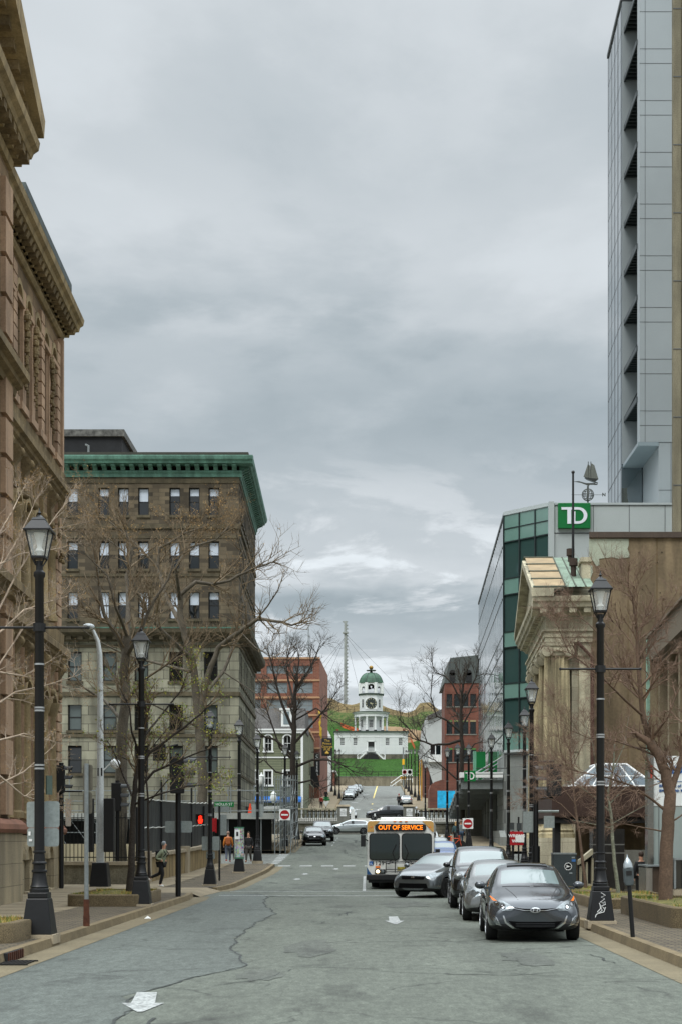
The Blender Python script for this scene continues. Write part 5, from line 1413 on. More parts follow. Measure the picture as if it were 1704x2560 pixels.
def mast(name, lab, px, ytop, ybase, d, r0, r1, guys, m, rungs=True):
    p0 = at(px, ybase, d); t_ = thing(name, lab, 'mast', p0); h = Z(ytop, d) - p0.z
    o = MB(); o.cyl(0, 0, -4, h, r0, r1, 8)
    if rungs:
        for k in range(int(h / 1.1)): o.box(r0 * .8, r0 * 1.5, -.1, .1, 1.1 * k, 1.1 * k + .45)
        o.box(-.9, .7, -.12, .12, h - .35, h); o.cyl(0, 0, h * .84, h * .86, r0 * 1.7, n=8)
    o.build('pole', m, t_)
    o = MB()
    for (gx_, gy, gz_), hh in guys: o.tube([(0, 0, h * hh), (gx_, gy, gz_)], .04, 3)
    o.build('guy_wire', IRON, t_)
mast('signal_mast', 'tall pale signal mast with guy wires on the hill top', 863, 1553, 1748, 480, .55, .42, [((-17, -4, -1), .8), ((-14, 3, -1), .8), ((-9.5, 6, -1), .8), ((5.5, -3, -2), .82), ((17, 4, -2.5), .82), ((26, 5, -5), .84)], mat('mast_grey', (140, 144, 140), .7))
mast('antenna_mast', 'thin guyed antenna behind the red brick block', 771, 1563, 1745, 500, .22, .14, [((-9, 0, 0), .8), ((9, 0, 0), .8)], GALV, False)

REDB = brick('red_brick', (130, 80, 62), (114, 68, 52), (124, 102, 88), .6, .2, .02, var=.15, vs=.2, bump=.1, stain=.15)
REDBD = brick('dark_red_brick', (120, 70, 54), (102, 58, 46), (100, 78, 66), .6, .2, .02, var=.2, vs=.2, bump=.1, stain=.25)
TANS = mat('tan_band', (164, 130, 100), .9, var=.1)
GREYW = glass('pale_window_glass', (120, 132, 136), .08, ior=1.6)
rbk = thing('brick_block', 'red brick office block with tan bands and wide windows beyond the plaza', 'building', (-13, 226, 8))
xL, xR = X(630, 226), X(799, 226); zt = Z(1645, 226)
o = MB(); T_ = wallframe(xR, 226, 0, -1)
rows = [(Z(1684, 226), Z(1664, 226)), (Z(1733, 226), Z(1706, 226)), (Z(1777, 226), Z(1749, 226)), (Z(1820, 226), Z(1793, 226))]
colsX = [(X(733, 226), X(782, 226)), (X(667, 226), X(719, 226)), (X(630, 226), X(653, 226))]
hol = [(xR - b, xR - a, z0, z1) for a, b in colsX for z0, z1 in rows]
o.T = T_; hole_wall(o, 0, xR - xL, 5, zt, hol, .35); o.T = Matrix()
o.quad((xR, 226, 5), (xR + .6, 250, 5), (xR + .6, 250, zt), (xR, 226, zt)); o.quad((xL, 226, zt), (xR, 226, zt), (xR + .6, 250, zt), (xL, 250, zt))
o.build('wall', REDB, rbk, world=True)
o = MB(); o.T = T_
for y in (1645, 1700, 1743, 1787, 1830, 1870): o.box(-.05, xR - xL, 0, .12, Z(y + 3, 226), Z(y - 2, 226))
o.build('band', TANS, rbk, world=True)
for a, b in colsX:
    for z0, z1 in rows:
        fm_, gm_ = window_meshes(b - a, z1 - z0, GALV, GREYW, 3, 1, .09)
        put_window(rbk, T_, xR - (a + b) / 2, -.33, z0, fm_, gm_)
yl = thing('yellow_banner', 'yellow balloon-like banner hanging from the brick block corner', 'banner', at(803, 1830, 222))
rr = random.Random(8)
o = MB(); o.tube([(rr.uniform(-.35, -.1) + .02 * k, rr.uniform(-.1, .1), 3.2 - .3 * k) for k in range(15)], [rr.uniform(.06, .22) for k in range(15)], 6)
o.build('banner', mat('yellow_cloth', (176, 146, 40), .7, var=.1), yl, smooth=60)
wh = thing('white_gable_house', 'narrow white house with a pale gable beside the pub sign', 'house', at(812, 2010, 262))
o = MB(); d = 262; pts = [(790, 2030), (826, 2030), (826, 1838), (812, 1812), (800, 1798), (790, 1798)]
o.prism([(X(a, d), Z(b, d)) for a, b in pts], d, d + 12, 'y'); o.build('wall', CW, wh, world=True)
o = MB(); o.box(X(801, d), X(812, d), d - .08, d, Z(1832, d), Z(1812, d)); o.box(X(805, d), X(815, d), d - .08, d, Z(1972, d), Z(1945, d)); o.build('window', GLASSD, wh, world=True)
# olive clapboard house with mansard roof
OLI = brick('olive_clapboard', (118, 123, 98), (108, 114, 90), (70, 73, 60), 30, .2, .03, var=.08, vs=.4, bump=.1, stain=.1)
SLATE = mat('slate_roof', (84, 82, 80), .85, var=.25, vs=1, fine=.25, fs=6)
oh = thing('clapboard_house', 'olive clapboard house with white arched windows and dark mansard roof', 'house', at(705, 2010, 186))
d = 186; xl_, xr_ = X(615, d), X(758, d); zb, ze = 3.5, Z(1826, d)
T_ = wallframe(xr_, d, 0, -1)
W_ = [(X(p, d) - .55, X(p, d) + .55) for p in (653, 673, 719, 743)]
hol = [(xr_ - b, xr_ - a, z0, z1) for a, b in ((X(662, d), X(680, d)), (X(709, d), X(728, d)), (X(632, d), X(645, d))) for z0, z1 in ((Z(1963, d), Z(1927, d)), (Z(1878, d), Z(1838, d)))]
o = MB(); o.T = T_; hole_wall(o, 0, xr_ - xl_, zb, ze, hol, .2)
for h in hol:
    if h[3] > Z(1850, d): arch_fill(o, (h[0] + h[1]) / 2, (h[1] - h[0]) / 2, h[3] - (h[1] - h[0]) / 2, h[3], 0, -.2)
o.T = Matrix(); o.quad((xr_, d, zb), (xr_ + .1, d + 14, zb), (xr_ + .1, d + 14, ze), (xr_, d, ze)); o.build('wall', OLI, oh, world=True)
o = MB(); o.T = T_
for h in hol:
    a, b, c, e = h; o.box(a - .16, a, 0, .08, c, e - (.4 if e > Z(1850, d) else 0)); o.box(b, b + .16, 0, .08, c, e - (.4 if e > Z(1850, d) else 0)); o.box(a - .25, b + .25, 0, .15, c - .15, c)
    if e > Z(1850, d): arch_ring(o, (a + b) / 2, (b - a) / 2, (b - a) / 2 + .16, e - (b - a) / 2, 0, .08)
    else: o.box(a - .16, b + .16, 0, .08, e, e + .15)
o.box(0, .28, 0, .12, zb, ze); o.box(-.2, xr_ - xl_, 0, .25, ze - .35, ze); o.box(-.3, xr_ - xl_, 0, .4, ze, ze + .18); o.box(0, xr_ - xl_, 0, .1, Z(1895, d), Z(1892, d)); o.build('trim', CW, oh, world=True)
o = MB(); o.prism([(d - .1, ze + .18), (d + 14, ze + .18), (d + 12, Z(1768, d)), (d + 1.6, Z(1768, d))], xl_, xr_ + .2, 'x'); o.build('roof', SLATE, oh, world=True)
o = MB(); a, b = X(703, d), X(729, d); o.box(a, b, d + .1, d + 2, ze + .4, Z(1775, d)); o.box(a - .2, b + .2, d, d + 2, Z(1775, d), Z(1770, d)); o.build('dormer', CW, oh, world=True)
o = MB(); o.box(a + .28, b - .28, d + .05, d + .1, ze + .75, Z(1779, d)); o.build('dormer_window', GREYW, oh, world=True)
fh, gh = window_meshes(.93, 1.8, CW, GLASSD, 1, 1, .07)
for h in hol: 
    fm_, gm_ = window_meshes(h[1] - h[0], h[3] - h[2], CW, GLASSD, 1, 1, .07); put_window(oh, T_, (h[0] + h[1]) / 2, -.18, h[2], fm_, gm_)
o = MB(); o.add([(xl_, d - 1.2, Z(1999, d)), (xr_ - .2, d - 1.2, Z(1999, d)), (xr_ - .2, d, Z(1991, d)), (xl_, d, Z(1991, d))], [(0, 1, 2, 3)]); o.quad((xl_, d - 1.2, Z(1999, d)), (xr_ - .2, d - 1.2, Z(1999, d)), (xr_ - .2, d - 1.2, Z(2006, d)), (xl_, d - 1.2, Z(2006, d))); aw = o.build('awning', mat('blue_awning', (38, 98, 168), .7, var=.15), oh, world=True)
text_obj('BOOKS  COFFEE  TEA', .32, WHITE, oh, Vector((X(650, d), d - 1.23, Z(2002.5, d))) - oh.location, name='awning_lettering')
# row of narrow shop fronts climbing the street on that side
for i, (px0, px1, yt, d, m_, lab) in enumerate(((757, 772, 1830, 205, OLI, 'narrow grey shop front next to the clapboard house'), (772, 786, 1880, 236, REDBD, 'narrow dark brick shop front behind the vertical sign'), (786, 800, 1900, 262, CW, 'narrow white shop front beside the parked cars'), (806, 838, 1930, 318, REDBD, 'low dark brick shop far up the street'))):
    s_ = thing('shop_row', lab, 'shop', (X((px0 + px1) / 2, d), d, gz(d)))
    o = MB(); x0, x1 = X(px0, d) , X(px1, d); o.box(x0 - 4, x1, d, d + 20, gz(d) - 1, Z(yt, d)); o.build('wall', m_, s_, world=True)
    o = MB(); o.box(x0 - 4.1, x1 + .15, d - .2, d + 20.1, Z(yt, d), Z(yt, d) + .35); o.build('cornice', CW if i % 2 else TANS, s_, world=True)
    o = MB()
    for q in range(4): o.box(x1 - .02, x1 + .03, d + 1 + 4.5 * q, d + 4 + 4.5 * q, gz(d) + .8, gz(d) + 3.2)
    for q in range(3): o.box(x1 - .02, x1 + .03, d + 1.5 + 6 * q, d + 3.2 + 6 * q, gz(d) + 4.4, gz(d) + 6.2)
    o.build('window', GLASSD, s_, world=True)
# hanging signs
GOLDL = mat('gold_lettering', (196, 160, 70), .6, var=0, fine=0)
def hang_sign(name, lab, px0, px1, y0, y1, d, lines, m, size, sp_):
    x0, x1, z0, z1 = X(px0, d), X(px1, d), Z(y1, d), Z(y0, d)
    t_ = thing(name, lab, 'sign', ((x0 + x1) / 2, d, z0)); w_, h = (x1 - x0) / 2, z1 - z0
    o = MB(); o.box(-w_, w_, -.1, .1, 0, h); o.build('board', mat('sign_black', (24, 26, 26), .5, var=.1), t_, bevel=.03)
    for q, s_ in enumerate(lines): text_obj(s_, size, m, t_, (0, -.115, h - size * .75 - q * sp_), name='lettering', ext=.004)
    o = MB(); o.box(-3.2, w_, -.04, .04, h + .1, h + .2); o.build('bracket', IRON, t_)
    return t_
ps_ = hang_sign('pub_sign', 'black hanging pub sign with four lines of gold lettering', 804, 831, 1845, 1890, 222, ['The', 'Prince', 'George', 'PUB'], GOLDL, .52, .44)
o = MB(); o.lathe([(.02, .25), (.28, .3), (.3, .5), (.15, .62), (.02, .68)], 0, -.1, 10); o.build('crest', GOLDL, ps_)
hang_sign('vertical_sign', 'tall black vertical sign spelling a word in white letters', 786, 800, 1883, 1938, 215, list('CHEERS'), WHITE, .56, .52)
bl = thing('black_awning', 'drooping black cloth banner below the vertical sign', 'banner', at(782, 1950, 212))
o = MB(); o.prism([(-.5, 1.8), (.2, 1.9), (.75, .3), (1.0, -.9), (.3, -1.1), (-.2, -.6)], -.3, .3, 'y'); o.build('cloth', BLACKM, bl)

# right-hand side beyond the plaza
mt = thing('mansard_tower', 'red brick building with steep grey mansard roof and arched dormers', 'building', at(1155, 2030, 200))
d = 200; xl_, xr_ = X(1110, d), X(1215, d); ze, zt = Z(1708, d), Z(1645, d)
T_ = wallframe(xr_, d, 0, -1)
hol = [(xr_ - X(p, d) - .38, xr_ - X(p, d) + .38, Z(y1, d), Z(y0, d)) for p in (1122, 1141, 1162, 1181) for y0, y1 in ((1735, 1766), (1800, 1835), (1870, 1905))]
o = MB(); o.T = T_; hole_wall(o, 0, xr_ - xl_, 3, ze, hol, .25); o.T = Matrix(); o.quad((xl_, d, 3), (xl_ + .4, d + 16, 3), (xl_ + .4, d + 16, ze), (xl_, d, ze)); o.build('wall', REDBD, mt, world=True)
fm_, gm_ = window_meshes(.76, (hol[0][3] - hol[0][2]), DOORM, GLASSD, 0, 1, .06)
for h in hol: put_window(mt, T_, (h[0] + h[1]) / 2, -.22, h[2], fm_, gm_)
o = MB(); o.T = T_
for h in hol: o.box(h[0] - .1, h[1] + .1, 0, .08, h[2] - .14, h[2])
o.build('window_sill', CONCG, mt, world=True)
o = MB(); o.prism([(xl_ - .1, ze), (xr_, ze), (xr_, zt + .5), (xl_ + .75, zt)], d - .1, d + 14, 'y'); o.build('roof', mat('standing_seam', (84, 90, 86), .6, .2, var=.1), mt, world=True)
o = MB()
for k in range(19): x0 = xl_ + .1 + .3 * k; o.tube([(min(x0, xr_), d - .12, ze), (min(max(x0 * 1 + .1, xl_ + .75), xr_), d - .12, zt + .02 * k)], .035, 4)
o.build('roof_seam', PANELS, mt, world=True)
o = MB()
for p in (1129, 1170):
    x = X(p, d); z0 = Z(1705, d); o.box(x - .38, x + .38, d - .25, d, z0, z0 + 1.2); T9 = Matrix.Translation((x, d - .25, z0 + 1.2)) @ Matrix.Rotation(R(90), 4, 'X'); old = o.T; o.T = T9; o.cyl(0, 0, -.25, 0, .38, n=16); o.T = old
o.build('dormer', BLACKM, mt, world=True)
ww_ = thing('white_clad_building', 'white clad building with angled glazed bay above a brick arcade', 'building', at(1080, 2010, 226))
d = 226; pts = [(1055, 1900), (1055, 1870), (1062, 1800), (1066, 1790), (1113, 1768), (1120, 2020), (1100, 2020), (1068, 1918)]
o = MB(); o.prism([(X(a, d), Z(b, d)) for a, b in pts], d, d + 16, 'y'); o.build('wall', mat('pale_cladding', (178, 182, 180), .7, var=.05), ww_, world=True)
o = MB(); o.prism([(X(a, d - .3), Z(b, d - .3)) for a, b in ((1067, 1790), (1113, 1768), (1113, 1776), (1067, 1798))], d - .6, d + 15, 'y'); o.build('roof', SLATE, ww_, world=True)
o = MB(); o.box(X(1073, d), X(1110, d), d - .12, d - .01, Z(1886, d), Z(1864, d)); o.build('window', GLASSD, ww_, world=True)
o = MB()
for p in (1073, 1087, 1101): o.box(X(p, d) - .06, X(p, d) + .06, d - .16, d - .12, Z(1886, d), Z(1864, d))
o.box(X(1070, d), X(1113, d), d - .6, d, Z(1905, d), Z(1887, d)); o.build('bay_frame', CW, ww_, world=True)
o = MB(); o.box(X(1060, d), X(1120, d), d + .2, d + 16, gz(d), Z(1905, d)); o.build('brick_base', REDBD, ww_, world=True)
o = MB(); o.box(X(1073, d), X(1088, d), d + .05, d + .19, gz(d), Z(1935, d)); o.build('arch_opening', BLACKM, ww_, world=True)
ab = thing('brick_kiosk', 'low arched brick entrance beside the blue mural', 'building', at(1085, 2020, 196))
d = 196; o = MB(); o.prism([(X(a, d), Z(b, d)) for a, b in ((1072, 2025), (1072, 1975), (1076, 1962), (1085, 1955), (1100, 1950), (1195, 1950), (1195, 2030))], d, d + 5, 'y'); o.build('wall', REDBD, ab, world=True)
mu = thing('blue_mural', 'bright turquoise painted hoarding against the brick entrance', 'mural', at(1122, 2024, 194))
o = MB(); a, b = X(1092, 194) - mu.location.x, X(1152, 194) - mu.location.x; o.box(a, b, -.1, .05, 0, Z(1977, 194) - Z(2024, 194)); o.build('board', mat('turquoise_mural', (28, 158, 202), .6, var=.3, vs=1.2, fine=.2, fs=3), mu)
yp = thing('advertising_sign', 'yellow and white advertising panels on the bank wall under the canopy', 'sign', at(1188, 2040, 140))
o = MB(); o.box(-.55, -.02, -.1, 0, .2, 1.1); o.box(.12, .55, -.1, 0, .2, 1.1); o.build('panel', mat('ad_yellow', (230, 170, 30), .6, var=.1), yp)
o = MB(); o.box(-.42, -.2, -.12, -.1, .3, .9); o.box(.28, .55, -.12, -.1, .2, .85); o.build('blank', WHITE, yp)
cw_ = thing('corner_wall', 'grey stone corner wall with planter behind the pedestrians', 'wall', at(1195, 2090, 138))
o = MB(); o.box(-1.2, 1.6, 0, .6, -.2, 2.6); o.build('wall', CONCG, cw_)
# ================================================================== STREET FURNITURE
LGL = bpy.data.materials.new('lantern_glass'); LGL.use_nodes = True
b = LGL.node_tree.nodes['Principled BSDF']; b.inputs['Base Color'].default_value = (.75, .8, .8, 1); b.inputs['Roughness'].default_value = .08; b.inputs['Alpha'].default_value = .28
BULB = mat('lamp_reflector', (214, 216, 210), .3, var=.05, fine=0)
STEEL = mat('band_steel', (170, 172, 172), .35, .7, var=.05)
def lamp_post(arms=True, h=7.4):
    """black cast-iron street lamp, base at z = 0"""
    t_ = thing('street_lamp')
    o = MB(); o.frustum(0, 0, .06, .68, .26, .26, .185, .185); o.frustum(0, 0, .68, .78, .17, .17, .17, .17); o.build('pedestal', BLACK, t_, bevel=.015)
    o = MB(); o.frustum(0, 0, -.1, .06, .30, .30, .30, .30); o.build('footing', CONC, t_)
    o = MB(); o.lathe([(0.165, 0.780), (0.165, 0.838), (0.150, 0.852), (0.160, 0.876), (0.140, 0.914), (0.115, 1.087), (0.115, 1.116), (0.135, 1.130), (0.135, 1.159), (0.105, 1.174), (0.105, 1.260), (0.125, 1.274), (0.125, 1.294), (0.098, 1.318), (0.092, 1.452), (0.110, 1.466), (0.110, 1.486), (0.088, 1.500)], n=18); o.build('shaft_base', BLACK, t_, smooth=35)
    o = MB(); o.lathe([(.088, 1.49), (.075, h - 1.2), (.1, h - 1.16), (.1, h - 1.1), (.06, h - 1.06), (.06, h - .9)], n=16); o.build('pole', BLACK, t_, smooth=35)
    if arms:
        o = MB()
        for s_ in (-1, 1): o.tube([(s_ * .1, 0, h - 2.05), (s_ * .82, 0, h - 2.05)], .022, 6); o.sphere((s_ * .84, 0, h - 2.05), .035, 6)
        o.cyl(0, 0, h - 2.12, h - 1.98, .11, n=12); o.build('banner_arm', IRON, t_)
    o = MB()
    for z in (2.9, 2.96, 3.9, 3.95, 4.7): o.cyl(0, 0, z, z + .03, .09, n=16)
    o.build('steel_band', STEEL, t_, smooth=40)
    za, zb_ = h - .84, h - .40
    o = MB()
    for sx in (-1, 1):
        for sy in (-1, 1):
            o.tube([(sx * .115, sy * .115, za), (sx * .195, sy * .195, zb_)], .013, 5)
            o.tube([(sx * .05, sy * .05, za - .14), (sx * .115, sy * .115, za)], .013, 5)
    o.frustum(0, 0, za - .02, za + .015, .125, .125, .125, .125); o.build('lantern_frame', BLACK, t_)
    o = MB(); o.frustum(0, 0, za + .02, zb_, .11, .11, .188, .188); o.build('lantern_glass', LGL, t_)
    o = MB(); o.lathe([(.03, za), (.04, za + .07), (.08, za + .11), (.04, za + .17), (.06, za + .3), (.1, zb_ - .02)], n=12); o.build('bulb', BULB, t_, smooth=50)
    o = MB(); o.frustum(0, 0, zb_, zb_ + .025, .235, .235, .235, .235); o.frustum(0, 0, zb_ + .025, zb_ + .2, .22, .22, .11, .11); o.frustum(0, 0, zb_ + .2, zb_ + .24, .12, .12, .09, .09)
    rf = o.build('lantern_roof', BLACK, t_)
    o = MB(); o.lathe([(.09, zb_ + .24), (.045, zb_ + .28), (.02, zb_ + .3), (.035, zb_ + .33), (.012, zb_ + .36), (.008, zb_ + .42)], n=10); o.build('finial', BLACK, rf, smooth=40)
    return t_
LG_ = 'street lamps along both pavements'
protoA = lamp_post(True); protoB = lamp_post(False)
used = set()
def put_lamp(x, d, label, arms=True, rz=0, z=None, sc=1.0):
    p = protoA if arms else protoB
    key = arms
    t_ = p if key not in used else copy_tree(p)
    used.add(key)
    t_.location = (x, d, (gz(d) + .15) if z is None else z); t_.rotation_euler = (0, 0, rz); t_.scale = (sc, sc, sc)
    t_['label'] = label; t_['category'] = 'street lamp'; t_['group'] = LG_
    return t_
l1 = put_lamp(-5.86, 27.3, 'black street lamp carrying four blank sign backs beside the sandstone building', rz=R(12), sc=1.04)
l2 = put_lamp(-5.95, 40.3, 'black street lamp standing at the corner of the tree planter with yellow leaves')
l3 = put_lamp(-5.97, 58.3, 'black street lamp holding the lit red pedestrian signal', sc=.92)
l4 = put_lamp(-6.02, 72.3, 'black street lamp wrapped in a column of posters', arms=False)
l5 = put_lamp(-6.2, 87.0, 'black street lamp beside the woman in the black jacket', arms=False)
put_lamp(-5.75, 108, 'black street lamp inside the scaffold near the entry sign', arms=False)
put_lamp(-5.62, 124, 'black street lamp behind the dark parked hatchback', arms=False)
r1 = put_lamp(4.92, 32.0, 'black street lamp with white graffiti on its pedestal beside the grey sedan')
put_lamp(5.75, 53.0, 'black street lamp in front of the fluted column', arms=False)
put_lamp(6.8, 65.5, 'black street lamp between the mirror glass wall and the stone column')
put_lamp(6.95, 74.5, 'black street lamp just behind the wrong way sign', arms=False)
put_lamp(7.1, 86.5, 'black street lamp before the white end of the glass canopy')
put_lamp(7.25, 108, 'black street lamp carrying the round entry sign near the pedestrians', arms=False)
put_lamp(6.4, 107, 'black street lamp beside the couple by the crossing', arms=False)
put_lamp(6.15, 116, 'black street lamp in front of the brick mansard building', arms=False)
put_lamp(5.95, 154, 'black street lamp rising behind the bus roof', arms=False)
for i, (px, d) in enumerate(((1045, 217), (1036, 229), (1027, 243), (1020, 262), (1014, 285))):
    put_lamp(X(px, d), d, ['black street lamp at the low end of the hill street row', 'black street lamp with an amber banner on the hill street', 'black street lamp beside the round parking signs up the hill', 'black street lamp near the yellow signal up the hill', 'black street lamp at the top of the hill street row'][i], arms=False)
for i, (px, d) in enumerate(((848, 222), (838, 238), (829, 262), (745, 205))):
    put_lamp(X(px, d), d, ['black street lamp beside the hanging pub sign', 'black street lamp beside the parked cars on the hill', 'black street lamp far up beyond the parked cars', 'black street lamp before the clapboard house'][i], arms=False)
# graffiti on the sedan lamp's pedestal
gf = MB()
gp = [(-.02, .95), (.10, .86), (-.02, .8), (.08, .74), (-.06, .62), (.05, .6), (.08, .66), (.1, .55), (-.02, .5), (.06, .42), (.1, .46), (.05, .3), (-.1, .25), (-.14, .3), (-.04, .42), (-.08, .6), (.0, .35), (-.18, .2), (-.2, .12)]
gp = [(a * .72, b_ * .62 + .06) for a, b_ in gp]
pts = [(a, -(.26 - .121 * (b_ - .06)) - .006, b_) for a, b_ in gp]
gf.tube(pts, .008, 4); gf.build('graffiti', WHITE, r1)
# sign backs on the first lamp
def plate(parent, x0, x1, z0, z1, y=.14, m=SIGNBACK, name='sign_back', th=.006, r=.05):
    o = MB(); k = 5; pts = []
    for cx_, cz_, a0 in ((x1 - r, z1 - r, 0), (x0 + r, z1 - r, 90), (x0 + r, z0 + r, 180), (x1 - r, z0 + r, 270)):
        for i in range(k + 1): a = R(a0 + 90 * i / k); pts.append((cx_ + r * math.cos(a), cz_ + r * math.sin(a)))
    o.prism(pts, y, y + th, 'y'); return o.build(name, m, parent)
l1.rotation_euler = (0, 0, 0)
pA = plate(l1, .09, .36, 1.9, 2.36); pB = plate(l1, .09, .35, 1.57, 1.89)
pC = plate(l1, -.31, -.06, 1.9, 2.35); pD = plate(l1, -.30, -.07, 1.57, 1.89)
for p_, a in ((pA, 18), (pB, 18), (pC, -14), (pD, -14)): p_.rotation_euler = (0, 0, R(a))
o = MB(); o.box(-.27, -.23, .125, .132, 1.76, 1.83); o.box(-.26, -.20, .125, .132, 1.66, 1.7); o.build('sticker', WHITE, l1).rotation_euler = (0, 0, R(-14))
o = MB(); o.box(.12, .24, -.05, -.02, 2.47, 2.8); o.build('small_sign', mat('green_grey', (70, 84, 76), .6), l1).rotation_euler = (0, 0, R(50))
# posters on lamp 4
PST = bpy.data.materials.new('posters'); PST.use_nodes = True; t = PST.node_tree
vo = t.nodes.new('ShaderNodeTexVoronoi'); vo.inputs['Scale'].default_value = 14; co = t.nodes.new('ShaderNodeTexCoord'); t.links.new(co.outputs['Object'], vo.inputs['Vector'])
hs_ = t.nodes.new('ShaderNodeHueSaturation'); hs_.inputs['Saturation'].default_value = .55; hs_.inputs['Value'].default_value = .6; t.links.new(vo.outputs['Color'], hs_.inputs['Color']); t.links.new(hs_.outputs[0], t.nodes['Principled BSDF'].inputs['Base Color'])
o = MB(); o.cyl(0, 0, .72, 2.15, .23, n=20); o.build('poster_collage', PST, l4, smooth=40)
o = MB(); o.cyl(0, 0, .68, .75, .24, n=20); o.cyl(0, 0, 2.12, 2.18, .24, n=20); o.build('green_ring', mat('green_ring', (72, 120, 96), .6), l4)
o = MB(); o.box(-.19, .05, -.25, -.232, 1.6, 2.05); o.build('white_poster', WHITE, l4); o = MB(); o.box(-.12, -.02, -.258, -.252, 1.75, 1.95); o.build('poster_mark', BLACKM, l4)
for z in (3.5, 2.6): pass
# sign backs on lamps 3 and 5
plate(l3, -.36, -.08, 1.46, 2.05, .1); plate(l3, .08, .38, 1.46, 2.05, .1); plate(l3, -.18, .18, 1.1, 1.42, .14)
plate(l5, -.34, -.06, 2.55, 3.3, .08); plate(l5, .06, .3, 2.55, 3.3, .08)
# pedestrian signal with the lit red hand
sgn_ = thing('pedestrian_signal', 'pedestrian signal box showing a glowing red hand beside a street lamp', 'traffic signal', at(502, 2061, 58)); sgn_.scale = (.62, .62, .62)
o = MB(); o.box(-.24, .24, -.1, .2, 0, .62); o.build('housing', BLACKM, sgn_)
o = MB(); o.box(-.26, .26, -.36, -.1, .6, .63); o.box(-.26, -.24, -.36, -.1, .1, .6); o.box(.24, .26, -.36, -.1, .1, .6); o.build('visor', BLACKM, sgn_)
LEDR = mat('red_led', (255, 40, 20), .5, var=0, fine=0, emit=(255, 44, 22), es=2.2)
o = MB()
o.prism([(-.1, .06), (.1, .06), (.16, .3), (.13, .34), (.1, .26), (.1, .52), (.055, .53), (.05, .36), (.03, .36), (.025, .56), (-.025, .56), (-.03, .36), (-.05, .36), (-.055, .53), (-.1, .5), (-.1, .3), (-.15, .28), (-.14, .2)], -.125, -.105, 'y'); o.build('red_hand', LEDR, sgn_)
o = MB(); o.tube([(.2, .1, .58), (.42, .1, .62), (.42, .1, .62)], .03, 6); o.tube([(.2, .1, .05), (.42, .1, .0)], .03, 6); o.build('arm', BLACK, sgn_)

sp_ = thing('sign_post', 'thin grey steel sign post with rusty foot at the kerb', 'sign post', (-5.66, 30.8, .15))
o = MB(); o.cyl(0, 0, .0, 3.3, .045, n=12); o.build('pole', GALV, sp_, smooth=40)
o = MB(); o.cyl(0, 0, 0, .55, .06, n=12); o.cyl(0, 0, .0, .22, .068, n=12); o.build('rusty_sleeve', RUST, sp_, smooth=40)
plate(sp_, -.08, .12, 2.75, 3.28, .05, mat('brown_sign_back', (92, 88, 76), .6)); plate(sp_, -.08, .11, 2.28, 2.72, .05, mat('brown_sign_back', (92, 88, 76), .6))
wp_ = thing('light_pole', 'tall white metal light pole with cobra head in a black base', 'light pole', (-9.95, 57.0, .1))
zt = Z(1575, 57) - .1
o = MB(); pts = [(0, 0, 0), (0, 0, zt - 1.6), (-.02, 0, zt - .9), (-.1, 0, zt - .4), (-.28, 0, zt)]; o.tube(pts, [.16, .10, .09, .08, .06], 12); o.build('pole', mat('white_pole', (196, 200, 198), .5, var=.08), wp_, smooth=50)
o = MB(); o.sphere((-.42, -.1, zt + .12), .2, 12, 1.1, 1.4, .55); o.build('lamp_head', mat('lamp_head_pale', (206, 212, 214), .4, var=.05), wp_, smooth=60)
o = MB(); o.frustum(0, 0, 0, .95, .36, .36, .27, .27); o.build('base', BLACK, wp_, bevel=.02)
o = MB(); o.sphere((.55, 0, 4.65), .2, 10); o.tube([(.1, 0, 4.4), (.45, 0, 4.75)], .025, 5); o.build('camera_dome', WHITE, wp_, smooth=60)
o = MB(); o.box(-.09, .09, -.12, .1, 4.2, 4.5); o.build('junction_box', BLACKM, wp_)
def signal(name, lab, px, py_top, py_bot, d, side, zbase, heads=3, big=1.0, base_px=None):
    t_ = thing(name, lab, 'traffic light', (X(base_px or px, d), d, zbase))
    bx = X(px, d) - t_.location.x
    z1, z0 = Z(py_top, d) - zbase, Z(py_bot, d) - zbase
    o = MB(); o.cyl(0, 0, 0, z1 + (.1 if base_px is None else .3), .085, n=10); o.build('pole', BLACK, t_, smooth=40)
    hh = (z1 - z0) / heads
    o = MB(); o.box(bx - .17 * big, bx + .17 * big, -.34, -.12, z0, z1); hd = o.build('housing', BLACKM, t_, bevel=.02)
    o = MB()
    for k in range(heads):
        zc = z0 + hh * (k + .5)
        for i in range(8):
            a, b_ = math.pi * i / 8, math.pi * (i + 1) / 8
            r = hh * .40
            x0, x1 = side * (.17 * big), side * (.17 * big + .34 * big)
            P = lambda t, x, rr_: (bx + x, -.23 + rr_ * math.cos(t), zc + rr_ * math.sin(t))
            o.quad(P(a, x0, r), P(b_, x0, r), P(b_, x1 - side * .1 * abs(math.cos(b_)), r * .9), P(a, x1 - side * .1 * abs(math.cos(a)), r * .9))
    o.build('visor', mat('visor_grey', (52, 54, 54), .5), t_)
    if base_px is not None:
        o = MB(); o.tube([(0, 0, z1 + .1), (bx, -.2, z1 + .1)], .04, 6); o.tube([(0, 0, z0 - .1), (bx, -.2, z0 - .05)], .04, 6); o.build('arm', BLACK, t_)
    return t_
s1 = signal('traffic_signal', 'black traffic light at the corner of the sandstone building', 154, 1914, 1982, 55, 1, .1)
o = MB(); o.tube([(-.25, -.25, 3.55), (.8, -.25, 3.55)], .03, 6); o.build('cross_arm', IRON, s1)
plate(s1, .0, .3, 2.3, 3.3, -.2, mat('old_sign_face', (150, 140, 128), .6)).rotation_euler = (0, 0, R(60))
s2 = signal('traffic_signal', 'black traffic light on the arm behind the grey tree trunk', 294, 1958, 2028, 60, 1, .1, 3, 1.1)
s3 = signal('traffic_signal', 'large black traffic light on the post beside the planter tree', 446, 1892, 1984, 47, 1, .15, 3, 1.25)
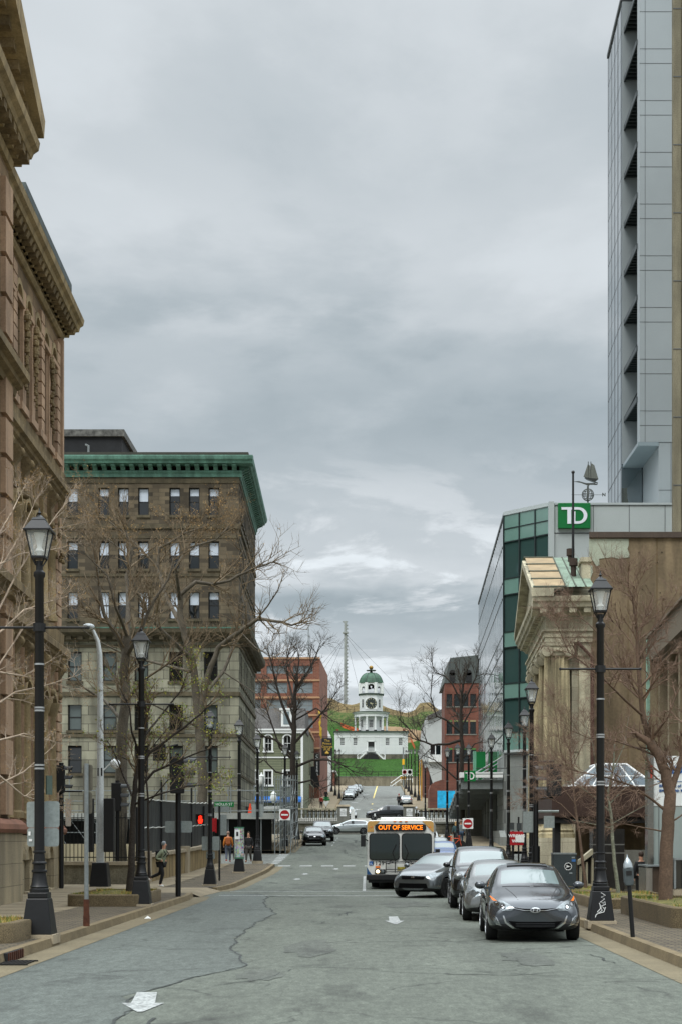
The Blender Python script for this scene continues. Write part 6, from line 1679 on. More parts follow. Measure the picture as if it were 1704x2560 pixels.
plate(s3, -.42, -.06, 1.98, 2.34, .1); plate(s3, .06, .42, 1.98, 2.34, .1)
o = MB(); o.box(-.75, -.38, -.2, .0, 4.2, 4.7); o.tube([(-.4, -.1, 4.6), (0, 0, 4.7)], .03, 5); o.build('signal_box', BLACKM, s3)
bx_ = thing('utility_box', 'tall black utility boxes hung on the white light pole', 'utility box', (-9.95, 56.6, .1))
o = MB(); o.box(-.52, -.2, -.1, .25, 1.35, 3.35); o.box(.2, .58, -.1, .25, 1.35, 3.35); o.build('cabinet', BLACKM, bx_, bevel=.02)
s4 = signal('traffic_signal', 'black traffic light with long arms in front of the stone column', 1381, 1912, 1990, 50.5, -1, .1, 3, 1.4, base_px=1338)
o = MB(); o.tube([(0, 0, 2.75), (.75, -.1, 2.75)], .04, 6); o.box(.25, .6, -.15, -.1, 2.2, 2.6); o.box(-.42, -.08, .05, .1, 2.05, 2.75); o.build('sign_back', SIGNBACK, s4)
o = MB(); o.cyl(0, 0, 0, 1.6, .14, n=10); o.build('pole_base', BLACK, s4)
# green street-name blade and no-entry plate on a post by the pedestrians
np_ = thing('street_name_post', 'post with a green street name blade and blank plates by the pedestrians', 'sign post', (X(549, 63), 63, .2))
o = MB(); o.cyl(0, 0, 0, 3.1, .04, n=8); o.build('pole', IRON, np_)
plate(np_, -.0, .3, 1.9, 2.75, .05); plate(np_, -.2, .42, 2.85, 3.1, .05)
o = MB(); o.cyl(-.14, 0, 2.0, 2.62, .03, n=6); o.box(-.3, -.16, -.01, .01, 2.05, 2.6); o.build('entry_plate_edge', RED, np_)
gbld = thing('street_name_sign', 'green street name blade mounted high beside a street lamp', 'sign', at(561, 2012, 70))
o = MB(); o.box(-.45, .45, -.015, .015, -.1, .14); o.build('blade', GREEN, gbld); text_obj('HOLLIS ST', .17, WHITE, gbld, (0, -.02, .02), name='lettering', ext=.002)
o = MB(); o.tube([(-.5, .05, 0), (-.75, .1, 0)], .03, 5); o.build('bracket', IRON, gbld)
# no entry signs
def no_entry(lab, px, py, d, post=True):
    t_ = thing('no_entry_sign', lab, 'sign', (X(px, d), d, gz(d) + .15)); t_['group'] = 'no entry signs facing the street'
    zc = Z(py, d) - gz(d) - .15; w_ = .36
    o = MB(); o.box(-w_, w_, -.02, 0, zc - w_, zc + w_); o.build('plate', WHITE, t_, bevel=.01)
    T_ = Matrix.Translation((0, -.022, zc)) @ Matrix.Rotation(R(90), 4, 'X')
    o = MB(); o.T = T_; o.cyl(0, 0, 0, .006, w_ * .86, n=32); o.build('red_disc', RED, t_)
    o = MB(); o.box(-w_ * .62, w_ * .62, -.036, -.03, zc - .05, zc + .05); o.build('white_bar', WHITE, t_)
    if post: o = MB(); o.cyl(0, .05, 0, zc + w_, .035, n=8); o.build('pole', IRON, t_)
no_entry('round red no entry sign on a post beside the scaffold', 712, 2037, 100)
no_entry('round red no entry sign on a lamp above the pavement couple', 1168, 2059 - 0, 103)
# wrong-way sign half covered by a white sheet
ww = thing('wrong_way_sign', 'red and white wrong way sign half covered by a white sheet', 'sign', (X(1290, 60), 60, .15))
zc = Z(2096, 60) - .15
o = MB(); o.box(-.27, .27, -.03, 0, zc - .27, zc + .27); o.build('plate', RED, ww, bevel=.01)
text_obj('WRONG', .165, WHITE, ww, (0, -.036, zc + .1), name='lettering', ext=.002, bold=.004); text_obj('WAY', .165, WHITE, ww, (0, -.036, zc - .11), name='lettering', ext=.002, bold=.004)
o = MB(); o.prism([(-.06, zc + .12), (.30, zc + .14), (.29, zc - .16), (.05, zc - .15), (-.05, zc - .13)], -.055, -.042, 'y'); o.build('white_sheet', mat('white_sheet', (222, 222, 218), .7, var=.05), ww)
o = MB(); o.cyl(.08, .05, 0, zc + .85, .035, n=8); o.cyl(-.14, .05, 0, zc + .3, .05, n=8); o.build('pole', IRON, ww)
o = MB(); o.box(-.0, .2, -.03, .0, zc + .32, zc + .6); o.box(-.28, -.1, -.03, .0, zc + .34, zc + .62); o.build('sign_back', mat('dark_plate', (52, 56, 56), .6), ww)
for px, py, d, lab in ((1010, 1930, 236, 'red circle'), (1023, 1930, 228, 'black circle')):
    t_ = thing('parking_sign', 'small white parking sign with a %s on the hill street' % lab, 'sign', (X(px, d), d, gz(d) + .15))
    zc = Z(py, d) - t_.location.z; o = MB(); o.box(-.38, .38, -.03, 0, zc - .4, zc + .4); o.build('plate', WHITE, t_)
    o = MB(); o.T = Matrix.Translation((0, -.04, zc)) @ Matrix.Rotation(R(90), 4, 'X'); o.lathe([(.3, 0), (.3, .02), (.2, .02), (.2, 0)], n=20); o.build('ring', RED if 'red' in lab else BLACKM, t_)
    o = MB(); o.cyl(0, .05, 0, zc + .4, .05, n=6); o.build('pole', IRON, t_)
ys = thing('yellow_signal', 'yellow traffic signal on a grey pole at the top of the hill street', 'traffic light', (X(1007, 300), 300, gz(300)))
o = MB(); o.cyl(0, 0, 0, Z(1868, 300) - gz(300), .13, n=8); o.build('pole', GALV, ys)
o = MB(); z_ = Z(1912, 300) - gz(300); o.box(-.22, .22, -.4, -.1, z_, z_ + 1.1); o.build('housing', mat('signal_yellow', (222, 168, 30), .5, var=.05), ys, bevel=.03)
o = MB(); z_ = Z(1948, 300) - gz(300); o.box(-.55, .55, -.3, -.1, z_, z_ + .45); o.build('pedestrian_box', mat('signal_yellow', (222, 168, 30), .5), ys)
o = MB(); o.box(-.4, .4, -.32, -.3, z_ + .08, z_ + .36); o.build('dark_face', BLACKM, ys)
by = thing('barrier', 'tall yellow barrier frame on the pavement up the hill', 'barrier', (X(1050, 218), 218, gz(218) + .15))
o = MB(); o.box(-.18, -.1, -.1, .1, 0, 5.6); o.box(.1, .22, -.1, .1, 0, 5.9); o.box(-.18, .22, -.1, .1, 5.6, 5.75); o.build('frame', mat('frame_yellow', (216, 160, 40), .6), by)
tb = thing('kerb_post', 'black and white flexible post standing at the plaza edge', 'bollard', at(936, 2068, 157) + Vector((0, -.6, 0)))
o = MB(); o.cyl(0, 0, 0, 1.5, .07, n=8); o.build('post', IRON, tb); o = MB(); o.cyl(0, 0, 1.1, 1.4, .075, n=8); o.build('band', WHITE, tb)
yd = thing('give_way_sign', 'white triangular give way sign back under a green street name', 'sign', (X(815, 200), 200, gz(200)))
o = MB(); z_ = Z(2005, 200) - gz(200); o.prism([(-.42, z_ + .1), (.42, z_ + .1), (0, z_ - .65)], -.03, 0, 'y'); o.build('triangle', WHITE, yd)
o = MB(); o.box(-.5, .5, -.02, .02, z_ + .2, z_ + .42); o.box(-.3, .4, -.02, .02, z_ + .45, z_ + .65); o.build('street_blade', GREEN, yd); o = MB(); o.cyl(0, .04, 0, z_ + .6, .05, n=6); o.build('pole', IRON, yd)
# parking meter
pm = thing('parking_meter', 'grey parking meter leaning slightly on its black pole', 'parking meter', (4.78, 27.3, .15)); pm.rotation_euler = (0, R(-4), 0)
o = MB(); o.cyl(0, 0, 0, .93, .04, n=12); o.build('pole', BLACK, pm, smooth=40)
o = MB(); o.prism([(-.065, .93), (.065, .93), (.085, 1.0), (.085, 1.26), (-.085, 1.26), (-.085, 1.0)], -.07, .07, 'y'); o.build('body', mat('meter_grey', (74, 82, 84), .45, .2, var=.15), pm, bevel=.02)
o = MB(); o.lathe([(.085, 0), (.08, .06), (.05, .13), (.012, .19), (.004, .24)], n=14); c = o.build('dome', mat('meter_dome', (168, 176, 180), .25, .4, var=.05), pm, smooth=50); c.location = (0, 0, 1.26)
o = MB(); o.box(-.05, .05, -.078, -.07, 1.12, 1.2); o.build('window', BLACKM, pm)
# grey mailbox cabinet
mb_ = thing('mail_cabinet', 'dark grey postal relay box with round white emblem', 'mailbox', (X(1411, 50), 50, -.05))
w_ = (X(1440, 50) - X(1383, 50)) / 2; h_ = Z(2133, 50) + .05
MBG = mat('mailbox_grey', (56, 64, 66), .5, .1, var=.12, vs=2)
o = MB(); o.box(-w_, w_, 0, .7, 0, h_); o.build('body', MBG, mb_, bevel=.03)
o = MB(); o.box(-w_ - .01, w_ + .01, -.01, .72, h_ - .04, h_ + .01); o.build('lid', GALV, mb_)
zc = Z(2166, 50) + .05
o = MB(); o.T = Matrix.Translation((.1, -.005, zc)) @ Matrix.Rotation(R(90), 4, 'X'); o.lathe([(.125, 0), (.125, .008), (.105, .008), (.105, 0)], n=28); o.build('emblem_ring', WHITE, mb_)
o = MB(); o.prism([(.03, zc + .055), (.18, zc), (.03, zc - .055), (.055, zc)], -.012, -.004, 'y'); o.build('emblem_arrow', WHITE, mb_)
o = MB(); o.box(w_ - .16, w_ - .03, -.01, -.003, h_ - .28, h_ - .2); o.build('blue_label', mat('label_blue', (60, 110, 170), .6), mb_)
o = MB(); o.box(w_ - .16, w_ - .06, -.01, -.003, h_ - .17, h_ - .12); o.box(.14, .24, -.01, -.003, zc - .24, zc - .2); o.build('label', mat('label_grey', (140, 148, 150), .6), mb_)
# planters with grass, built as low aggregate walls
def planter(lab, pts, z0, h, inner=.22, name='planter'):
    cx_ = sum(p[0] for p in pts) / len(pts); cy_ = sum(p[1] for p in pts) / len(pts)
    t_ = thing(name, lab, 'planter', (cx_, cy_, z0)); t_['group'] = 'aggregate planters on the pavements'
    def sub(p, q, n=6): return p
    # rounded corners
    out_ = []
    n = len(pts); r = .45
    for i in range(n):
        p = Vector(pts[i]); a = Vector(pts[i - 1]) - p; b_ = Vector(pts[(i + 1) % n]) - p
        a.normalize(); b_.normalize()
        for k in range(6):
            t = k / 5; out_.append(p + a * r * (1 - t) ** 2 + b_ * r * t ** 2)
    out_ = [(p.x - cx_, p.y - cy_) for p in out_]
    inn = [(p[0] * (1 - inner / (math.hypot(*p) + .01)), p[1] * (1 - inner / (math.hypot(*p) + .01))) for p in out_]
    o = MB(); m = len(out_)
    vs = [(x, y, -.1) for x, y in out_] + [(x, y, h - .03) for x, y in out_] + [(x * .985, y * .985, h) for x, y in out_] + [(x, y, h) for x, y in inn] + [(x, y, h - .1) for x, y in inn]
    fs = []
    for q in range(4):
        for i in range(m): fs.append((q * m + i, q * m + (i + 1) % m, (q + 1) * m + (i + 1) % m, (q + 1) * m + i))
    o.add(vs, fs); o.build('kerb_wall', AGG, t_, smooth=40)
    o = MB(); o.add([(x, y, h - .06) for x, y in inn] + [(0, 0, h + .05)], [(i, (i + 1) % m, m) for i in range(m)]); so_ = o.build('soil', mat('planter_turf', (92, 88, 44), 1, var=.4, vs=2, fine=.4, fs=16, bump=.6), t_)
    # short grass blades
    g = MB(); rg = random.Random(int(cx_ * 100)); 
    for k in range(1500):
        i = rg.randrange(m); j = (i + 1) % m; a, b_ = rg.random(), rg.random()
        if a + b_ > 1: a, b_ = 1 - a, 1 - b_
        x = inn[i][0] * a + inn[j][0] * b_; y = inn[i][1] * a + inn[j][1] * b_
        an = rg.uniform(0, 6.28); hh = rg.uniform(.03, .10); dx, dy = .012 * math.cos(an), .012 * math.sin(an)
        lx, ly = rg.uniform(-.05, .05), rg.uniform(-.05, .05)
        g.mi = 0 if rg.random() < (.55 if math.sin(x * 3 + y * 2) > 0 else .25) else 1
        g.add([(x - dx, y - dy, h - .05), (x + dx, y + dy, h - .05), (x + lx, y + ly, h - .03 + hh)], [(0, 1, 2)])
    o = g.build('grass_blades', [mat('fresh_blade', (74, 104, 34), .8, var=.2), mat('dry_blade', (160, 136, 74), .9, var=.2)], t_); o['kind'] = 'stuff'
    return t_
planter('aggregate planter with grass around the tree behind a street lamp', [(-5.9, 39.9), (-5.95, 44.6), (-7.9, 44.6), (-7.9, 39.9)], .15, .32)
planter('aggregate planter with grass cut off by the frame edge', [(-5.95, 25.6), (-5.95, 27.9), (-8.6, 27.9), (-8.6, 25.6)], .15, .34)
planter('aggregate planter around the big pink barked tree', [(6.05, 30.0), (9.6, 30.0), (9.6, 36.6), (6.05, 36.6)], .12, .45)
planter('aggregate planter around the thin pale trunk tree', [(5.75, 38.5), (8.2, 38.5), (8.2, 44.0), (5.75, 44.0)], .12, .30)
planter('aggregate planter around the thin leaning tree by the mailbox', [(5.6, 45.5), (7.6, 45.5), (7.6, 49.2), (5.6, 49.2)], .12, .28)
# storm drain and litter
dr = thing('storm_drain', 'dark storm drain grate set in the gutter', 'drain', (-5.35, 23.3, .012))
o = MB()
for k in range(7): o.box(-.22 + .065 * k, -.19 + .065 * k, -.35, .35, 0, .02)
o.box(-.25, .25, -.38, -.35, 0, .02); o.box(-.25, .25, .35, .38, 0, .02); o.build('grate', IRON, dr)
kd = thing('kerb_inlet', 'black barred kerb inlet under the kerb stone', 'drain', (-5.6, 24.0, .0))
o = MB(); o.box(-.0, .07, -.55, .55, 0, .15); o.build('opening', BLACKM, kd)
o = MB()
for k in range(8): o.box(.065, .085, -.5 + .14 * k, -.46 + .14 * k, .0, .15)
o.build('bars', RUST, kd)
lt = thing('litter', 'crumpled white paper scrap lying in the gutter', 'litter', (-5.25, 36.5, .01))
o = MB(); o.add([(-.07, 0, .0), (.05, -.03, .01), (.09, .05, .0), (0, .08, .02), (.01, .02, .07)], [(0, 1, 4), (1, 2, 4), (2, 3, 4), (3, 0, 4)]); o.build('paper', WHITE, lt)
yw = thing('yard_wall', 'low rough granite wall below the black iron fence', 'wall', (-14, 59.5, 0))
ROUGH = mat('rock_faced_granite', (122, 116, 98), .95, var=.3, vs=1.5, fine=.25, fs=14, bump=1.0, bs=6, stain=.2)
o = MB(); o.box(-26, -8.9, 59.5, 60.1, -.2, .92); o.build('wall', ROUGH, yw, world=True)
o = MB(); o.box(-26, -8.8, 59.4, 60.2, .92, 1.06)
for k in range(7): o.box(-9.3 - 1.45 * k, -9.12 - 1.45 * k, 59.46, 59.5, -.2, .92)
o.build('coping', CONC, yw, world=True)
yf = thing('iron_fence', 'black iron picket fence on the yard wall', 'fence', (-14, 59.8, 1.06))
o = MB()
for k in range(110): x = -9.0 - .155 * k; o.cyl(x, 59.8, 1.06, 2.95, .016, n=5)
for z in (1.2, 2.75): o.box(-26, -8.95, 59.78, 59.82, z, z + .04)
for k in range(6): x = -9.0 - 3.1 * k; o.cyl(x, 59.8, 1.06, 3.2, .05, n=8)
o.build('pickets', IRON, yf, world=True)
def xs_(d): return -8.75 + .016 * (d - 60)
sw_ = thing('street_yard_wall', 'concrete yard wall along the pavement below black tarpaulins', 'wall', (-8.6, 73, 0))
CWS = mat('streaked_concrete', (140, 122, 86), .9, var=.2, vs=.8, fine=.15, bump=.3, stain=.45)
def swv(x0, x1, za, zb_, d0, d1, b):
    b.add([(xs_(d0) + x0, d0, gz(d0) + za), (xs_(d0) + x1, d0, gz(d0) + za), (xs_(d1) + x1, d1, gz(d1) + za), (xs_(d1) + x0, d1, gz(d1) + za),
           (xs_(d0) + x0, d0, gz(d0) + zb_), (xs_(d0) + x1, d0, gz(d0) + zb_), (xs_(d1) + x1, d1, gz(d1) + zb_), (xs_(d1) + x0, d1, gz(d1) + zb_)],
          [(0, 3, 2, 1), (4, 5, 6, 7), (0, 1, 5, 4), (1, 2, 6, 5), (2, 3, 7, 6), (3, 0, 4, 7)])
o = MB()
for a, b_ in ((60.2, 68), (68, 75), (75, 80), (80, 86)): swv(-.5, 0, -.2, 1.15, a, b_, o)
o.build('wall', CWS, sw_, world=True)
o = MB()
for a, b_ in ((60.1, 68), (68, 75), (75, 80), (80, 86.1)): swv(-.58, .08, 1.155, 1.3, a, b_, o)
for d in (60.3, 72, 85.2): swv(-.6, .14, -.2, 1.42, d, d + .8, o)
o.build('coping', CONC, sw_, world=True)
tf = thing('tarpaulin_fence', 'tall black tarpaulin fence lashed with pale rope along the yard', 'fence', (-9, 73, 1.3))
o = MB(); 
dd = [60.3 + .8 * i for i in range(33)]
for a, b_ in zip(dd, dd[1:]):
    w0 = .05 * math.sin(a * 2.1); w1 = .05 * math.sin(b_ * 2.1)
    o.add([(xs_(a) - .25 + w0, a, gz(a) + 1.3), (xs_(b_) - .25 + w1, b_, gz(b_) + 1.3), (xs_(b_) - .25, b_, gz(b_) + 3.5), (xs_(a) - .25, a, gz(a) + 3.5), (xs_(a) - .31 + w0, a, gz(a) + 1.3), (xs_(b_) - .31 + w1, b_, gz(b_) + 1.3), (xs_(b_) - .31, b_, gz(b_) + 3.5), (xs_(a) - .31, a, gz(a) + 3.5)], [(0, 1, 2, 3), (4, 7, 6, 5), (3, 2, 6, 7), (0, 4, 5, 1)])
o.build('tarpaulin', mat('black_tarp', (22, 24, 28), .45, var=.3, vs=3, fine=.2, bump=.5, bs=5), tf, world=True)
o = MB()
for zz in (2.35, 3.5): o.tube([(xs_(a) - .2, a, gz(a) + zz + .04 * math.sin(a * 4)) for a in dd], .025, 5)
o.build('rope', mat('pale_rope', (190, 192, 186), .7), tf, world=True)
o = MB()
for d in (61, 66, 71, 76, 81, 85.5): o.cyl(xs_(d) - .22, d, 1.2, 4.5 if d in (66, 76) else 3.7, .05, n=6)
o.build('post', IRON, tf, world=True)
yg = MB(); yg.grid(lambda u, v: (u, v, .55 + gz(v)), [-26, -18, -9.2], [60.2, 75, 88]); o = yg.build('yard_lawn', mat('yard_lawn', (80, 96, 44), 1, var=.35, vs=1, fine=.3)); o['kind'] = 'structure'
yp_ = thing('garden_kerb', 'low pale stone kerb curving across the yard lawn', 'kerb', (-14, 66, .6))
o = MB(); o.box(-5, 2.5, 0, .35, 0, .2); o.box(-6, 3.5, 11, 11.4, 0, 1.1); o.build('kerb', CONC, yp_)
sf = thing('scaffold', 'grey tube scaffold with covered walkway wrapped around the office block', 'scaffold', (-10, 103, .9))
ds_ = [102.8, 104.6]
o = MB()
for k in range(9):
    x = -7.0 - 2.2 * k
    for d in (101.6, 103.6): o.cyl(x, d, gz(d), 5.4 if d < 103 else 6.2, .04, n=6)
for z in (3.85, 4.5, 5.2): o.tube([(-5.6, 101.6, z), (-26, 101.6, z)], .035, 5)
for z in (1.6, 2.4, 3.2): o.tube([(-16, 101.6, z), (-26, 101.6, z)], .03, 5)
for k in range(7):
    d = 103.6 + 2.3 * k; z = gz(d)
    for x in (-7.6, -5.75): o.cyl(x, d, z, z + 4.6, .04, n=6)
for zz in (3.1, 3.7, 4.4): o.tube([(-5.75, d, gz(d) + zz) for d in (101.6, 108, 113, 118)], .035, 5)
for k in range(6): x = -17 - 1.5 * k; o.tube([(x, 101.6, 1.6), (x - 1.2, 101.6, 3.2)], .025, 4)
o.build('tubes', GALV, sf, world=True)
o = MB(); o.box(-26, -5.6, 101.4, 103.7, 3.55, 3.62); o.box(-26, -5.6, 101.35, 101.45, 3.3, 3.7)
o.add([(-7.7, 103.7, 3.9), (-5.6, 103.7, 3.9), (-5.6, 118, 4.4), (-7.7, 118, 4.4), (-7.7, 103.7, 4.05), (-5.6, 103.7, 4.05), (-5.6, 118, 4.55), (-7.7, 118, 4.55)], [(0, 3, 2, 1), (4, 5, 6, 7), (0, 1, 5, 4), (1, 2, 6, 5), (2, 3, 7, 6), (3, 0, 4, 7)])
o.build('deck', mat('scaffold_deck', (150, 152, 146), .8, var=.15), sf, world=True)
o = MB(); o.box(-26, -6.4, 103.4, 103.5, .9, 3.5); o.box(-8.2, -8.1, 103.8, 119, 1.0, 4.2); o.build('dark_sheeting', mat('dark_netting', (26, 28, 28), .9, var=.3), sf, world=True)
sc2 = thing('scaffold_tower', 'dense grey scaffold tower standing at the kerb', 'scaffold', (-5.5, 101, .95))
o = MB(); rr = random.Random(3)
for x in (-.55, -.2, .15, .5):
    for d in (0, 3.5, 7, 10.5): o.cyl(x, d, -.1, 5.2 + .25 * d * .2, .032, n=5)
for z in (1.0, 2.0, 3.0, 4.0, 5.0):
    for d in (0, 3.5, 7, 10.5): o.tube([(-.55, d, z + .1 * d * .3), (.5, d, z + .1 * d * .3)], .025, 4)
    for x in (-.55, .5): o.tube([(x, 0, z), (x, 10.5, z + .32)], .025, 4)
for k in range(12):
    z = rr.uniform(.2, 3.8); d = rr.choice((0, 3.5, 7)); o.tube([(.5, d, z), (.5, d + 3.5, z + 1.2)], .02, 4); o.tube([(-.55, d, z), (.5, d, z + 1.1)], .02, 4)
o.build('tubes', GALV, sc2)
cn_ = thing('traffic_cone', 'small orange traffic cone standing on the scaffold deck', 'cone', at(626, 2007, 101.9))
cn_.location.z = 3.625
o = MB(); o.cyl(0, 0, .03, .72, .16, .04, 12); o.box(-.2, .2, -.2, .2, 0, .03); o.build('cone', mat('cone_orange', (236, 70, 24), .6, var=.05), cn_, smooth=40)
for px, py, d, lab in ((654, 1965, 150, 'white globe lantern on a short dark post above the scaffold'), (684, 2008, 154, 'white globe lantern on a dark post behind the scaffold tower')):
    gl_ = thing('globe_lantern', lab, 'lantern', (X(px, d), d, gz(d)))
    z_ = Z(py, d) - gz(d); o = MB(); o.cyl(0, 0, 0, z_, .1, n=8); o.build('post', IRON, gl_)
    o = MB(); o.lathe([(.1, z_), (.3, z_ + .25), (.34, z_ + .6), (.24, z_ + .9), (.3, z_ + .95), (.1, z_ + 1.15), (.04, z_ + 1.35)], n=12); o.build('globe', mat('frosted_white', (206, 210, 206), .4, var=.03), gl_, smooth=40)
# schooner weathervane on the bank roof
wv = thing('schooner_weathervane', 'metal schooner weathervane with wire globe and compass letter on a roof', 'weathervane', (X(1468, 112), 112, 26.45))
VM = mat('vane_metal', (84, 88, 84), .5, .5, var=.15)
k_ = 112 / 3800
def wvp(px, py): return ((px - 1468) * k_, Z(py, 112) - 26.45)
o = MB(); o.cyl(0, 0, 0, wvp(0, 1215)[1], .07, n=8); o.build('mast', VM, wv)
cz = wvp(0, 1237)[1]; r_ = 15 * k_
o = MB()
for i in range(6):
    a = i * math.pi / 6; o.tube([(r_ * math.cos(t) * math.cos(a), r_ * math.cos(t) * math.sin(a), cz + r_ * math.sin(t)) for t in [2 * math.pi * q / 20 for q in range(21)]], .022, 4, False)
for z_ in (-.75, -.4, 0, .4, .75):
    rr_ = r_ * math.sqrt(1 - z_ * z_); o.tube([(rr_ * math.cos(t), rr_ * math.sin(t), cz + r_ * z_) for t in [2 * math.pi * q / 20 for q in range(21)]], .022, 4, False)
o.build('wire_globe', VM, wv)
o = MB(); o.tube([(-1.2, 0, cz), (1.15, 0, cz)], .018, 4); o.build('compass_arm', VM, wv)
text_obj('N', .34, VM, wv, (wvp(1508, 0)[0], 0, cz), name='compass_letter', ext=.03, bold=.01); text_obj('S', .34, VM, wv, (wvp(1431, 0)[0], 0, cz), name='compass_letter', ext=.03, bold=.01)
o = MB(); o.prism([wvp(*p) for p in ((1433, 1204), (1445, 1203), (1463, 1208), (1485, 1208), (1490, 1212), (1473, 1212), (1470, 1215), (1466, 1213), (1450, 1207))], -.05, .05, 'y'); o.tube([(wvp(1484, 1211)[0], 0, wvp(0, 1211)[1]), (wvp(1491, 1211)[0], 0, wvp(0, 1211)[1]), (wvp(1492, 1207)[0], 0, wvp(0, 1207)[1]), (wvp(1485, 1206)[0], 0, wvp(0, 1206)[1])], .05, 6); o.build('scroll_arm', VM, wv)
o = MB(); o.prism([wvp(*p) for p in ((1460, 1194), (1470, 1196), (1494, 1198), (1488, 1203), (1485, 1206), (1474, 1202), (1466, 1199))], -.16, .16, 'y'); o.build('hull', mat('vane_dark', (44, 48, 46), .5), wv)
o = MB()
for pts in (((1457, 1192), (1468, 1160), (1469, 1195)), ((1470, 1162), (1474, 1165), (1475, 1196), (1470, 1195)), ((1476, 1158), (1484, 1163), (1494, 1197), (1476, 1196))):
    o.prism([wvp(*p) for p in pts], -.03, .03, 'y')
o.build('sail', mat('vane_sail', (112, 116, 110), .5, .4, var=.15), wv)
o = MB()
for px in (1469, 1475.5): o.tube([(wvp(px, 0)[0], 0, wvp(0, 1198)[1]), (wvp(px, 0)[0], 0, wvp(0, 1154)[1])], .03, 5)
o.build('ship_mast', VM, wv)
# ================================================================== TREES (early spring: bare twigs, a few buds)
class Raw:
    """fast vertex lists for thousands of thin branches"""
    def __init__(s): s.v = []; s.f = []; s.m = []; s.mi = 0
    def tube(s, pts, rs, n):
        b = len(s.v); up = None; np_ = len(pts)
        for i in range(np_):
            t = (pts[min(i + 1, np_ - 1)] - pts[max(i - 1, 0)])
            t = t.normalized() if t.length > 1e-9 else Vector((0, 0, 1))
            up = t.orthogonal() if up is None else up - t * up.dot(t)
            if up.length < 1e-6: up = t.orthogonal()
            up = up.normalized(); w_ = t.cross(up)
            for k in range(n):
                a = 6.28318 * k / n
                q = pts[i] + (up * math.cos(a) + w_ * math.sin(a)) * rs[i]
                s.v.append((q.x, q.y, q.z))
        for i in range(np_ - 1):
            for k in range(n):
                k2 = (k + 1) % n
                s.f.append((b + i * n + k, b + i * n + k2, b + (i + 1) * n + k2, b + (i + 1) * n + k)); s.m.append(s.mi)
    def build(s, name, mats, parent, off):
        me = bpy.data.meshes.new(name)
        me.from_pydata([(a - off.x, b - off.y, c - off.z) for a, b, c in s.v], [], s.f)
        if not isinstance(mats, (list, tuple)): mats = [mats]
        for m in mats: me.materials.append(m)
        if len(mats) > 1: me.polygons.foreach_set('material_index', s.m)
        me.shade_smooth(); me.update()
        o = bpy.data.objects.new(name, me); COL.objects.link(o); o.parent = parent
        return o
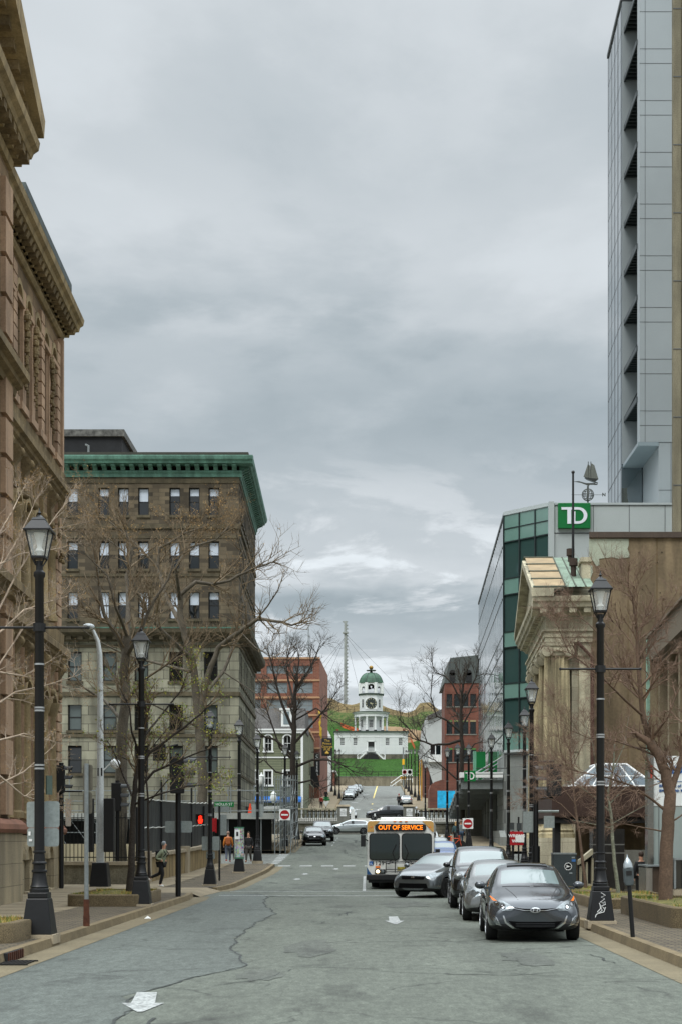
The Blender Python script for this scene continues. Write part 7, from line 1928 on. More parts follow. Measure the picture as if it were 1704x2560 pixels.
def tree(name, label, base, limbs, seed, bark, twigm, spread=1.0, dens=1.0, rtwig=.006, levels=3, up=.25, buds=None, budm=None, budsize=.03, jitter=.3, minlen=.25, group='bare street trees', budfilter=None, flat=0.35):
    rg = random.Random(seed)
    t_ = thing(name, label, 'tree', base); t_['group'] = group
    tr, cr, bd = Raw(), Raw(), Raw()
    nb = [0]
    def rdir(d, ang):
        ax = d.orthogonal().normalized(); ax.rotate(Matrix.Rotation(rg.uniform(0, 6.283), 3, d))
        v = d.copy(); v.rotate(Matrix.Rotation(ang, 3, ax)); return v
    def path(p, d, L, n, wob):
        pts = [p.copy()]; d = d.copy()
        for i in range(n):
            d = d + Vector((rg.gauss(0, wob), rg.gauss(0, wob), rg.gauss(0, wob) + up * .16)); d.normalize()
            pts.append(pts[-1] + d * (L / n))
        return pts
    def sub(pts, r0, L, lev):
        """twigs off a branch given by its points"""
        n = max(2, round(dens * (3.2, 3.4, 2.8)[lev - 1] * (L / max(1.1 * spread / lev, .1)) ** .5))
        n = min(n, 9)
        for k in range(n):
            t = rg.uniform(.18, 1.0) if lev > 1 else rg.uniform(.22, 1.0)
            i = min(int(t * (len(pts) - 1)), len(pts) - 2); f = t * (len(pts) - 1) - i
            p = pts[i].lerp(pts[i + 1], f); d = (pts[i + 1] - pts[i]).normalized()
            v = rdir(d, rg.uniform(.4, 1.05)); v.z += up * rg.uniform(0, 1.2); v.y *= 1.0; v.normalize()
            l2 = L * rg.uniform(.42, .80) * (1.15 - .5 * t)
            if l2 < minlen: l2 = minlen * rg.uniform(.6, 1.2)
            rr_ = max(rtwig * .55, min(r0 * .5, rtwig * (1 + 2.2 * (levels - lev))))
            q = path(p, v, l2, 4 if lev < levels else 3, .11)
            m_ = len(q)
            cr.tube(q, [rr_ * (1 - .75 * j / (m_ - 1)) for j in range(m_)], 4 if lev == 1 else 3)
            if lev < levels: sub(q, rr_, l2, lev + 1)
            elif buds and rg.random() < buds:
                for j in range(1, m_):
                    c = q[j]
                    if budfilter and not budfilter(c, rg): continue
                    for _ in range(2):
                        c2 = c + Vector((rg.gauss(0, .05), rg.gauss(0, .05), rg.gauss(0, .05)))
                        b0 = len(bd.v); s_ = budsize * rg.uniform(.6, 1.4)
                        a = Vector((rg.gauss(0, 1), rg.gauss(0, 1), rg.gauss(0, 1))).normalized(); e = a.orthogonal().normalized(); e.rotate(Matrix.Rotation(rg.uniform(0, 6.28), 3, a)); g_ = a.cross(e)
                        for w_ in (e * s_ * 1.3, g_ * s_ * .6, -e * s_ * 1.3, -g_ * s_ * .6): w2 = c2 + w_; bd.v.append((w2.x, w2.y, w2.z))
                        bd.f.append((b0, b0 + 1, b0 + 2, b0 + 3)); bd.m.append(rg.randrange(2)); nb[0] += 1
    for li, (pts, r0, r1) in enumerate(limbs):
        P = [Vector(p) for p in pts]
        # resample with small kinks
        Q = []
        for a, b_ in zip(P, P[1:]):
            n = 3
            for i in range(n):
                q = a.lerp(b_, i / n)
                if Q: q += Vector((rg.gauss(0, 1), rg.gauss(0, 1), rg.gauss(0, 1))) * r0 * jitter * .35
                Q.append(q)
        Q.append(P[-1])
        m_ = len(Q); rs = [r0 + (r1 - r0) * j / (m_ - 1) for j in range(m_)]
        if li == 0: rs[0] *= 1.25
        tr.tube(Q, rs, 10 if r0 > .08 else 6)
        L = sum((b_ - a).length for a, b_ in zip(P, P[1:]))
        s0 = m_ // 2 if li == 0 else m_ // 5
        Ls = L * (.72 if li else .45) * spread
        # stretch of the limb that carries twigs, cut into pieces so that long limbs stay full
        piece = 5
        for s_ in range(s0, m_ - 1, piece):
            sub(Q[s_:s_ + piece + 1], rs[s_], min(Ls, 4.6 * spread), 1)
        tip = path(Q[-1], (Q[-1] - Q[-2]).normalized(), min(Ls, 1.4 * spread) * .6, 4, .12); cr.tube(tip, [r1 * (1 - .8 * j / 4) for j in range(5)], 4); sub(tip, r1, min(Ls, 1.4 * spread) * .7, 2)
    off = Vector(base)
    tr.build('trunk', bark, t_, off); c = cr.build('crown', twigm, t_, off)
    if buds: bd.build('buds', budm, t_, off)
    return t_
RS = 1.0
def lm(pts, d, r0, r1, dz=None):
    """limb from photo positions: (px, py[, extra depth])"""
    return ([at(p[0], p[1], d + (p[2] if len(p) > 2 else 0)) for p in pts], r0 * RS, r1 * RS)
BUDO = mat('orange_bud', (140, 108, 64), .8, var=.25, fine=0); BUDO2 = mat('ochre_bud', (160, 128, 78), .8, var=.2, fine=0)
LEAFY = mat('young_yellow_leaf', (150, 146, 52), .7, var=.25, fine=0); LEAFG = mat('young_green_leaf', (104, 124, 48), .7, var=.25, fine=0)
REDBUD = mat('red_bud', (116, 70, 56), .8, var=.2, fine=0)
# great elm in the yard
RS = .78
d = 92
E = [lm([(505, 2090), (508, 1960), (500, 1830), (492, 1740), (480, 1650), (455, 1560), (448, 1480)], d, .42, .20),
     lm([(498, 1790), (520, 1690), (545, 1620), (600, 1578, -1), (645, 1548, -2), (690, 1552, -3), (730, 1562, -3), (760, 1555, -3)], d, .26, .045),
     lm([(448, 1490), (490, 1455), (530, 1462, 1), (575, 1452, 1), (630, 1422, 1), (665, 1412, 0), (690, 1402, 0)], d, .17, .04),
     lm([(465, 1590), (420, 1500, 2), (395, 1420, 3), (400, 1370, 3), (470, 1330, 3), (535, 1310, 3)], d, .19, .04),
     lm([(480, 1650), (430, 1600, -3), (370, 1540, -4), (330, 1450, -5), (310, 1380, -5), (250, 1330, -5)], d, .17, .04),
     lm([(500, 1750), (560, 1680, 3), (590, 1600, 4), (600, 1500, 4), (610, 1400, 4), (590, 1330, 3)], d, .16, .035),
     lm([(450, 1500), (440, 1420, -2), (470, 1370, -2), (540, 1350, -3), (580, 1310, -3)], d, .14, .03),
     lm([(640, 1550, -2), (670, 1515, -2), (695, 1475, -3), (705, 1445, -3)], d, .08, .03),
     lm([(600, 1578), (640, 1620, -3), (700, 1650, -4)], d, .06, .02),
     lm([(560, 1680, 2), (620, 1720, 1), (680, 1760, 0)], d, .07, .02),
     lm([(480, 1680), (400, 1660, 2), (320, 1640, 2), (240, 1600, 1), (190, 1560)], d, .13, .03),
     lm([(395, 1420, 3), (340, 1360, 4), (270, 1300, 4), (215, 1240, 4)], d, .10, .025),
     lm([(500, 1820), (420, 1780, -2), (340, 1740, -3), (270, 1720, -3)], d, .10, .02)]
tree('elm_tree', 'great bare elm with orange buds spreading before the brick office block', at(505, 2105, d), E, 21, BARK, TWIGB, spread=.85, dens=.72, rtwig=.012, levels=3, up=.3, buds=.75, budm=[BUDO, BUDO2], budsize=.032, budfilter=lambda c, rg: rg.random() < (.8 if c.z > 19.0 else .12) * (1 if c.x < -7.6 else .1))
# grey trunk tree behind the iron fence
RS = .85
d = 64
G = [lm([(305, 2190), (303, 2060), (304, 1950), (306, 1840), (311, 1740), (315, 1650), (318, 1590)], d, .34, .20),
     lm([(316, 1640), (296, 1590), (262, 1540), (248, 1470), (240, 1400), (228, 1340)], d, .14, .03),
     lm([(318, 1590), (322, 1520, 1), (318, 1440, 2), (330, 1380, 2), (310, 1310, 2)], d, .15, .03),
     lm([(318, 1640), (350, 1580, -1), (380, 1510, -1), (420, 1450, -1), (440, 1380, -1)], d, .12, .025),
     lm([(310, 1760), (360, 1700, -2), (420, 1660, -2), (480, 1600, -2)], d, .09, .02),
     lm([(306, 1800), (260, 1750, 2), (210, 1720, 2), (165, 1660, 2)], d, .09, .02),
     lm([(318, 1590), (290, 1520, -2), (270, 1440, -2), (200, 1370, -2)], d, .09, .02)]
tree('grey_tree', 'bare grey tree with straight trunk behind the iron fence', at(305, 2190, d), G, 5, BARK, TWIGB, spread=.7, dens=.8, rtwig=.010, levels=3, up=.35)
# small tree in the planter, coming into leaf
RS = 1
d = 42
Pn = [lm([(326, 2236), (329, 2140), (334, 2050), (337, 1980), (345, 1910), (362, 1840), (372, 1760)], d, .105, .035),
      lm([(337, 1985), (385, 1930), (440, 1905), (500, 1880), (545, 1865)], d, .05, .012),
      lm([(342, 1935), (375, 1882), (446, 1829), (504, 1784), (531, 1753)], d, .055, .014),
      lm([(336, 2000), (310, 1940, 1), (290, 1890, 1), (268, 1850, 1)], d, .04, .012),
      lm([(350, 1890), (330, 1830, -1), (325, 1770, -1), (300, 1720, -1)], d, .04, .012),
      lm([(362, 1840), (410, 1780, 1), (450, 1730, 1), (470, 1680, 1)], d, .04, .012),
      lm([(338, 2010), (400, 1985, -1), (470, 1965, -1), (530, 1960, -1)], d, .03, .01)]
tree('planter_tree', 'slim planter tree opening yellow green leaves beside the street lamp', at(326, 2240, d), Pn, 9, BARKD, TWIGB, spread=.62, dens=1.1, rtwig=.0075, levels=3, up=.3, buds=.7, budm=[LEAFY, LEAFG], budsize=.025, minlen=.16, budfilter=lambda c, rg: rg.random() < (.42 if c.x > -6.3 else .12))
d = 45
P2 = [lm([(374, 2195, 0), (372, 2100), (370, 2000), (365, 1930), (372, 1860)], d, .045, .02), lm([(370, 2010), (420, 1950), (470, 1930)], d, .025, .01), lm([(368, 1950), (320, 1900), (280, 1880)], d, .025, .01), lm([(370, 1880), (430, 1810), (480, 1790)], d, .02, .01)]
tree('planter_sapling', 'thin sapling standing behind the black lamp in the planter', at(374, 2205, d), P2, 12, BARKD, TWIGB, spread=.5, dens=.9, rtwig=.005, levels=2, up=.3, buds=.8, budm=[LEAFY, LEAFG], budsize=.02, minlen=.15)
# pale twigs reaching in from a tree outside the frame
d = 29
B4 = [lm([(-90, 2380), (-88, 2150), (-80, 1900), (-70, 1650), (-60, 1450), (-50, 1300)], d, .13, .03)]
for a in (((-70, 1650), (-20, 1560), (40, 1440), (110, 1330), (160, 1265)), ((-66, 1560), (-10, 1440), (50, 1340), (90, 1250)), ((-72, 1720), (-10, 1590), (60, 1525), (120, 1505), (170, 1490)),
          ((-76, 1800), (-20, 1690), (60, 1570), (150, 1525)), ((-78, 1860), (-20, 1770), (40, 1730), (110, 1715), (190, 1690)), ((-80, 1920), (0, 1850), (60, 1835), (120, 1850)),
          ((-84, 2020), (-10, 1965), (60, 1930), (130, 1870)), ((-60, 1450), (-20, 1370), (30, 1280), (60, 1220)), ((-82, 1960), (0, 1940), (60, 1990), (130, 2010)), ((-74, 1750), (0, 1680), (60, 1690), (130, 1650)), ((-62, 1500), (0, 1410), (50, 1385), (150, 1370))):
    B4.append(lm([(p[0], p[1], (i - 2) * .35) for i, p in enumerate(a)], d, .028, .006))
tree('pale_tree', 'pale twigged tree reaching across the sandstone building from the frame edge', at(-90, 2385, d), B4, 33, BARKP, BARKP, spread=.5, dens=1.0, rtwig=.0055, levels=3, up=.10, minlen=.14, buds=.4, budm=[BUDO, BUDO2], budsize=.010)
# big reddish tree at the right
d = 34.5; RS = .7
B7 = [lm([(1664, 2300), (1662, 2200), (1666, 2110), (1670, 2040), (1674, 1985), (1662, 1930), (1645, 1890), (1622, 1855)], d, .25, .15),
      lm([(1622, 1855), (1606, 1790), (1598, 1720), (1592, 1640), (1590, 1570), (1580, 1500), (1565, 1450)], d, .10, .015),
      lm([(1676, 1975), (1695, 1920), (1712, 1860), (1730, 1780)], d, .12, .05),
      lm([(1666, 2030), (1630, 2000), (1580, 1965, -.5), (1520, 1945, -1), (1450, 1930, -1), (1390, 1915, -1)], d, .05, .01),
      lm([(1640, 1890), (1590, 1870, .5), (1530, 1850, 1), (1470, 1845, 1), (1410, 1820, 1)], d, .045, .01),
      lm([(1606, 1790), (1560, 1750, -.5), (1510, 1700, -1), (1460, 1660, -1), (1420, 1630, -1), (1390, 1560, -1)], d, .045, .01),
      lm([(1600, 1740), (1550, 1680, .5), (1510, 1600, 1), (1470, 1560, 1), (1430, 1530, 1)], d, .04, .008),
      lm([(1592, 1650), (1630, 1590), (1660, 1530), (1690, 1480)], d, .035, .008),
      lm([(1598, 1720), (1650, 1660, .5), (1690, 1620, 1)], d, .04, .01),
      lm([(1622, 1855), (1670, 1790, -.5), (1700, 1700, -.5)], d, .05, .012),
      lm([(1690, 1930), (1650, 1880, 1), (1640, 1800, 1)], d, .05, .012),
      lm([(1670, 2060), (1700, 2040), (1740, 2000)], d, .04, .012), lm([(1664, 2080), (1610, 2070), (1560, 2060, -.5), (1500, 2065, -1)], d, .03, .008)]
tree('reddish_tree', 'big reddish barked bare tree growing from the planter at the frame edge', at(1664, 2305, d), B7, 44, BARKR, mat('twig_red', (116, 94, 78), .85, var=.2, vs=2, fine=.15), spread=.62, dens=1.6, rtwig=.006, levels=3, up=.14, minlen=.13, jitter=.15)
d = 42
B8 = [lm([(1546, 2262), (1538, 2180), (1530, 2100), (1526, 2040), (1518, 1985), (1530, 1930), (1535, 1860)], d, .085, .03), lm([(1524, 2030), (1480, 1990), (1440, 1960), (1400, 1950), (1350, 1960)], d, .03, .008), lm([(1522, 2010), (1570, 1960), (1610, 1910)], d, .03, .008),
      lm([(1528, 2060), (1580, 2030), (1620, 2010)], d, .025, .008), lm([(1520, 1990), (1490, 1930), (1480, 1860), (1460, 1800)], d, .03, .008), lm([(1530, 1930), (1560, 1860), (1570, 1790)], d, .025, .007), lm([(1526, 2070), (1480, 2060), (1430, 2050)], d, .022, .007)]
tree('pale_trunk_tree', 'thin pale trunked bare tree behind the graffiti lamp', at(1546, 2265, d), B8, 55, mat('bark_lichen', (112, 114, 98), .95, var=.35, vs=4, fine=.3, bump=.6), mat('twig_red', (110, 80, 66)), spread=.55, dens=1.7, rtwig=.0065, levels=3, up=.12, minlen=.14)
d = 47
B9 = [lm([(1465, 2242), (1456, 2160), (1446, 2080), (1436, 2010), (1430, 1950), (1425, 1880)], d, .08, .03), lm([(1440, 2050), (1400, 2010), (1360, 1990), (1310, 2000)], d, .03, .008), lm([(1436, 2010), (1390, 1950), (1350, 1900), (1320, 1850)], d, .03, .008), lm([(1434, 2000), (1470, 1950), (1510, 1920)], d, .028, .008),
      lm([(1430, 1950), (1400, 1880), (1390, 1800), (1380, 1740)], d, .028, .007), lm([(1428, 1920), (1460, 1850), (1480, 1780)], d, .025, .007), lm([(1440, 2060), (1490, 2030), (1540, 2020)], d, .02, .007)]
tree('leaning_tree', 'thin leaning bare tree beside the grey mail cabinet', at(1465, 2246, d), B9, 66, BARKR, mat('twig_red', (110, 80, 66)), spread=.55, dens=1.7, rtwig=.007, levels=3, up=.12, minlen=.15)
# dark elms at the plaza
RS = .58
d = 141
B5 = [lm([(733, 2100), (734, 2010), (731, 1930), (733, 1860), (735, 1800), (738, 1740), (742, 1690)], d, .62, .22),
      lm([(735, 1830), (705, 1760), (690, 1710), (680, 1660), (672, 1630)], d, .26, .06), lm([(738, 1760), (720, 1700, 2), (715, 1660, 2), (725, 1620, 2)], d, .22, .05), lm([(740, 1720), (770, 1680), (790, 1640), (800, 1610)], d, .22, .05),
      lm([(734, 1860), (780, 1810), (815, 1770), (840, 1730)], d, .24, .05), lm([(732, 1890), (690, 1850), (655, 1840), (620, 1855), (595, 1880)], d, .24, .05), lm([(732, 1920), (780, 1900), (820, 1900), (860, 1915), (885, 1930)], d, .24, .05),
      lm([(732, 1900), (700, 1870), (670, 1780), (650, 1740)], d, .2, .05), lm([(733, 1960), (780, 1950), (800, 1975), (830, 1960)], d, .18, .04), lm([(733, 1940), (690, 1930), (660, 1900), (640, 1910)], d, .18, .04), lm([(738, 1800), (790, 1770), (830, 1800), (870, 1820)], d, .15, .04),
      lm([(742, 1690), (748, 1650), (740, 1610)], d, .16, .04)]
tree('dark_elm', 'dark bare elm standing behind the scaffold at the plaza corner', at(733, 2105, d), B5, 77, BARKD, mat('twig_dark', (66, 60, 52), .9, var=.2), spread=.9, dens=.85, rtwig=.02, levels=3, up=.2, minlen=.5)
d = 139
B6 = [lm([(1158, 2100), (1156, 2010), (1152, 1930), (1153, 1870), (1150, 1800), (1152, 1740), (1160, 1680)], d, .5, .16),
      lm([(1152, 1850), (1120, 1860), (1080, 1862), (1045, 1850), (1015, 1815), (1000, 1800)], d, .24, .05), lm([(1150, 1830), (1115, 1800), (1090, 1790), (1075, 1740), (1080, 1690)], d, .2, .05), lm([(1152, 1770), (1175, 1720), (1190, 1690), (1195, 1650)], d, .18, .05),
      lm([(1152, 1760), (1130, 1710), (1110, 1690), (1085, 1680), (1078, 1655)], d, .16, .04), lm([(1150, 1820), (1180, 1770), (1200, 1730)], d, .16, .04), lm([(1153, 1900), (1185, 1860), (1200, 1855)], d, .15, .05), lm([(1153, 1960), (1120, 1930), (1085, 1900), (1060, 1890)], d, .15, .04)]
tree('dark_elm', 'dark bare elm rising in front of the brick mansard building', at(1158, 2105, d), B6, 88, BARKD, mat('twig_dark', (46, 40, 35)), spread=.95, dens=.75, rtwig=.02, levels=3, up=.2, minlen=.5)
# ================================================================== VEHICLES
GRL = mat('grille_black', (7, 7, 8), .9, spec=.1); TYRE = mat('tyre', (18, 18, 18), .85); RIM = mat('alloy_rim', (150, 152, 154), .35, .7, var=.1); PLAS = mat('black_plastic', (20, 21, 22), .55)
CARGL = glass('car_glass', (34, 42, 44), .03, ior=1.9); WSGL = glass('windscreen_glass', (104, 118, 118), .04, ior=1.9); CHROME = mat('chrome', (200, 202, 204), .12, 1, var=0, fine=0)  # pale windscreen base colour paints in the sky reflection and interior
LENS = mat('headlamp_lens', (126, 132, 134), .1, .7, var=.35, vs=14, fine=.2, fs=40, ior=1.6); TAIL = mat('tail_lamp', (130, 16, 20), .15, var=.1); AMB = mat('amber_lens', (226, 120, 40), .2, var=.1)
def paint(n, c, met=.35): return mat(n, c, .14, met, var=.03, fine=.02, coat=1.0)
SEATM = mat('seat_grey', (120, 122, 120), .9)
# stations: y, half width, sill z, belt z, roof-edge half width, roof-edge z, centre z ; flag g = side glass behind it, W windscreen, B back glass
SHAPES = {
 'sedan': dict(L=4.53, wb=2.70, R=.325, st=[(-2.26, .62, .28, .50, .45, .60, .62, ''), (-2.19, .76, .22, .55, .52, .70, .73, ''), (-1.95, .86, .2, .68, .62, .80, .845, ''), (-1.45, .885, .18, .84, .66, .90, .95, ''), (-.98, .888, .18, .92, .68, .965, 1.03, 'W'),
   (-.20, .888, .18, .95, .60, 1.30, 1.37, 'g'), (.18, .888, .18, .96, .585, 1.36, 1.43, 'p'), (.27, .888, .18, .96, .585, 1.365, 1.435, 'g'), (.95, .885, .18, .98, .57, 1.32, 1.39, 'gB'), (1.72, .87, .2, 1.01, .60, 1.03, 1.07, ''), (2.12, .83, .26, .98, .58, 1.0, 1.04, ''), (2.24, .76, .34, .86, .52, .90, .93, ''), (2.27, .66, .40, .72, .45, .76, .78, '')]),
 'hatch': dict(L=4.25, wb=2.65, R=.32, st=[(-2.12, .60, .26, .52, .45, .62, .64, ''), (-2.05, .76, .22, .60, .52, .74, .77, ''), (-1.82, .85, .2, .74, .62, .86, .90, ''), (-1.40, .885, .18, .88, .66, .95, 1.0, ''), (-1.02, .888, .18, .94, .68, 1.0, 1.07, 'W'),
   (-.25, .888, .18, .97, .61, 1.36, 1.43, 'g'), (.15, .888, .18, .98, .60, 1.42, 1.48, 'p'), (.24, .888, .18, .98, .60, 1.42, 1.485, 'g'), (1.1, .885, .18, 1.0, .585, 1.39, 1.45, 'g'), (1.55, .875, .2, 1.02, .57, 1.34, 1.40, 'B'), (1.98, .85, .26, 1.02, .60, 1.06, 1.10, ''), (2.09, .80, .34, .90, .56, .93, .96, ''), (2.12, .70, .40, .70, .5, .72, .74, '')]),
 'suv': dict(L=4.7, wb=2.75, R=.37, st=[(-2.34, .66, .34, .66, .5, .76, .78, ''), (-2.28, .82, .3, .76, .58, .90, .93, ''), (-2.05, .90, .28, .92, .68, 1.02, 1.06, ''), (-1.55, .92, .26, 1.04, .74, 1.1, 1.15, ''), (-1.12, .925, .26, 1.1, .75, 1.15, 1.21, 'W'),
   (-.50, .925, .26, 1.13, .69, 1.58, 1.66, 'g'), (.05, .925, .26, 1.13, .69, 1.66, 1.73, 'p'), (.14, .925, .26, 1.13, .69, 1.66, 1.735, 'g'), (1.1, .925, .26, 1.14, .69, 1.65, 1.72, 'g'), (2.0, .91, .28, 1.15, .68, 1.6, 1.67, 'B'), (2.22, .89, .34, 1.13, .72, 1.17, 1.20, ''), (2.32, .84, .4, .95, .66, .98, 1.0, ''), (2.35, .74, .46, .74, .6, .76, .78, '')]),
}
def subdiv_mesh(v, f, mi, nm, lv):
    me = bpy.data.meshes.new('tmp'); me.from_pydata(v, [], f)
    for i in range(nm): me.materials.append(PLAS)
    me.polygons.foreach_set('material_index', mi)
    bm = bmesh.new(); bm.from_mesh(me); bmesh.ops.remove_doubles(bm, verts=bm.verts, dist=1e-5); bmesh.ops.recalc_face_normals(bm, faces=bm.faces); bm.to_mesh(me); bm.free()
    o = bpy.data.objects.new('tmp', me); COL.objects.link(o)
    m = o.modifiers.new('s', 'SUBSURF'); m.levels = lv; m.render_levels = lv
    return o
def evald(o):
    dg = bpy.context.evaluated_depsgraph_get(); me = bpy.data.meshes.new_from_object(o.evaluated_get(dg)); bpy.data.objects.remove(o); return me
def split_mesh(me, names, mats, parent):
    """one object per material index; side windows are split left and right"""
    out_ = {}
    for i, (nm, mt_) in enumerate(zip(names, mats)):
        for sd_ in ((-1, 1) if nm == 'side_window' else (0,)):
            vm = {}; vs = []; fs = []
            for p in me.polygons:
                if p.material_index != i or (sd_ and p.center.x * sd_ < 0): continue
                f = []
                for k in p.vertices:
                    if k not in vm: vm[k] = len(vs); vs.append(tuple(me.vertices[k].co))
                    f.append(vm[k])
                fs.append(f)
            if not fs: continue
            m2 = bpy.data.meshes.new(nm); m2.from_pydata(vs, [], fs); m2.materials.append(mt_); m2.shade_smooth(); m2.set_sharp_from_angle(angle=R(50)); m2.update()
            o = bpy.data.objects.new(nm, m2); COL.objects.link(o); o.parent = parent; out_[nm] = o
    return out_
def patch(bvh, poly, axis, name, m, parent, lift=.008, step=.05, sgn=-1, thick=.03):
    """a shell that hugs the body, outlined by poly: axis 'y' = (x, z) seen from sgn*y; axis 'x' = (y, z) seen from sgn*x"""
    n = len(poly); pts = [Vector(p) for p in poly]
    xs = [p.x for p in pts]; ys = [p.y for p in pts]
    edge = []
    for i in range(n):
        a, b_ = pts[i], pts[(i + 1) % n]; k = max(1, int((b_ - a).length / step))
        edge += [a.lerp(b_, q / k) for q in range(k)]
    ne = len(edge); inner = []
    x = min(xs) + step / 2
    while x < max(xs):
        y = min(ys) + step / 2
        while y < max(ys): inner.append(Vector((x, y))); y += step
        x += step
    vs, _, fs, _, _, _ = delaunay_2d_cdt(edge + inner, [(i, (i + 1) % ne) for i in range(ne)], [], 1, 1e-5)
    P = []
    for v in vs:
        if axis == 'y': o_, d_ = Vector((v.x, sgn * 10, v.y)), Vector((0, -sgn, 0))
        elif axis == 'z': o_, d_ = Vector((v.x, v.y, 10)), Vector((0, 0, -1))
        else: o_, d_ = Vector((sgn * 10, v.x, v.y)), Vector((-sgn, 0, 0))
        h = bvh.ray_cast(o_, d_)[0]
        if h is None:
            near = bvh.find_nearest(Vector((v.x, sgn * 2.2, v.y)) if axis == 'y' else (Vector((v.x, v.y, 1)) if axis == 'z' else Vector((sgn, v.x, v.y))))[0]
            h = Vector((v.x, near.y, v.y)) if axis == 'y' else (Vector((v.x, v.y, near.z)) if axis == 'z' else Vector((near.x, v.x, v.y)))
        P.append((h - d_ * lift, h + d_ * thick))
    b = MB(); k = len(P)
    b.v = [p[0] for p in P] + [p[1] for p in P]
    b.f = [list(f) for f in fs] + [[i + k for i in reversed(f)] for f in fs]
    cnt = {}
    for f in fs:
        for i in range(len(f)): e = (f[i], f[(i + 1) % len(f)]); cnt[frozenset(e)] = cnt.get(frozenset(e), []) + [e]
    for e in cnt.values():
        if len(e) == 1: a, c = e[0]; b.f.append([a, c, c + k, a + k])
    b.m = [0] * len(b.f)
    return b.build(name, m, parent, smooth=40)
def mirror_x(poly): return [(-a, b_) for a, b_ in reversed(poly)]
def wheel(parent, x, y, r, side, turn=0, rim=RIM):
    o = MB(); o.T = Matrix.Rotation(R(90), 4, 'Y')
    o.lathe([(r * .62, -.1), (r * .94, -.105), (r, -.075), (r, .075), (r * .94, .105), (r * .62, .1)], n=28)
    w_ = o.build('wheel', TYRE, parent, smooth=35); w_.location = (x, y, r); w_.rotation_euler = (0, 0, turn)
    o = MB(); o.T = Matrix.Rotation(R(90) * side, 4, 'Y')
    o.lathe([(r * .68, .07), (r * .68, .108), (r * .62, .11), (r * .58, .06), (.01, .055)], n=28)
    for k in range(5):
        a = k * 2 * math.pi / 5; c, s_ = math.cos(a), math.sin(a); q = r * .6; t = .035
        o.add([(-s_ * t, c * t, .1), (s_ * t, -c * t, .1), (c * q + s_ * t * .8, s_ * q - c * t * .8, .1), (c * q - s_ * t * .8, s_ * q + c * t * .8, .1)], [(0, 1, 2, 3)])
    o.cyl(0, 0, .05, .108, .05, n=10)
    o.build('rim', rim, w_, smooth=40)
def car(name, label, shape, pm, loc, rz=0, turn=0, front=True, rear=False, hero=None, group=None, rim=RIM, lv=2, cat='car'):
    sh = SHAPES[shape]; st = sh['st']; Rw = sh['R']
    t_ = thing(name, label, cat, loc, rz, group)
    v, f, mi = [], [], []
    rings = []
    for (y, w_, zs, zb, we, ze, zc, fl) in st:
        half = [(0, zs), (w_ * .86, zs), (w_ * .985, zs + .10), (w_ * 1.0, zs + (zb - zs) * .45), (w_ * .985, zs + (zb - zs) * .78), (w_ * .93, zb), (we + .02, ze), (we - .07, ze + (zc - ze) * .55), (we * .5, zc - (zc - ze) * .12), (0, zc)]
        rings.append([[len(v) + i for i in range(10)], None]); v += [(a, y, z) for a, z in half]
        lft = [rings[-1][0][0]] + [len(v) + i for i in range(8)] + [rings[-1][0][9]]; v += [(-a, y, z) for a, z in half[1:9]]; rings[-1][1] = lft
    for i in range(len(st) - 1):
        fl = st[i][7]; nx = st[i + 1][7]
        for s_ in (0, 1):
            A, B = rings[i][s_], rings[i + 1][s_]
            for j in range(9):
                m = 0
                if j == 5 and (fl.startswith(('g',)) or (fl == 'W')): m = 1
                if j == 5 and fl == 'p': m = 4
                if j >= 7 and fl.endswith('W'): m = 2
                if j >= 7 and fl.endswith('B'): m = 3
                if j < 2: m = 4
                f.append([A[j], B[j], B[j + 1], A[j + 1]] if s_ == 0 else [A[j + 1], B[j + 1], B[j], A[j]]); mi.append(m)
    for r_, rev in ((rings[0], 0), (rings[-1], 1)):
        A, B = r_
        for j in range(9):
            q = [A[j], A[j + 1], B[j + 1], B[j]]
            if j == 0: q = [A[0], A[1], B[1]]
            if j == 8: q = [A[8], A[9], B[8]]
            f.append(q if not rev else q[::-1]); mi.append(0)
    bo = subdiv_mesh(v, f, mi, 6, lv)
    me0 = evald(bo)
    bvh = BVHTree.FromPolygons([x.co.copy() for x in me0.vertices], [list(p.vertices) for p in me0.polygons])
    # wheel arches cut out of the closed shell
    cut = MB()
    yf = st[0][0] + (sh['L'] - sh['wb']) * .47; yr = yf + sh['wb']
    for y in (yf, yr):
        for s_ in (-1, 1):
            cut.T = Matrix.Translation((s_ * .82, y, Rw + .01)) @ Matrix.Rotation(R(90), 4, 'Y'); cut.lathe([(Rw + .05, -.2), (Rw + .05, .3)], n=28)
    co_ = cut.build('cut', [PLAS] * 6); co_.data.polygons.foreach_set('material_index', [5] * len(co_.data.polygons))
    bo = bpy.data.objects.new('tmp', me0); COL.objects.link(bo)
    md_ = bo.modifiers.new('b', 'BOOLEAN'); md_.operation = 'DIFFERENCE'; md_.object = co_; md_.solver = 'EXACT'
    me = evald(bo); bpy.data.objects.remove(co_)
    split_mesh(me, ['body', 'side_window', 'windscreen', 'rear_window', 'black_trim', 'wheel_arch'], [pm, CARGL, WSGL, CARGL, PLAS, PLAS], t_)
    wmax = max(s_[1] for s_ in st)
    for y, tn in ((yf, turn), (yr, 0)):
        for s_ in (-1, 1): wheel(t_, s_ * (wmax - .115), y, Rw, s_, tn, rim)
    # mirrors
    zb = [s_ for s_ in st if s_[7] == 'W'][0]
    for s_ in (-1, 1):
        o = MB(); o.sphere((s_ * (wmax + .07), zb[0] + .28, zb[3] + .1), .11, 10, 1, .7, .72); o.box(s_ * (wmax - .06) - .06, s_ * (wmax - .06) + .06, zb[0] + .24, zb[0] + .3, zb[3] + .02, zb[3] + .07); o.build('mirror', pm, t_, smooth=50)
    zn, wn = st[1][6], st[1][1]
    zt = st[2][3]
    def both(poly, nm, m, **k):
        for q in (poly, mirror_x(poly)): patch(bvh, q, 'y', nm, m, t_, **k)
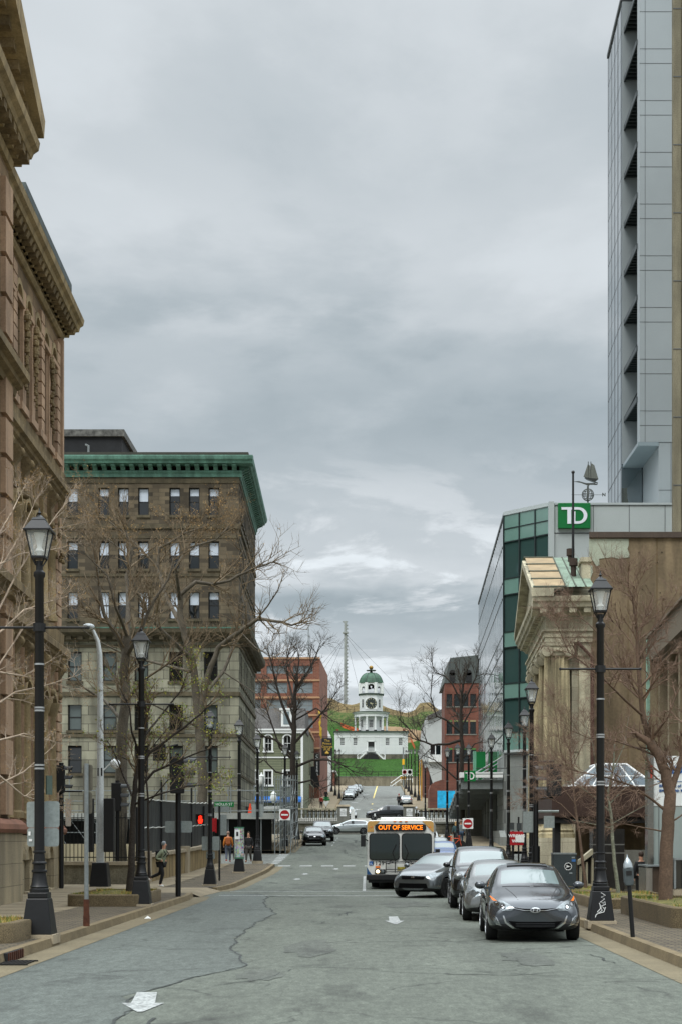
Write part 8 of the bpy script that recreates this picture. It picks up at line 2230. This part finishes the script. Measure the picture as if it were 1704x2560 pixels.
    k_ = zt / .68
    if front and not hero:
        both([(.40, .62 * k_), (.62, .58 * k_), (.80, .68 * k_), (.83, .84 * k_), (.74, .84 * k_), (.56, .74 * k_)], 'headlight', LENS)
        patch(bvh, [(-.40, .56 * k_), (.40, .56 * k_), (.46, .66 * k_), (-.46, .66 * k_)], 'y', 'grille', GRL, t_)
        patch(bvh, [(-.55, .30 * k_), (.55, .30 * k_), (.50, .44 * k_), (-.50, .44 * k_)], 'y', 'lower_grille', GRL, t_)
        patch(bvh, [(-.06, .60 * k_), (.06, .60 * k_), (.06, .65 * k_), (-.06, .65 * k_)], 'y', 'badge', CHROME, t_, lift=.02)
    if rear:
        both([(.52, .82), (.78, .82), (.80, .98), (.56, .96)], 'tail_light', TAIL, sgn=1)
        patch(bvh, [(-.26, .62), (.26, .62), (.26, .76), (-.26, .76)], 'y', 'number_plate', WHITE, t_, sgn=1)
    # door seams and handles on both flanks
    for s_ in (-1, 1):
        for y in (yf + .55, .22, yr - .25): patch(bvh, [(y, .3), (y + .014, .3), (y + .014, zb[3] - .03), (y, zb[3] - .03)], 'x', 'door_seam', PLAS, t_, lift=.001, sgn=s_, step=.2)
        for y in (.02, 1.0): patch(bvh, [(y - .09, zb[3] - .14), (y + .09, zb[3] - .14), (y + .09, zb[3] - .11), (y - .09, zb[3] - .11)], 'x', 'door_handle', pm, t_, lift=.025, sgn=s_)
    if hero: hero(t_, bvh, both, st)
    return t_
def seats(t_, zs=.98):
    for x in (-.36, .36):
        o = MB(); o.sphere((x, .25, zs), .24, 10, .9, .4, 1.2); o.sphere((x, .3, zs + .28), .12, 8, 1, .5, .9); o.build('seat', SEATM, t_, smooth=60)
def sedan_front(t_, bvh, both, st):
    both([(.38, .64), (.44, .585), (.60, .59), (.76, .68), (.85, .86), (.80, .88), (.66, .80), (.50, .72)], 'headlight', LENS, lift=.012, step=.035)
    both([(.69, .76), (.76, .76), (.81, .83), (.79, .84)], 'turn_signal', AMB, lift=.016, step=.03)
    for c in ((.60, .66), (.70, .71)):
        both([(c[0] + .05 * math.cos(a), c[1] + .05 * math.sin(a)) for a in [i * math.pi / 6 for i in range(12)]], 'projector', PLAS, lift=.016, step=.03)
        both([(c[0] + .034 * math.cos(a), c[1] + .034 * math.sin(a)) for a in [i * math.pi / 5 for i in range(10)]], 'bulb', CHROME, lift=.022, step=.03)
    patch(bvh, [(-.40, .615), (-.2, .575), (.2, .575), (.40, .615), (.42, .645), (.2, .625), (-.2, .625), (-.42, .66)], 'y', 'upper_grille', GRL, t_, lift=.01, step=.04)
    patch(bvh, [(-.41, .628), (-.2, .588), (.2, .588), (.41, .628), (.41, .642), (.2, .602), (-.2, .602), (-.41, .642)], 'y', 'grille_bar', CHROME, t_, lift=.022, step=.04)
    ring = [(-.095 + 0, 0)]
    e = [(.095 * math.cos(a), .60 + .05 * math.sin(a)) for a in [i * math.pi / 9 for i in range(18)]]
    patch(bvh, e, 'y', 'emblem', CHROME, t_, lift=.035, step=.03); patch(bvh, [(a * .8, .60 + (b_ - .60) * .74) for a, b_ in e], 'y', 'emblem_field', PLAS, t_, lift=.038, step=.03)
    for q in ([(-.055, .572), (-.033, .572), (-.018, .628), (-.04, .628)], [(.018, .572), (.04, .572), (.055, .628), (.033, .628)], [(-.03, .592), (.03, .598), (.03, .610), (-.03, .604)]): patch(bvh, q, 'y', 'emblem_letter', CHROME, t_, lift=.042, step=.03)
    patch(bvh, [(-.50, .40), (-.36, .27), (-.2, .245), (.2, .245), (.36, .27), (.50, .40), (.30, .385), (-.30, .385)], 'y', 'lower_grille', GRL, t_, lift=.01, step=.04)
    for z in (.29, .32, .35): patch(bvh, [(-.36, z), (.36, z), (.36, z + .008), (-.36, z + .008)], 'y', 'grille_slat', mat('slat_grey', (40, 42, 44), .6), t_, lift=.018, step=.06)
    patch(bvh, [(-.60, .50), (-.56, .36), (-.40, .24), (-.2, .215), (.2, .215), (.40, .24), (.56, .36), (.60, .50), (.575, .50), (.53, .38), (.375, .268), (.2, .242), (-.2, .242), (-.375, .268), (-.53, .38), (-.575, .50)], 'y', 'chrome_trim', CHROME, t_, lift=.016, step=.04)
    both([(.60, .30), (.72, .33), (.79, .43), (.77, .44), (.70, .35)], 'bumper_crease', CHROME, lift=.006, step=.04)
    both([(.66, .34), (.76, .36), (.775, .47), (.73, .45)], 'fog_light', LENS, lift=.012, step=.03)
    both([(.64, .32), (.66, .335), (.725, .455), (.77, .49), (.76, .50), (.71, .46)], 'fog_trim', CHROME, lift=.014, step=.03)
    for s_ in (-1, 1): patch(bvh, [(s_ * a, b_) for a, b_ in (((.05, -1.16), (.62, -1.08), (.62, -1.06), (.05, -1.14)) if s_ > 0 else ((.55, -1.08), (.02, -1.14), (.02, -1.15), (.55, -1.095)))], 'z', 'wiper', PLAS, t_, lift=.006, step=.1, thick=.01)
    patch(bvh, [(-.40, -.05), (.40, -.05), (.38, .55), (-.38, .55)], 'z', 'sunroof', glass('sunroof_glass', (14, 15, 16), .06, ior=1.6), t_, lift=.02, step=.15)
    for s_ in (-1, 1): patch(bvh, [(s_ * .30, -2.05), (s_ * .315, -2.05), (s_ * .50, -1.2), (s_ * .485, -1.2)][::s_], 'z', 'bonnet_crease', PLAS, t_, lift=.001, step=.1)
P_GREY = paint('grey_metallic', (62, 67, 72), .55); P_SIL = paint('silver_metallic', (176, 182, 182), .6); P_BLK = paint('black_metallic', (18, 20, 22), .3); P_GUN = paint('gunmetal_metallic', (90, 95, 97), .55)
P_WHT = paint('white_car_paint', (200, 204, 204), 0); P_BLUE = paint('blue_metallic', (26, 84, 150), .5); P_DK = paint('dark_charcoal', (36, 40, 42), .45)
PK = 'cars parked along the right kerb'; PH = 'cars parked up the hill street'
hc = car('parked_car', 'dark grey metallic sedan with chrome oval emblem parked at the front of the row', 'sedan', P_GREY, (3.2, 30.4, 0), R(-2), hero=sedan_front, group=PK, lv=3)
car('parked_car', 'grey sedan parked close behind the dark sedan with the oval emblem', 'sedan', paint('warm_grey_metallic', (118, 121, 120), .55), (3.2, 37.4, 0), R(-2), group=PK)
car('parked_car', 'black boxy suv parked third in the row behind the grey sedan', 'suv', P_BLK, (3.3, 44.0, 0), R(-2), group=PK)
car('turning_car', 'grey hatchback turning in front of the bus', 'hatch', P_GUN, (X(1104, 51.6), 51.6, 0), R(-30), R(-12), rim=PLAS)
car('parked_car', 'small black hatchback parked facing the camera by the kerb beside the scaffold', 'hatch', P_BLK, (X(782, 113), 115.2, gz(114)), R(4))
car('parked_car', 'dark van half hidden behind the black hatchback', 'suv', P_DK, (X(803, 124), 127, gz(126)), R(3))
car('crossing_car', 'light silver hatchback crossing the avenue sideways', 'hatch', P_SIL, (X(874, 150), 150.5, gz(150)), R(-86))
car('parked_car', 'bright blue sedan parked behind the bus', 'sedan', P_BLUE, (4.25, 84, gz(84)), R(-2))
car('parked_car', 'silver sedan parked behind the blue car', 'sedan', P_SIL, (4.3, 92.5, gz(92)), R(-2))
car('parked_car', 'white hatchback last in the row behind the bus', 'hatch', P_WHT, (4.2, 104, gz(104)), R(-2), lv=1)
car('moving_car', 'white car coming towards the gap beside the plaza gate pillar', 'hatch', P_WHT, (X(869, 186), 186, gz(186)), R(8), lv=1)
car('crossing_car', 'black suv passing sideways behind the bus roof', 'suv', P_BLK, (X(966, 170), 170, gz(170)), R(-88), lv=1)
car('parked_car', 'silver car with red tail lights parked up the far street', 'hatch', P_SIL, (X(1013, 207), 207, gz(207)), R(180), rear=True, front=False, lv=1, group=PH)
car('parked_car', 'white car roof showing just above the plaza pillar', 'sedan', P_WHT, (X(1029, 190), 191, gz(190)), R(180), rear=True, front=False, lv=1, group=PH)
for i, (px, d, sp_, pm_, lab) in enumerate(((870, 223, 'sedan', P_SIL, 'silver sedan lowest of the cars parked up the hill'), (875, 231, 'hatch', P_DK, 'dark hatchback parked second on the hill'), (879, 240, 'suv', P_GUN, 'grey suv parked third on the hill'), (888, 255, 'hatch', P_WHT, 'white car parked highest on the hill'), (893, 266, 'sedan', P_SIL, 'silver sedan parked near the top of the hill'))):
    car('parked_car', lab, sp_, pm_, (X(px, d), d, gz(d) + .02), R(2), lv=1, group=PH)
BW = mat('bus_white', (218, 218, 212), .35, var=.06, vs=1.5, fine=.04, coat=.5); BY = mat('bus_gold', (190, 146, 76), .4, var=.06, coat=.5); BB = mat('bus_blue', (24, 74, 118), .4, var=.05, coat=.5)
BGL = glass('bus_glass', (20, 34, 33), .03, ior=1.55)
bus = thing('city_bus', 'white and gold city bus out of service facing down the street', 'bus', (X(1000, 58.4), 58.4, -.02)); bus.scale = (1, 1, .9); bus.rotation_euler = (0, 0, R(-3))
def rrect(x0, x1, z0, z1, r, k=5):
    p = []
    for cx_, cz_, a0 in ((x1 - r, z1 - r, 0), (x0 + r, z1 - r, 90), (x0 + r, z0 + r, 180), (x1 - r, z0 + r, 270)):
        for i in range(k + 1): a = R(a0 + 90 * i / k); p.append((cx_ + r * math.cos(a), cz_ + r * math.sin(a)))
    return p
o = MB(); o.prism(rrect(-1.28, 1.28, .62, 2.98, .16), .02, 11.5, 'y'); o.build('body', BW, bus, bevel=.03, smooth=40)
o = MB(); o.prism(rrect(-1.24, 1.24, .30, .62, .05), .0, 11.4, 'y'); o.box(-1.3, 1.3, -.12, .15, .42, .66); o.build('bumper', PLAS, bus, bevel=.03)
o = MB()
for x0, x1 in ((-1.2, -.02), (.03, 1.2)): o.prism(rrect(x0, x1, 1.28, 2.42, .14), -.035, .05, 'y')
ws_ = o
for k_, (x0, x1) in enumerate(((-1.2, -.03), (.04, 1.2))):
    o = MB(); o.prism(rrect(x0, x1, 1.27, 2.42, .14), -.03, .03, 'y'); s_ = o.build('windscreen_seal', PLAS, bus)
    o = MB(); o.prism(rrect(x0 + .035, x1 - .035, 1.305, 2.385, .12), -.042, -.02, 'y'); o.build('windscreen', BGL, s_)
o = MB(); o.prism(rrect(-.98, .98, 2.5, 2.82, .12), -.035, .03, 'y'); ds__ = o.build('destination_box', BLACKM, bus)
text_obj('OUT OF SERVICE', .27, mat('amber_led', (255, 130, 20), .5, var=0, fine=0, emit=(255, 132, 22), es=1.3), ds__, (0, -.04, 2.66), name='lettering', xs=.83, bold=.004)
for pts in ([(-1.27, 2.48), (-1.02, 2.48), (-1.02, 2.72), (-.8, 2.94), (-1.2, 2.94), (-1.27, 2.85)], [(1.27, 2.48), (1.22, 2.48), (.84, 2.94), (1.2, 2.94), (1.27, 2.85)]):
    o = MB(); o.prism(pts, -.006, .03, 'y'); o.build('gold_corner', BY, bus)
o = MB(); o.prism([(-1.285, .66), (-1.1, .66), (-1.2, .8), (-1.285, .98)], -.006, .02, 'y'); o.build('blue_corner', BB, bus)
for s_ in (-1, 1):
    o = MB(); o.prism(rrect(min(s_ * .98, s_ * .58), max(s_ * .98, s_ * .58), .70, .88, .02), -.03, .02, 'y'); hl = o.build('headlight_bezel', PLAS, bus)
    HL = mat('lit_headlamp', (255, 236, 190), .3, var=0, fine=0, emit=(255, 226, 170), es=3.0)
    for q, m_ in ((.87, HL), (.69, LENS)):
        o = MB(); o.T = Matrix.Translation((s_ * q, -.03, .79)) @ Matrix.Rotation(R(90), 4, 'X'); o.lathe([(.075, 0), (.07, .015), (.02, .03)], n=16); o.build('headlight', m_ if s_ < 0 else LENS, hl, smooth=50)
    o = MB(); o.prism(rrect(min(s_ * .96, s_ * .78), max(s_ * .96, s_ * .78), .94, 1.02, .02), -.03, .0, 'y'); o.build('turn_signal', AMB, bus)
    o = MB(); o.box(s_ * 1.42 - .09, s_ * 1.42 + .09, -.28, -.12, 1.85 if s_ < 0 else 1.25, 2.35 if s_ < 0 else 1.75); o.tube([(s_ * 1.25, 0, 2.1 if s_ < 0 else 1.6), (s_ * 1.42, -.2, 2.2 if s_ < 0 else 1.6)], .025, 6); o.build('mirror', PLAS, bus, bevel=.04)
    o = MB(); o.tube([(s_ * .18, -.06, 1.22), (s_ * .30, -.07, 1.6), (s_ * .16, -.07, 1.95)], .018, 5); o.tube([(s_ * .45, -.06, 1.1), (s_ * .35, -.06, 1.3)], .022, 5); o.build('wiper', PLAS, bus)
o = MB()
for x in (-.22, 0, .22): o.box(x - .05, x + .05, -.01, .06, 2.91, 2.95)
for s_ in (-1, 1): o.box(s_ * 1.12 - .05, s_ * 1.12 + .05, -.012, .02, 2.66, 2.7)
o.build('marker_light', AMB, bus)
text_obj('1129', .24, BLACKM, bus, (-.86, -.004, 1.14), name='fleet_number', ext=.003)
o = MB(); o.box(-1.2, -1.06, -.004, .02, 1.05, 1.22); a_ = o.build('access_badge', mat('badge_blue', (30, 90, 160), .5), bus)
o = MB(); o.tube([(-1.14, -.008, 1.18), (-1.14, -.008, 1.12), (-1.10, -.008, 1.11), (-1.09, -.008, 1.07)], .008, 4); o.tube([(-1.13 + .03 * math.cos(t), -.008, 1.095 + .03 * math.sin(t)) for t in [2.2 + i * .55 for i in range(8)]], .006, 4); o.build('wheelchair_mark', WHITE, a_)
o = MB()
for z in (.78, .88, 1.16, 1.22): o.tube([(-.55, -.18, z), (.62, -.18, z)], .018, 5)
for x in (-.55, -.2, .2, .62): o.tube([(x, -.18, .74), (x, -.18, 1.22), (x, -.02, 1.22)], .018, 5)
for s_ in (-1, 1): o.tube([(s_ * .45 - .18, -.2, 1.2), (s_ * .45, -.2, 1.12), (s_ * .45 + .18, -.2, 1.2)], .022, 5)
o.build('bike_rack', PLAS, bus)
o = MB(); o.box(-.12, .2, -.02, 0, .84, .98); pl_n = o.build('number_plate', mat('plate_yellow', (196, 178, 60), .5), bus); text_obj('71 123', .11, BLACKM, pl_n, (.04, -.024, .91), name='plate_lettering', ext=.002)
o = MB()
for x in (-1.06, 1.06):
    for y in (2.3, 8.4): o.T = Matrix.Translation((x, y, .48)) @ Matrix.Rotation(R(90), 4, 'Y'); o.lathe([(.3, -.14), (.48, -.14), (.48, .14), (.3, .14)], n=24)
o.build('wheels', TYRE, bus, smooth=35)
o = MB()
for s_ in (-1, 1):
    for k in range(6): o.box(s_ * 1.288 - .01, s_ * 1.288 + .01, .35 + 1.75 * k, 1.9 + 1.75 * k, 1.35, 2.45)
o.build('side_windows', BGL, bus)
o = MB(); o.box(-.9, .9, 3.0, 9.5, 2.98, 3.16); o.sphere((-.45, 1.0, 2.98), .22, 10, 1, 1, .5); o.build('roof_unit', BW, bus, bevel=.04)
# ================================================================== PEOPLE
SKIN = mat('skin', (186, 140, 116), .6, var=.05, fine=0)
def skin_mesh(joints, bones, name, m, parent, lv=2, root=0, jit=0):
    """one continuous surface grown round joints {name: (x, y, z, r)}"""
    ks = list(joints); me = bpy.data.meshes.new('tmp')
    me.from_pydata([joints[k][:3] for k in ks], [(ks.index(a), ks.index(b_)) for a, b_ in bones], [])
    o = bpy.data.objects.new('tmp', me); COL.objects.link(o)
    o.modifiers.new('sk', 'SKIN'); sv = me.skin_vertices[0].data
    for i, k in enumerate(ks):
        r = joints[k][3]; sv[i].radius = (r, joints[k][4] if len(joints[k]) > 4 else r); sv[i].use_root = i == root
    s_ = o.modifiers.new('ss', 'SUBSURF'); s_.levels = lv; s_.render_levels = lv
    m2 = evald(o); m2.materials.clear(); m2.materials.append(m); m2.shade_smooth()
    q = bpy.data.objects.new(name, m2); COL.objects.link(q); q.parent = parent
    return q
def person(label, loc, rz, pose, top, legs, shoe, hair, hairlen=0, hood=None, bag=None, hem=0, h=1.75, skirt=None):
    """figure facing -y; pose gives hand and foot positions"""
    t_ = thing('person', label, 'person', loc, rz); s = h / 1.75
    J = {}
    lean = pose.get('lean', 0); hx, hz = 0, .93
    def P(n, x, y, z, r, r2=None): J[n] = (x * s, y * s, z * s, r * s, (r2 or r) * s)
    P('pel', 0, 0, .95, .14, .11); P('wai', 0, lean * .3, 1.12, .125, .10); P('che', 0, lean * .75, 1.32, .15, .11); P('nk', 0, lean, 1.47, .055); P('hd0', 0, lean * 1.1 - .01, 1.56, .07, .085); P('hd1', 0, lean * 1.15 - .015, 1.67, .078, .092); P('hd2', 0, lean * 1.15, 1.735, .05, .06)
    B = [('pel', 'wai'), ('wai', 'che'), ('che', 'nk'), ('nk', 'hd0'), ('hd0', 'hd1'), ('hd1', 'hd2')]
    Jt, Bt, Jl, Bl = {}, [], {}, []
    for sd_, nm in ((-1, 'l'), (1, 'r')):
        P('sh' + nm, sd_ * .17, lean * .95, 1.40, .06)
        e, hn = pose.get('el' + nm, (sd_ * .24, .03, 1.13)), pose.get('ha' + nm, (sd_ * .25, -.05, .88))
        P('el' + nm, *e, .043); P('wr' + nm, hn[0], hn[1], hn[2] + .04, .03); P('hn' + nm, hn[0], hn[1], hn[2] - .04, .034, .022)
        B += [('che', 'sh' + nm), ('sh' + nm, 'el' + nm), ('el' + nm, 'wr' + nm), ('wr' + nm, 'hn' + nm)]
        P('hp' + nm, sd_ * .09, 0, .90, .10)
        kn, an, to = pose.get('kn' + nm, (sd_ * .10, -.02, .50)), pose.get('an' + nm, (sd_ * .10, .02, .09)), pose.get('to' + nm)
        to = to or (an[0] + sd_ * .02, an[1] - .14, an[2] - .05)
        P('kn' + nm, *kn, .06); P('an' + nm, *an, .042); P('to' + nm, *to, .035)
        B += [('pel', 'hp' + nm), ('hp' + nm, 'kn' + nm), ('kn' + nm, 'an' + nm), ('an' + nm, 'to' + nm)]
    skin_mesh(J, B, 'body', SKIN, t_)
    def fat(names, k, add=0): return {n: (J[n][0], J[n][1], J[n][2], J[n][3] * k + add, J[n][4] * k + add) for n in names}
    tj = fat(['wai', 'pel', 'che', 'shl', 'shr', 'ell', 'elr', 'wrl', 'wrr'], 1.1, .018); tb = [('wai', 'pel'), ('wai', 'che')] + [b_ for b_ in B if b_[0] in ('che', 'shl', 'shr', 'ell', 'elr') and b_[1] in tj]
    tj['col'] = (0, lean * s, 1.45 * s, .075 * s); tb.append(('che', 'col'))
    if hem: tj['hem'] = (0, .0, (.95 - hem) * s, .17 * s, .13 * s); tb.append(('pel', 'hem'))
    skin_mesh(tj, tb, 'jacket', top, t_)
    ln = ['pel', 'hpl', 'hpr', 'knl', 'knr', 'anl', 'anr']; skin_mesh(fat(ln, 1.08, .012), [b_ for b_ in B if b_[0] in ln and b_[1] in ln], 'trousers', legs, t_)
    for nm in 'lr':
        a, b_ = J['an' + nm], J['to' + nm]
        skin_mesh({'h': (a[0], a[1] + .05 * s, a[2] - .03 * s, .045 * s), 'm': ((a[0] + b_[0]) / 2, (a[1] + b_[1]) / 2, (a[2] + b_[2]) / 2 - .01, .048 * s), 't': (b_[0], b_[1] - .03, b_[2], .04 * s)}, [('h', 'm'), ('m', 't')], 'shoe', shoe, t_, 1)
    hd = Vector(J['hd1'][:3])
    o = MB(); o.sphere(hd + Vector((0, .02, .03 * s)), .105 * s, 12, .88, 1.0, 1.05)
    if hairlen: o.sphere(hd + Vector((0, .05, -.12)), .10 * s, 10, .95, .7, 1 + hairlen * 5)
    for v in o.v:
        if v.y < hd.y - .05 and v.z < hd.z + .05: v.y = hd.y - .05
    o.build('hood' if hood else 'hair', hood or hair, t_, smooth=60)
    o = MB(); o.sphere(hd + Vector((0, -.098 * s, -.02)), .016, 6, .8, 1.2, 1.4); o.build('nose', SKIN, t_, smooth=60)
    o = MB()
    for x in (-.032, .032): o.sphere(hd + Vector((x, -.088 * s, .012)), .009, 6)
    o.box(hd.x - .022, hd.x + .022, hd.y - .094 * s, hd.y - .085 * s, hd.z - .062, hd.z - .054); o.build('eyes_and_mouth', BLACKM, t_)
    if bag:
        o = MB(); o.box(-.15, .15, .12 + lean, .30 + lean, 1.02 * s, 1.45 * s); o.build('backpack', bag, t_, bevel=.06)
        o = MB()
        for x in (-.12, .12): o.tube([(x, .15 + lean, 1.42 * s), (x, -.02 + lean, 1.47 * s), (x, -.17 + lean * .8, 1.3 * s), (x, -.05, 1.08 * s)], .02, 5)
        o.build('strap', bag, t_)
    return t_
JEAN = mat('blue_jeans', (58, 78, 100), .9); BLKC = mat('black_cloth', (22, 23, 25), .85, var=.15); OLV = mat('olive_jacket', (128, 136, 112), .85, var=.12); GREYC = mat('grey_beanie', (124, 128, 130), .9)
ORC = mat('orange_jacket', (176, 104, 34), .8, var=.1); SLC = mat('slate_trousers', (74, 80, 92), .9); HAIRB = mat('brown_hair', (52, 38, 28), .7); HAIRG = mat('blond_hair', (176, 142, 92), .7); SUIT = mat('black_suit', (16, 17, 19), .8)
RUN = dict(lean=-.10, ell=(-.25, .10, 1.12), hal=(-.2, -.12, 1.02), elr=(.25, .14, 1.15), har=(.20, -.10, 1.0), knl=(-.09, -.10, .50), anl=(-.09, .02, .08), knr=(.09, .10, .52), anr=(.09, .50, .36), tor=(.09, .60, .24))
person('jogger in olive jacket and grey beanie with black backpack running beside the yard wall', (X(404, 57), 57, .15), R(72), RUN, OLV, BLKC, WHITE, HAIRB, hood=GREYC, bag=BLKC, h=1.66)
WALK = dict(knl=(-.1, -.12, .50), anl=(-.1, -.18, .09), knr=(.1, .02, .48), anr=(.1, .22, .14))
person('person in orange jacket with red shoes seen from behind at the corner', (X(571, 88), 88, gz(88) + .1), R(185), WALK, ORC, SLC, mat('red_shoe', (160, 40, 34), .6), mat('grey_hair', (128, 104, 92), .8), bag=mat('rust_bag', (150, 82, 40), .8), h=1.74)
person('woman in black jacket walking towards the camera past the poster column', (X(622, 86), 86, gz(86) + .15), R(-8), WALK, BLKC, mat('grey_leggings', (62, 60, 56), .9), mat('brown_boot', (84, 54, 36), .7), HAIRB, hairlen=.03, h=1.7)
person('person in dark clothes walking right behind the poster column', (X(590, 90), 90, gz(90) + .1), R(180), WALK, mat('dark_green_coat', (36, 46, 44), .85), BLKC, BLKC, HAIRB, h=1.62)
ms = person('man in black suit seen from behind at the bank entrance with white papers', (X(1601, 50), 50, -.24), R(190), dict(knl=(-.09, -.04, .50), anl=(-.09, -.04, .09), har=(.24, -.02, .84)), SUIT, SUIT, SUIT, HAIRB, hem=.14, h=1.72)
o = MB(); o.box(-.30, -.27, -.06, .16, .55, .86); o.build('papers', WHITE, ms)
person('woman with long blond hair walking away up the pavement', (X(1138, 112), 112, gz(112) + .15), R(178), WALK, mat('teal_top', (58, 84, 88), .85), BLKC, BLKC, HAIRG, hairlen=.06, h=1.66)
person('man in grey shirt and blue jeans walking away beside the blond woman', (X(1151, 112), 112, gz(112) + .15), R(182), WALK, mat('grey_shirt', (112, 120, 122), .9), JEAN, BLKC, mat('grey_hair', (128, 104, 92)), h=1.78)
person('pedestrian in red jacket on the far pavement by the shops', (X(803, 200), 200, gz(200) + .16), R(170), WALK, mat('red_jacket', (150, 44, 40), .85), BLKC, BLKC, HAIRB, h=1.72)
person('pedestrian in dark coat further along the far shops', (X(815, 215), 215, gz(215) + .16), R(10), WALK, BLKC, BLKC, BLKC, HAIRB, h=1.7)
cyc = person('cyclist in red and dark clothes beside the car on the hill street', (X(996, 204), 204, gz(204) + .02), R(175), WALK, BLKC, BLKC, BLKC, mat('red_cap', (150, 50, 40), .7), h=1.8)
bk = thing('bicycle', 'orange framed bicycle locked to the lamp behind the bus', 'bicycle', (X(1134, 103), 103, gz(103) + .15), R(70))
o = MB()
for y in (-.5, .5): o.T = Matrix.Translation((0, y, .33)) @ Matrix.Rotation(R(90), 4, 'Y'); o.lathe([(.31, -.015), (.34, -.015), (.34, .015), (.31, .015)], n=24)
o.build('wheels', TYRE, bk)
o = MB(); 
for a, b_ in (((0, -.5, .33), (0, -.36, .85)), ((0, -.38, .78), (0, .1, .3)), ((0, -.36, .82), (0, .22, .82)), ((0, .1, .3), (0, .26, .92)), ((0, .1, .3), (0, .5, .33)), ((0, .22, .8), (0, .5, .33)), ((-.22, -.34, .98), (.22, -.34, .98)), ((0, -.36, .84), (0, -.34, .98))): o.tube([a, b_], .022, 6)
o.box(-.06, .06, .16, .40, .92, .97); o.build('frame', mat('bike_orange', (222, 84, 40), .5), bk)
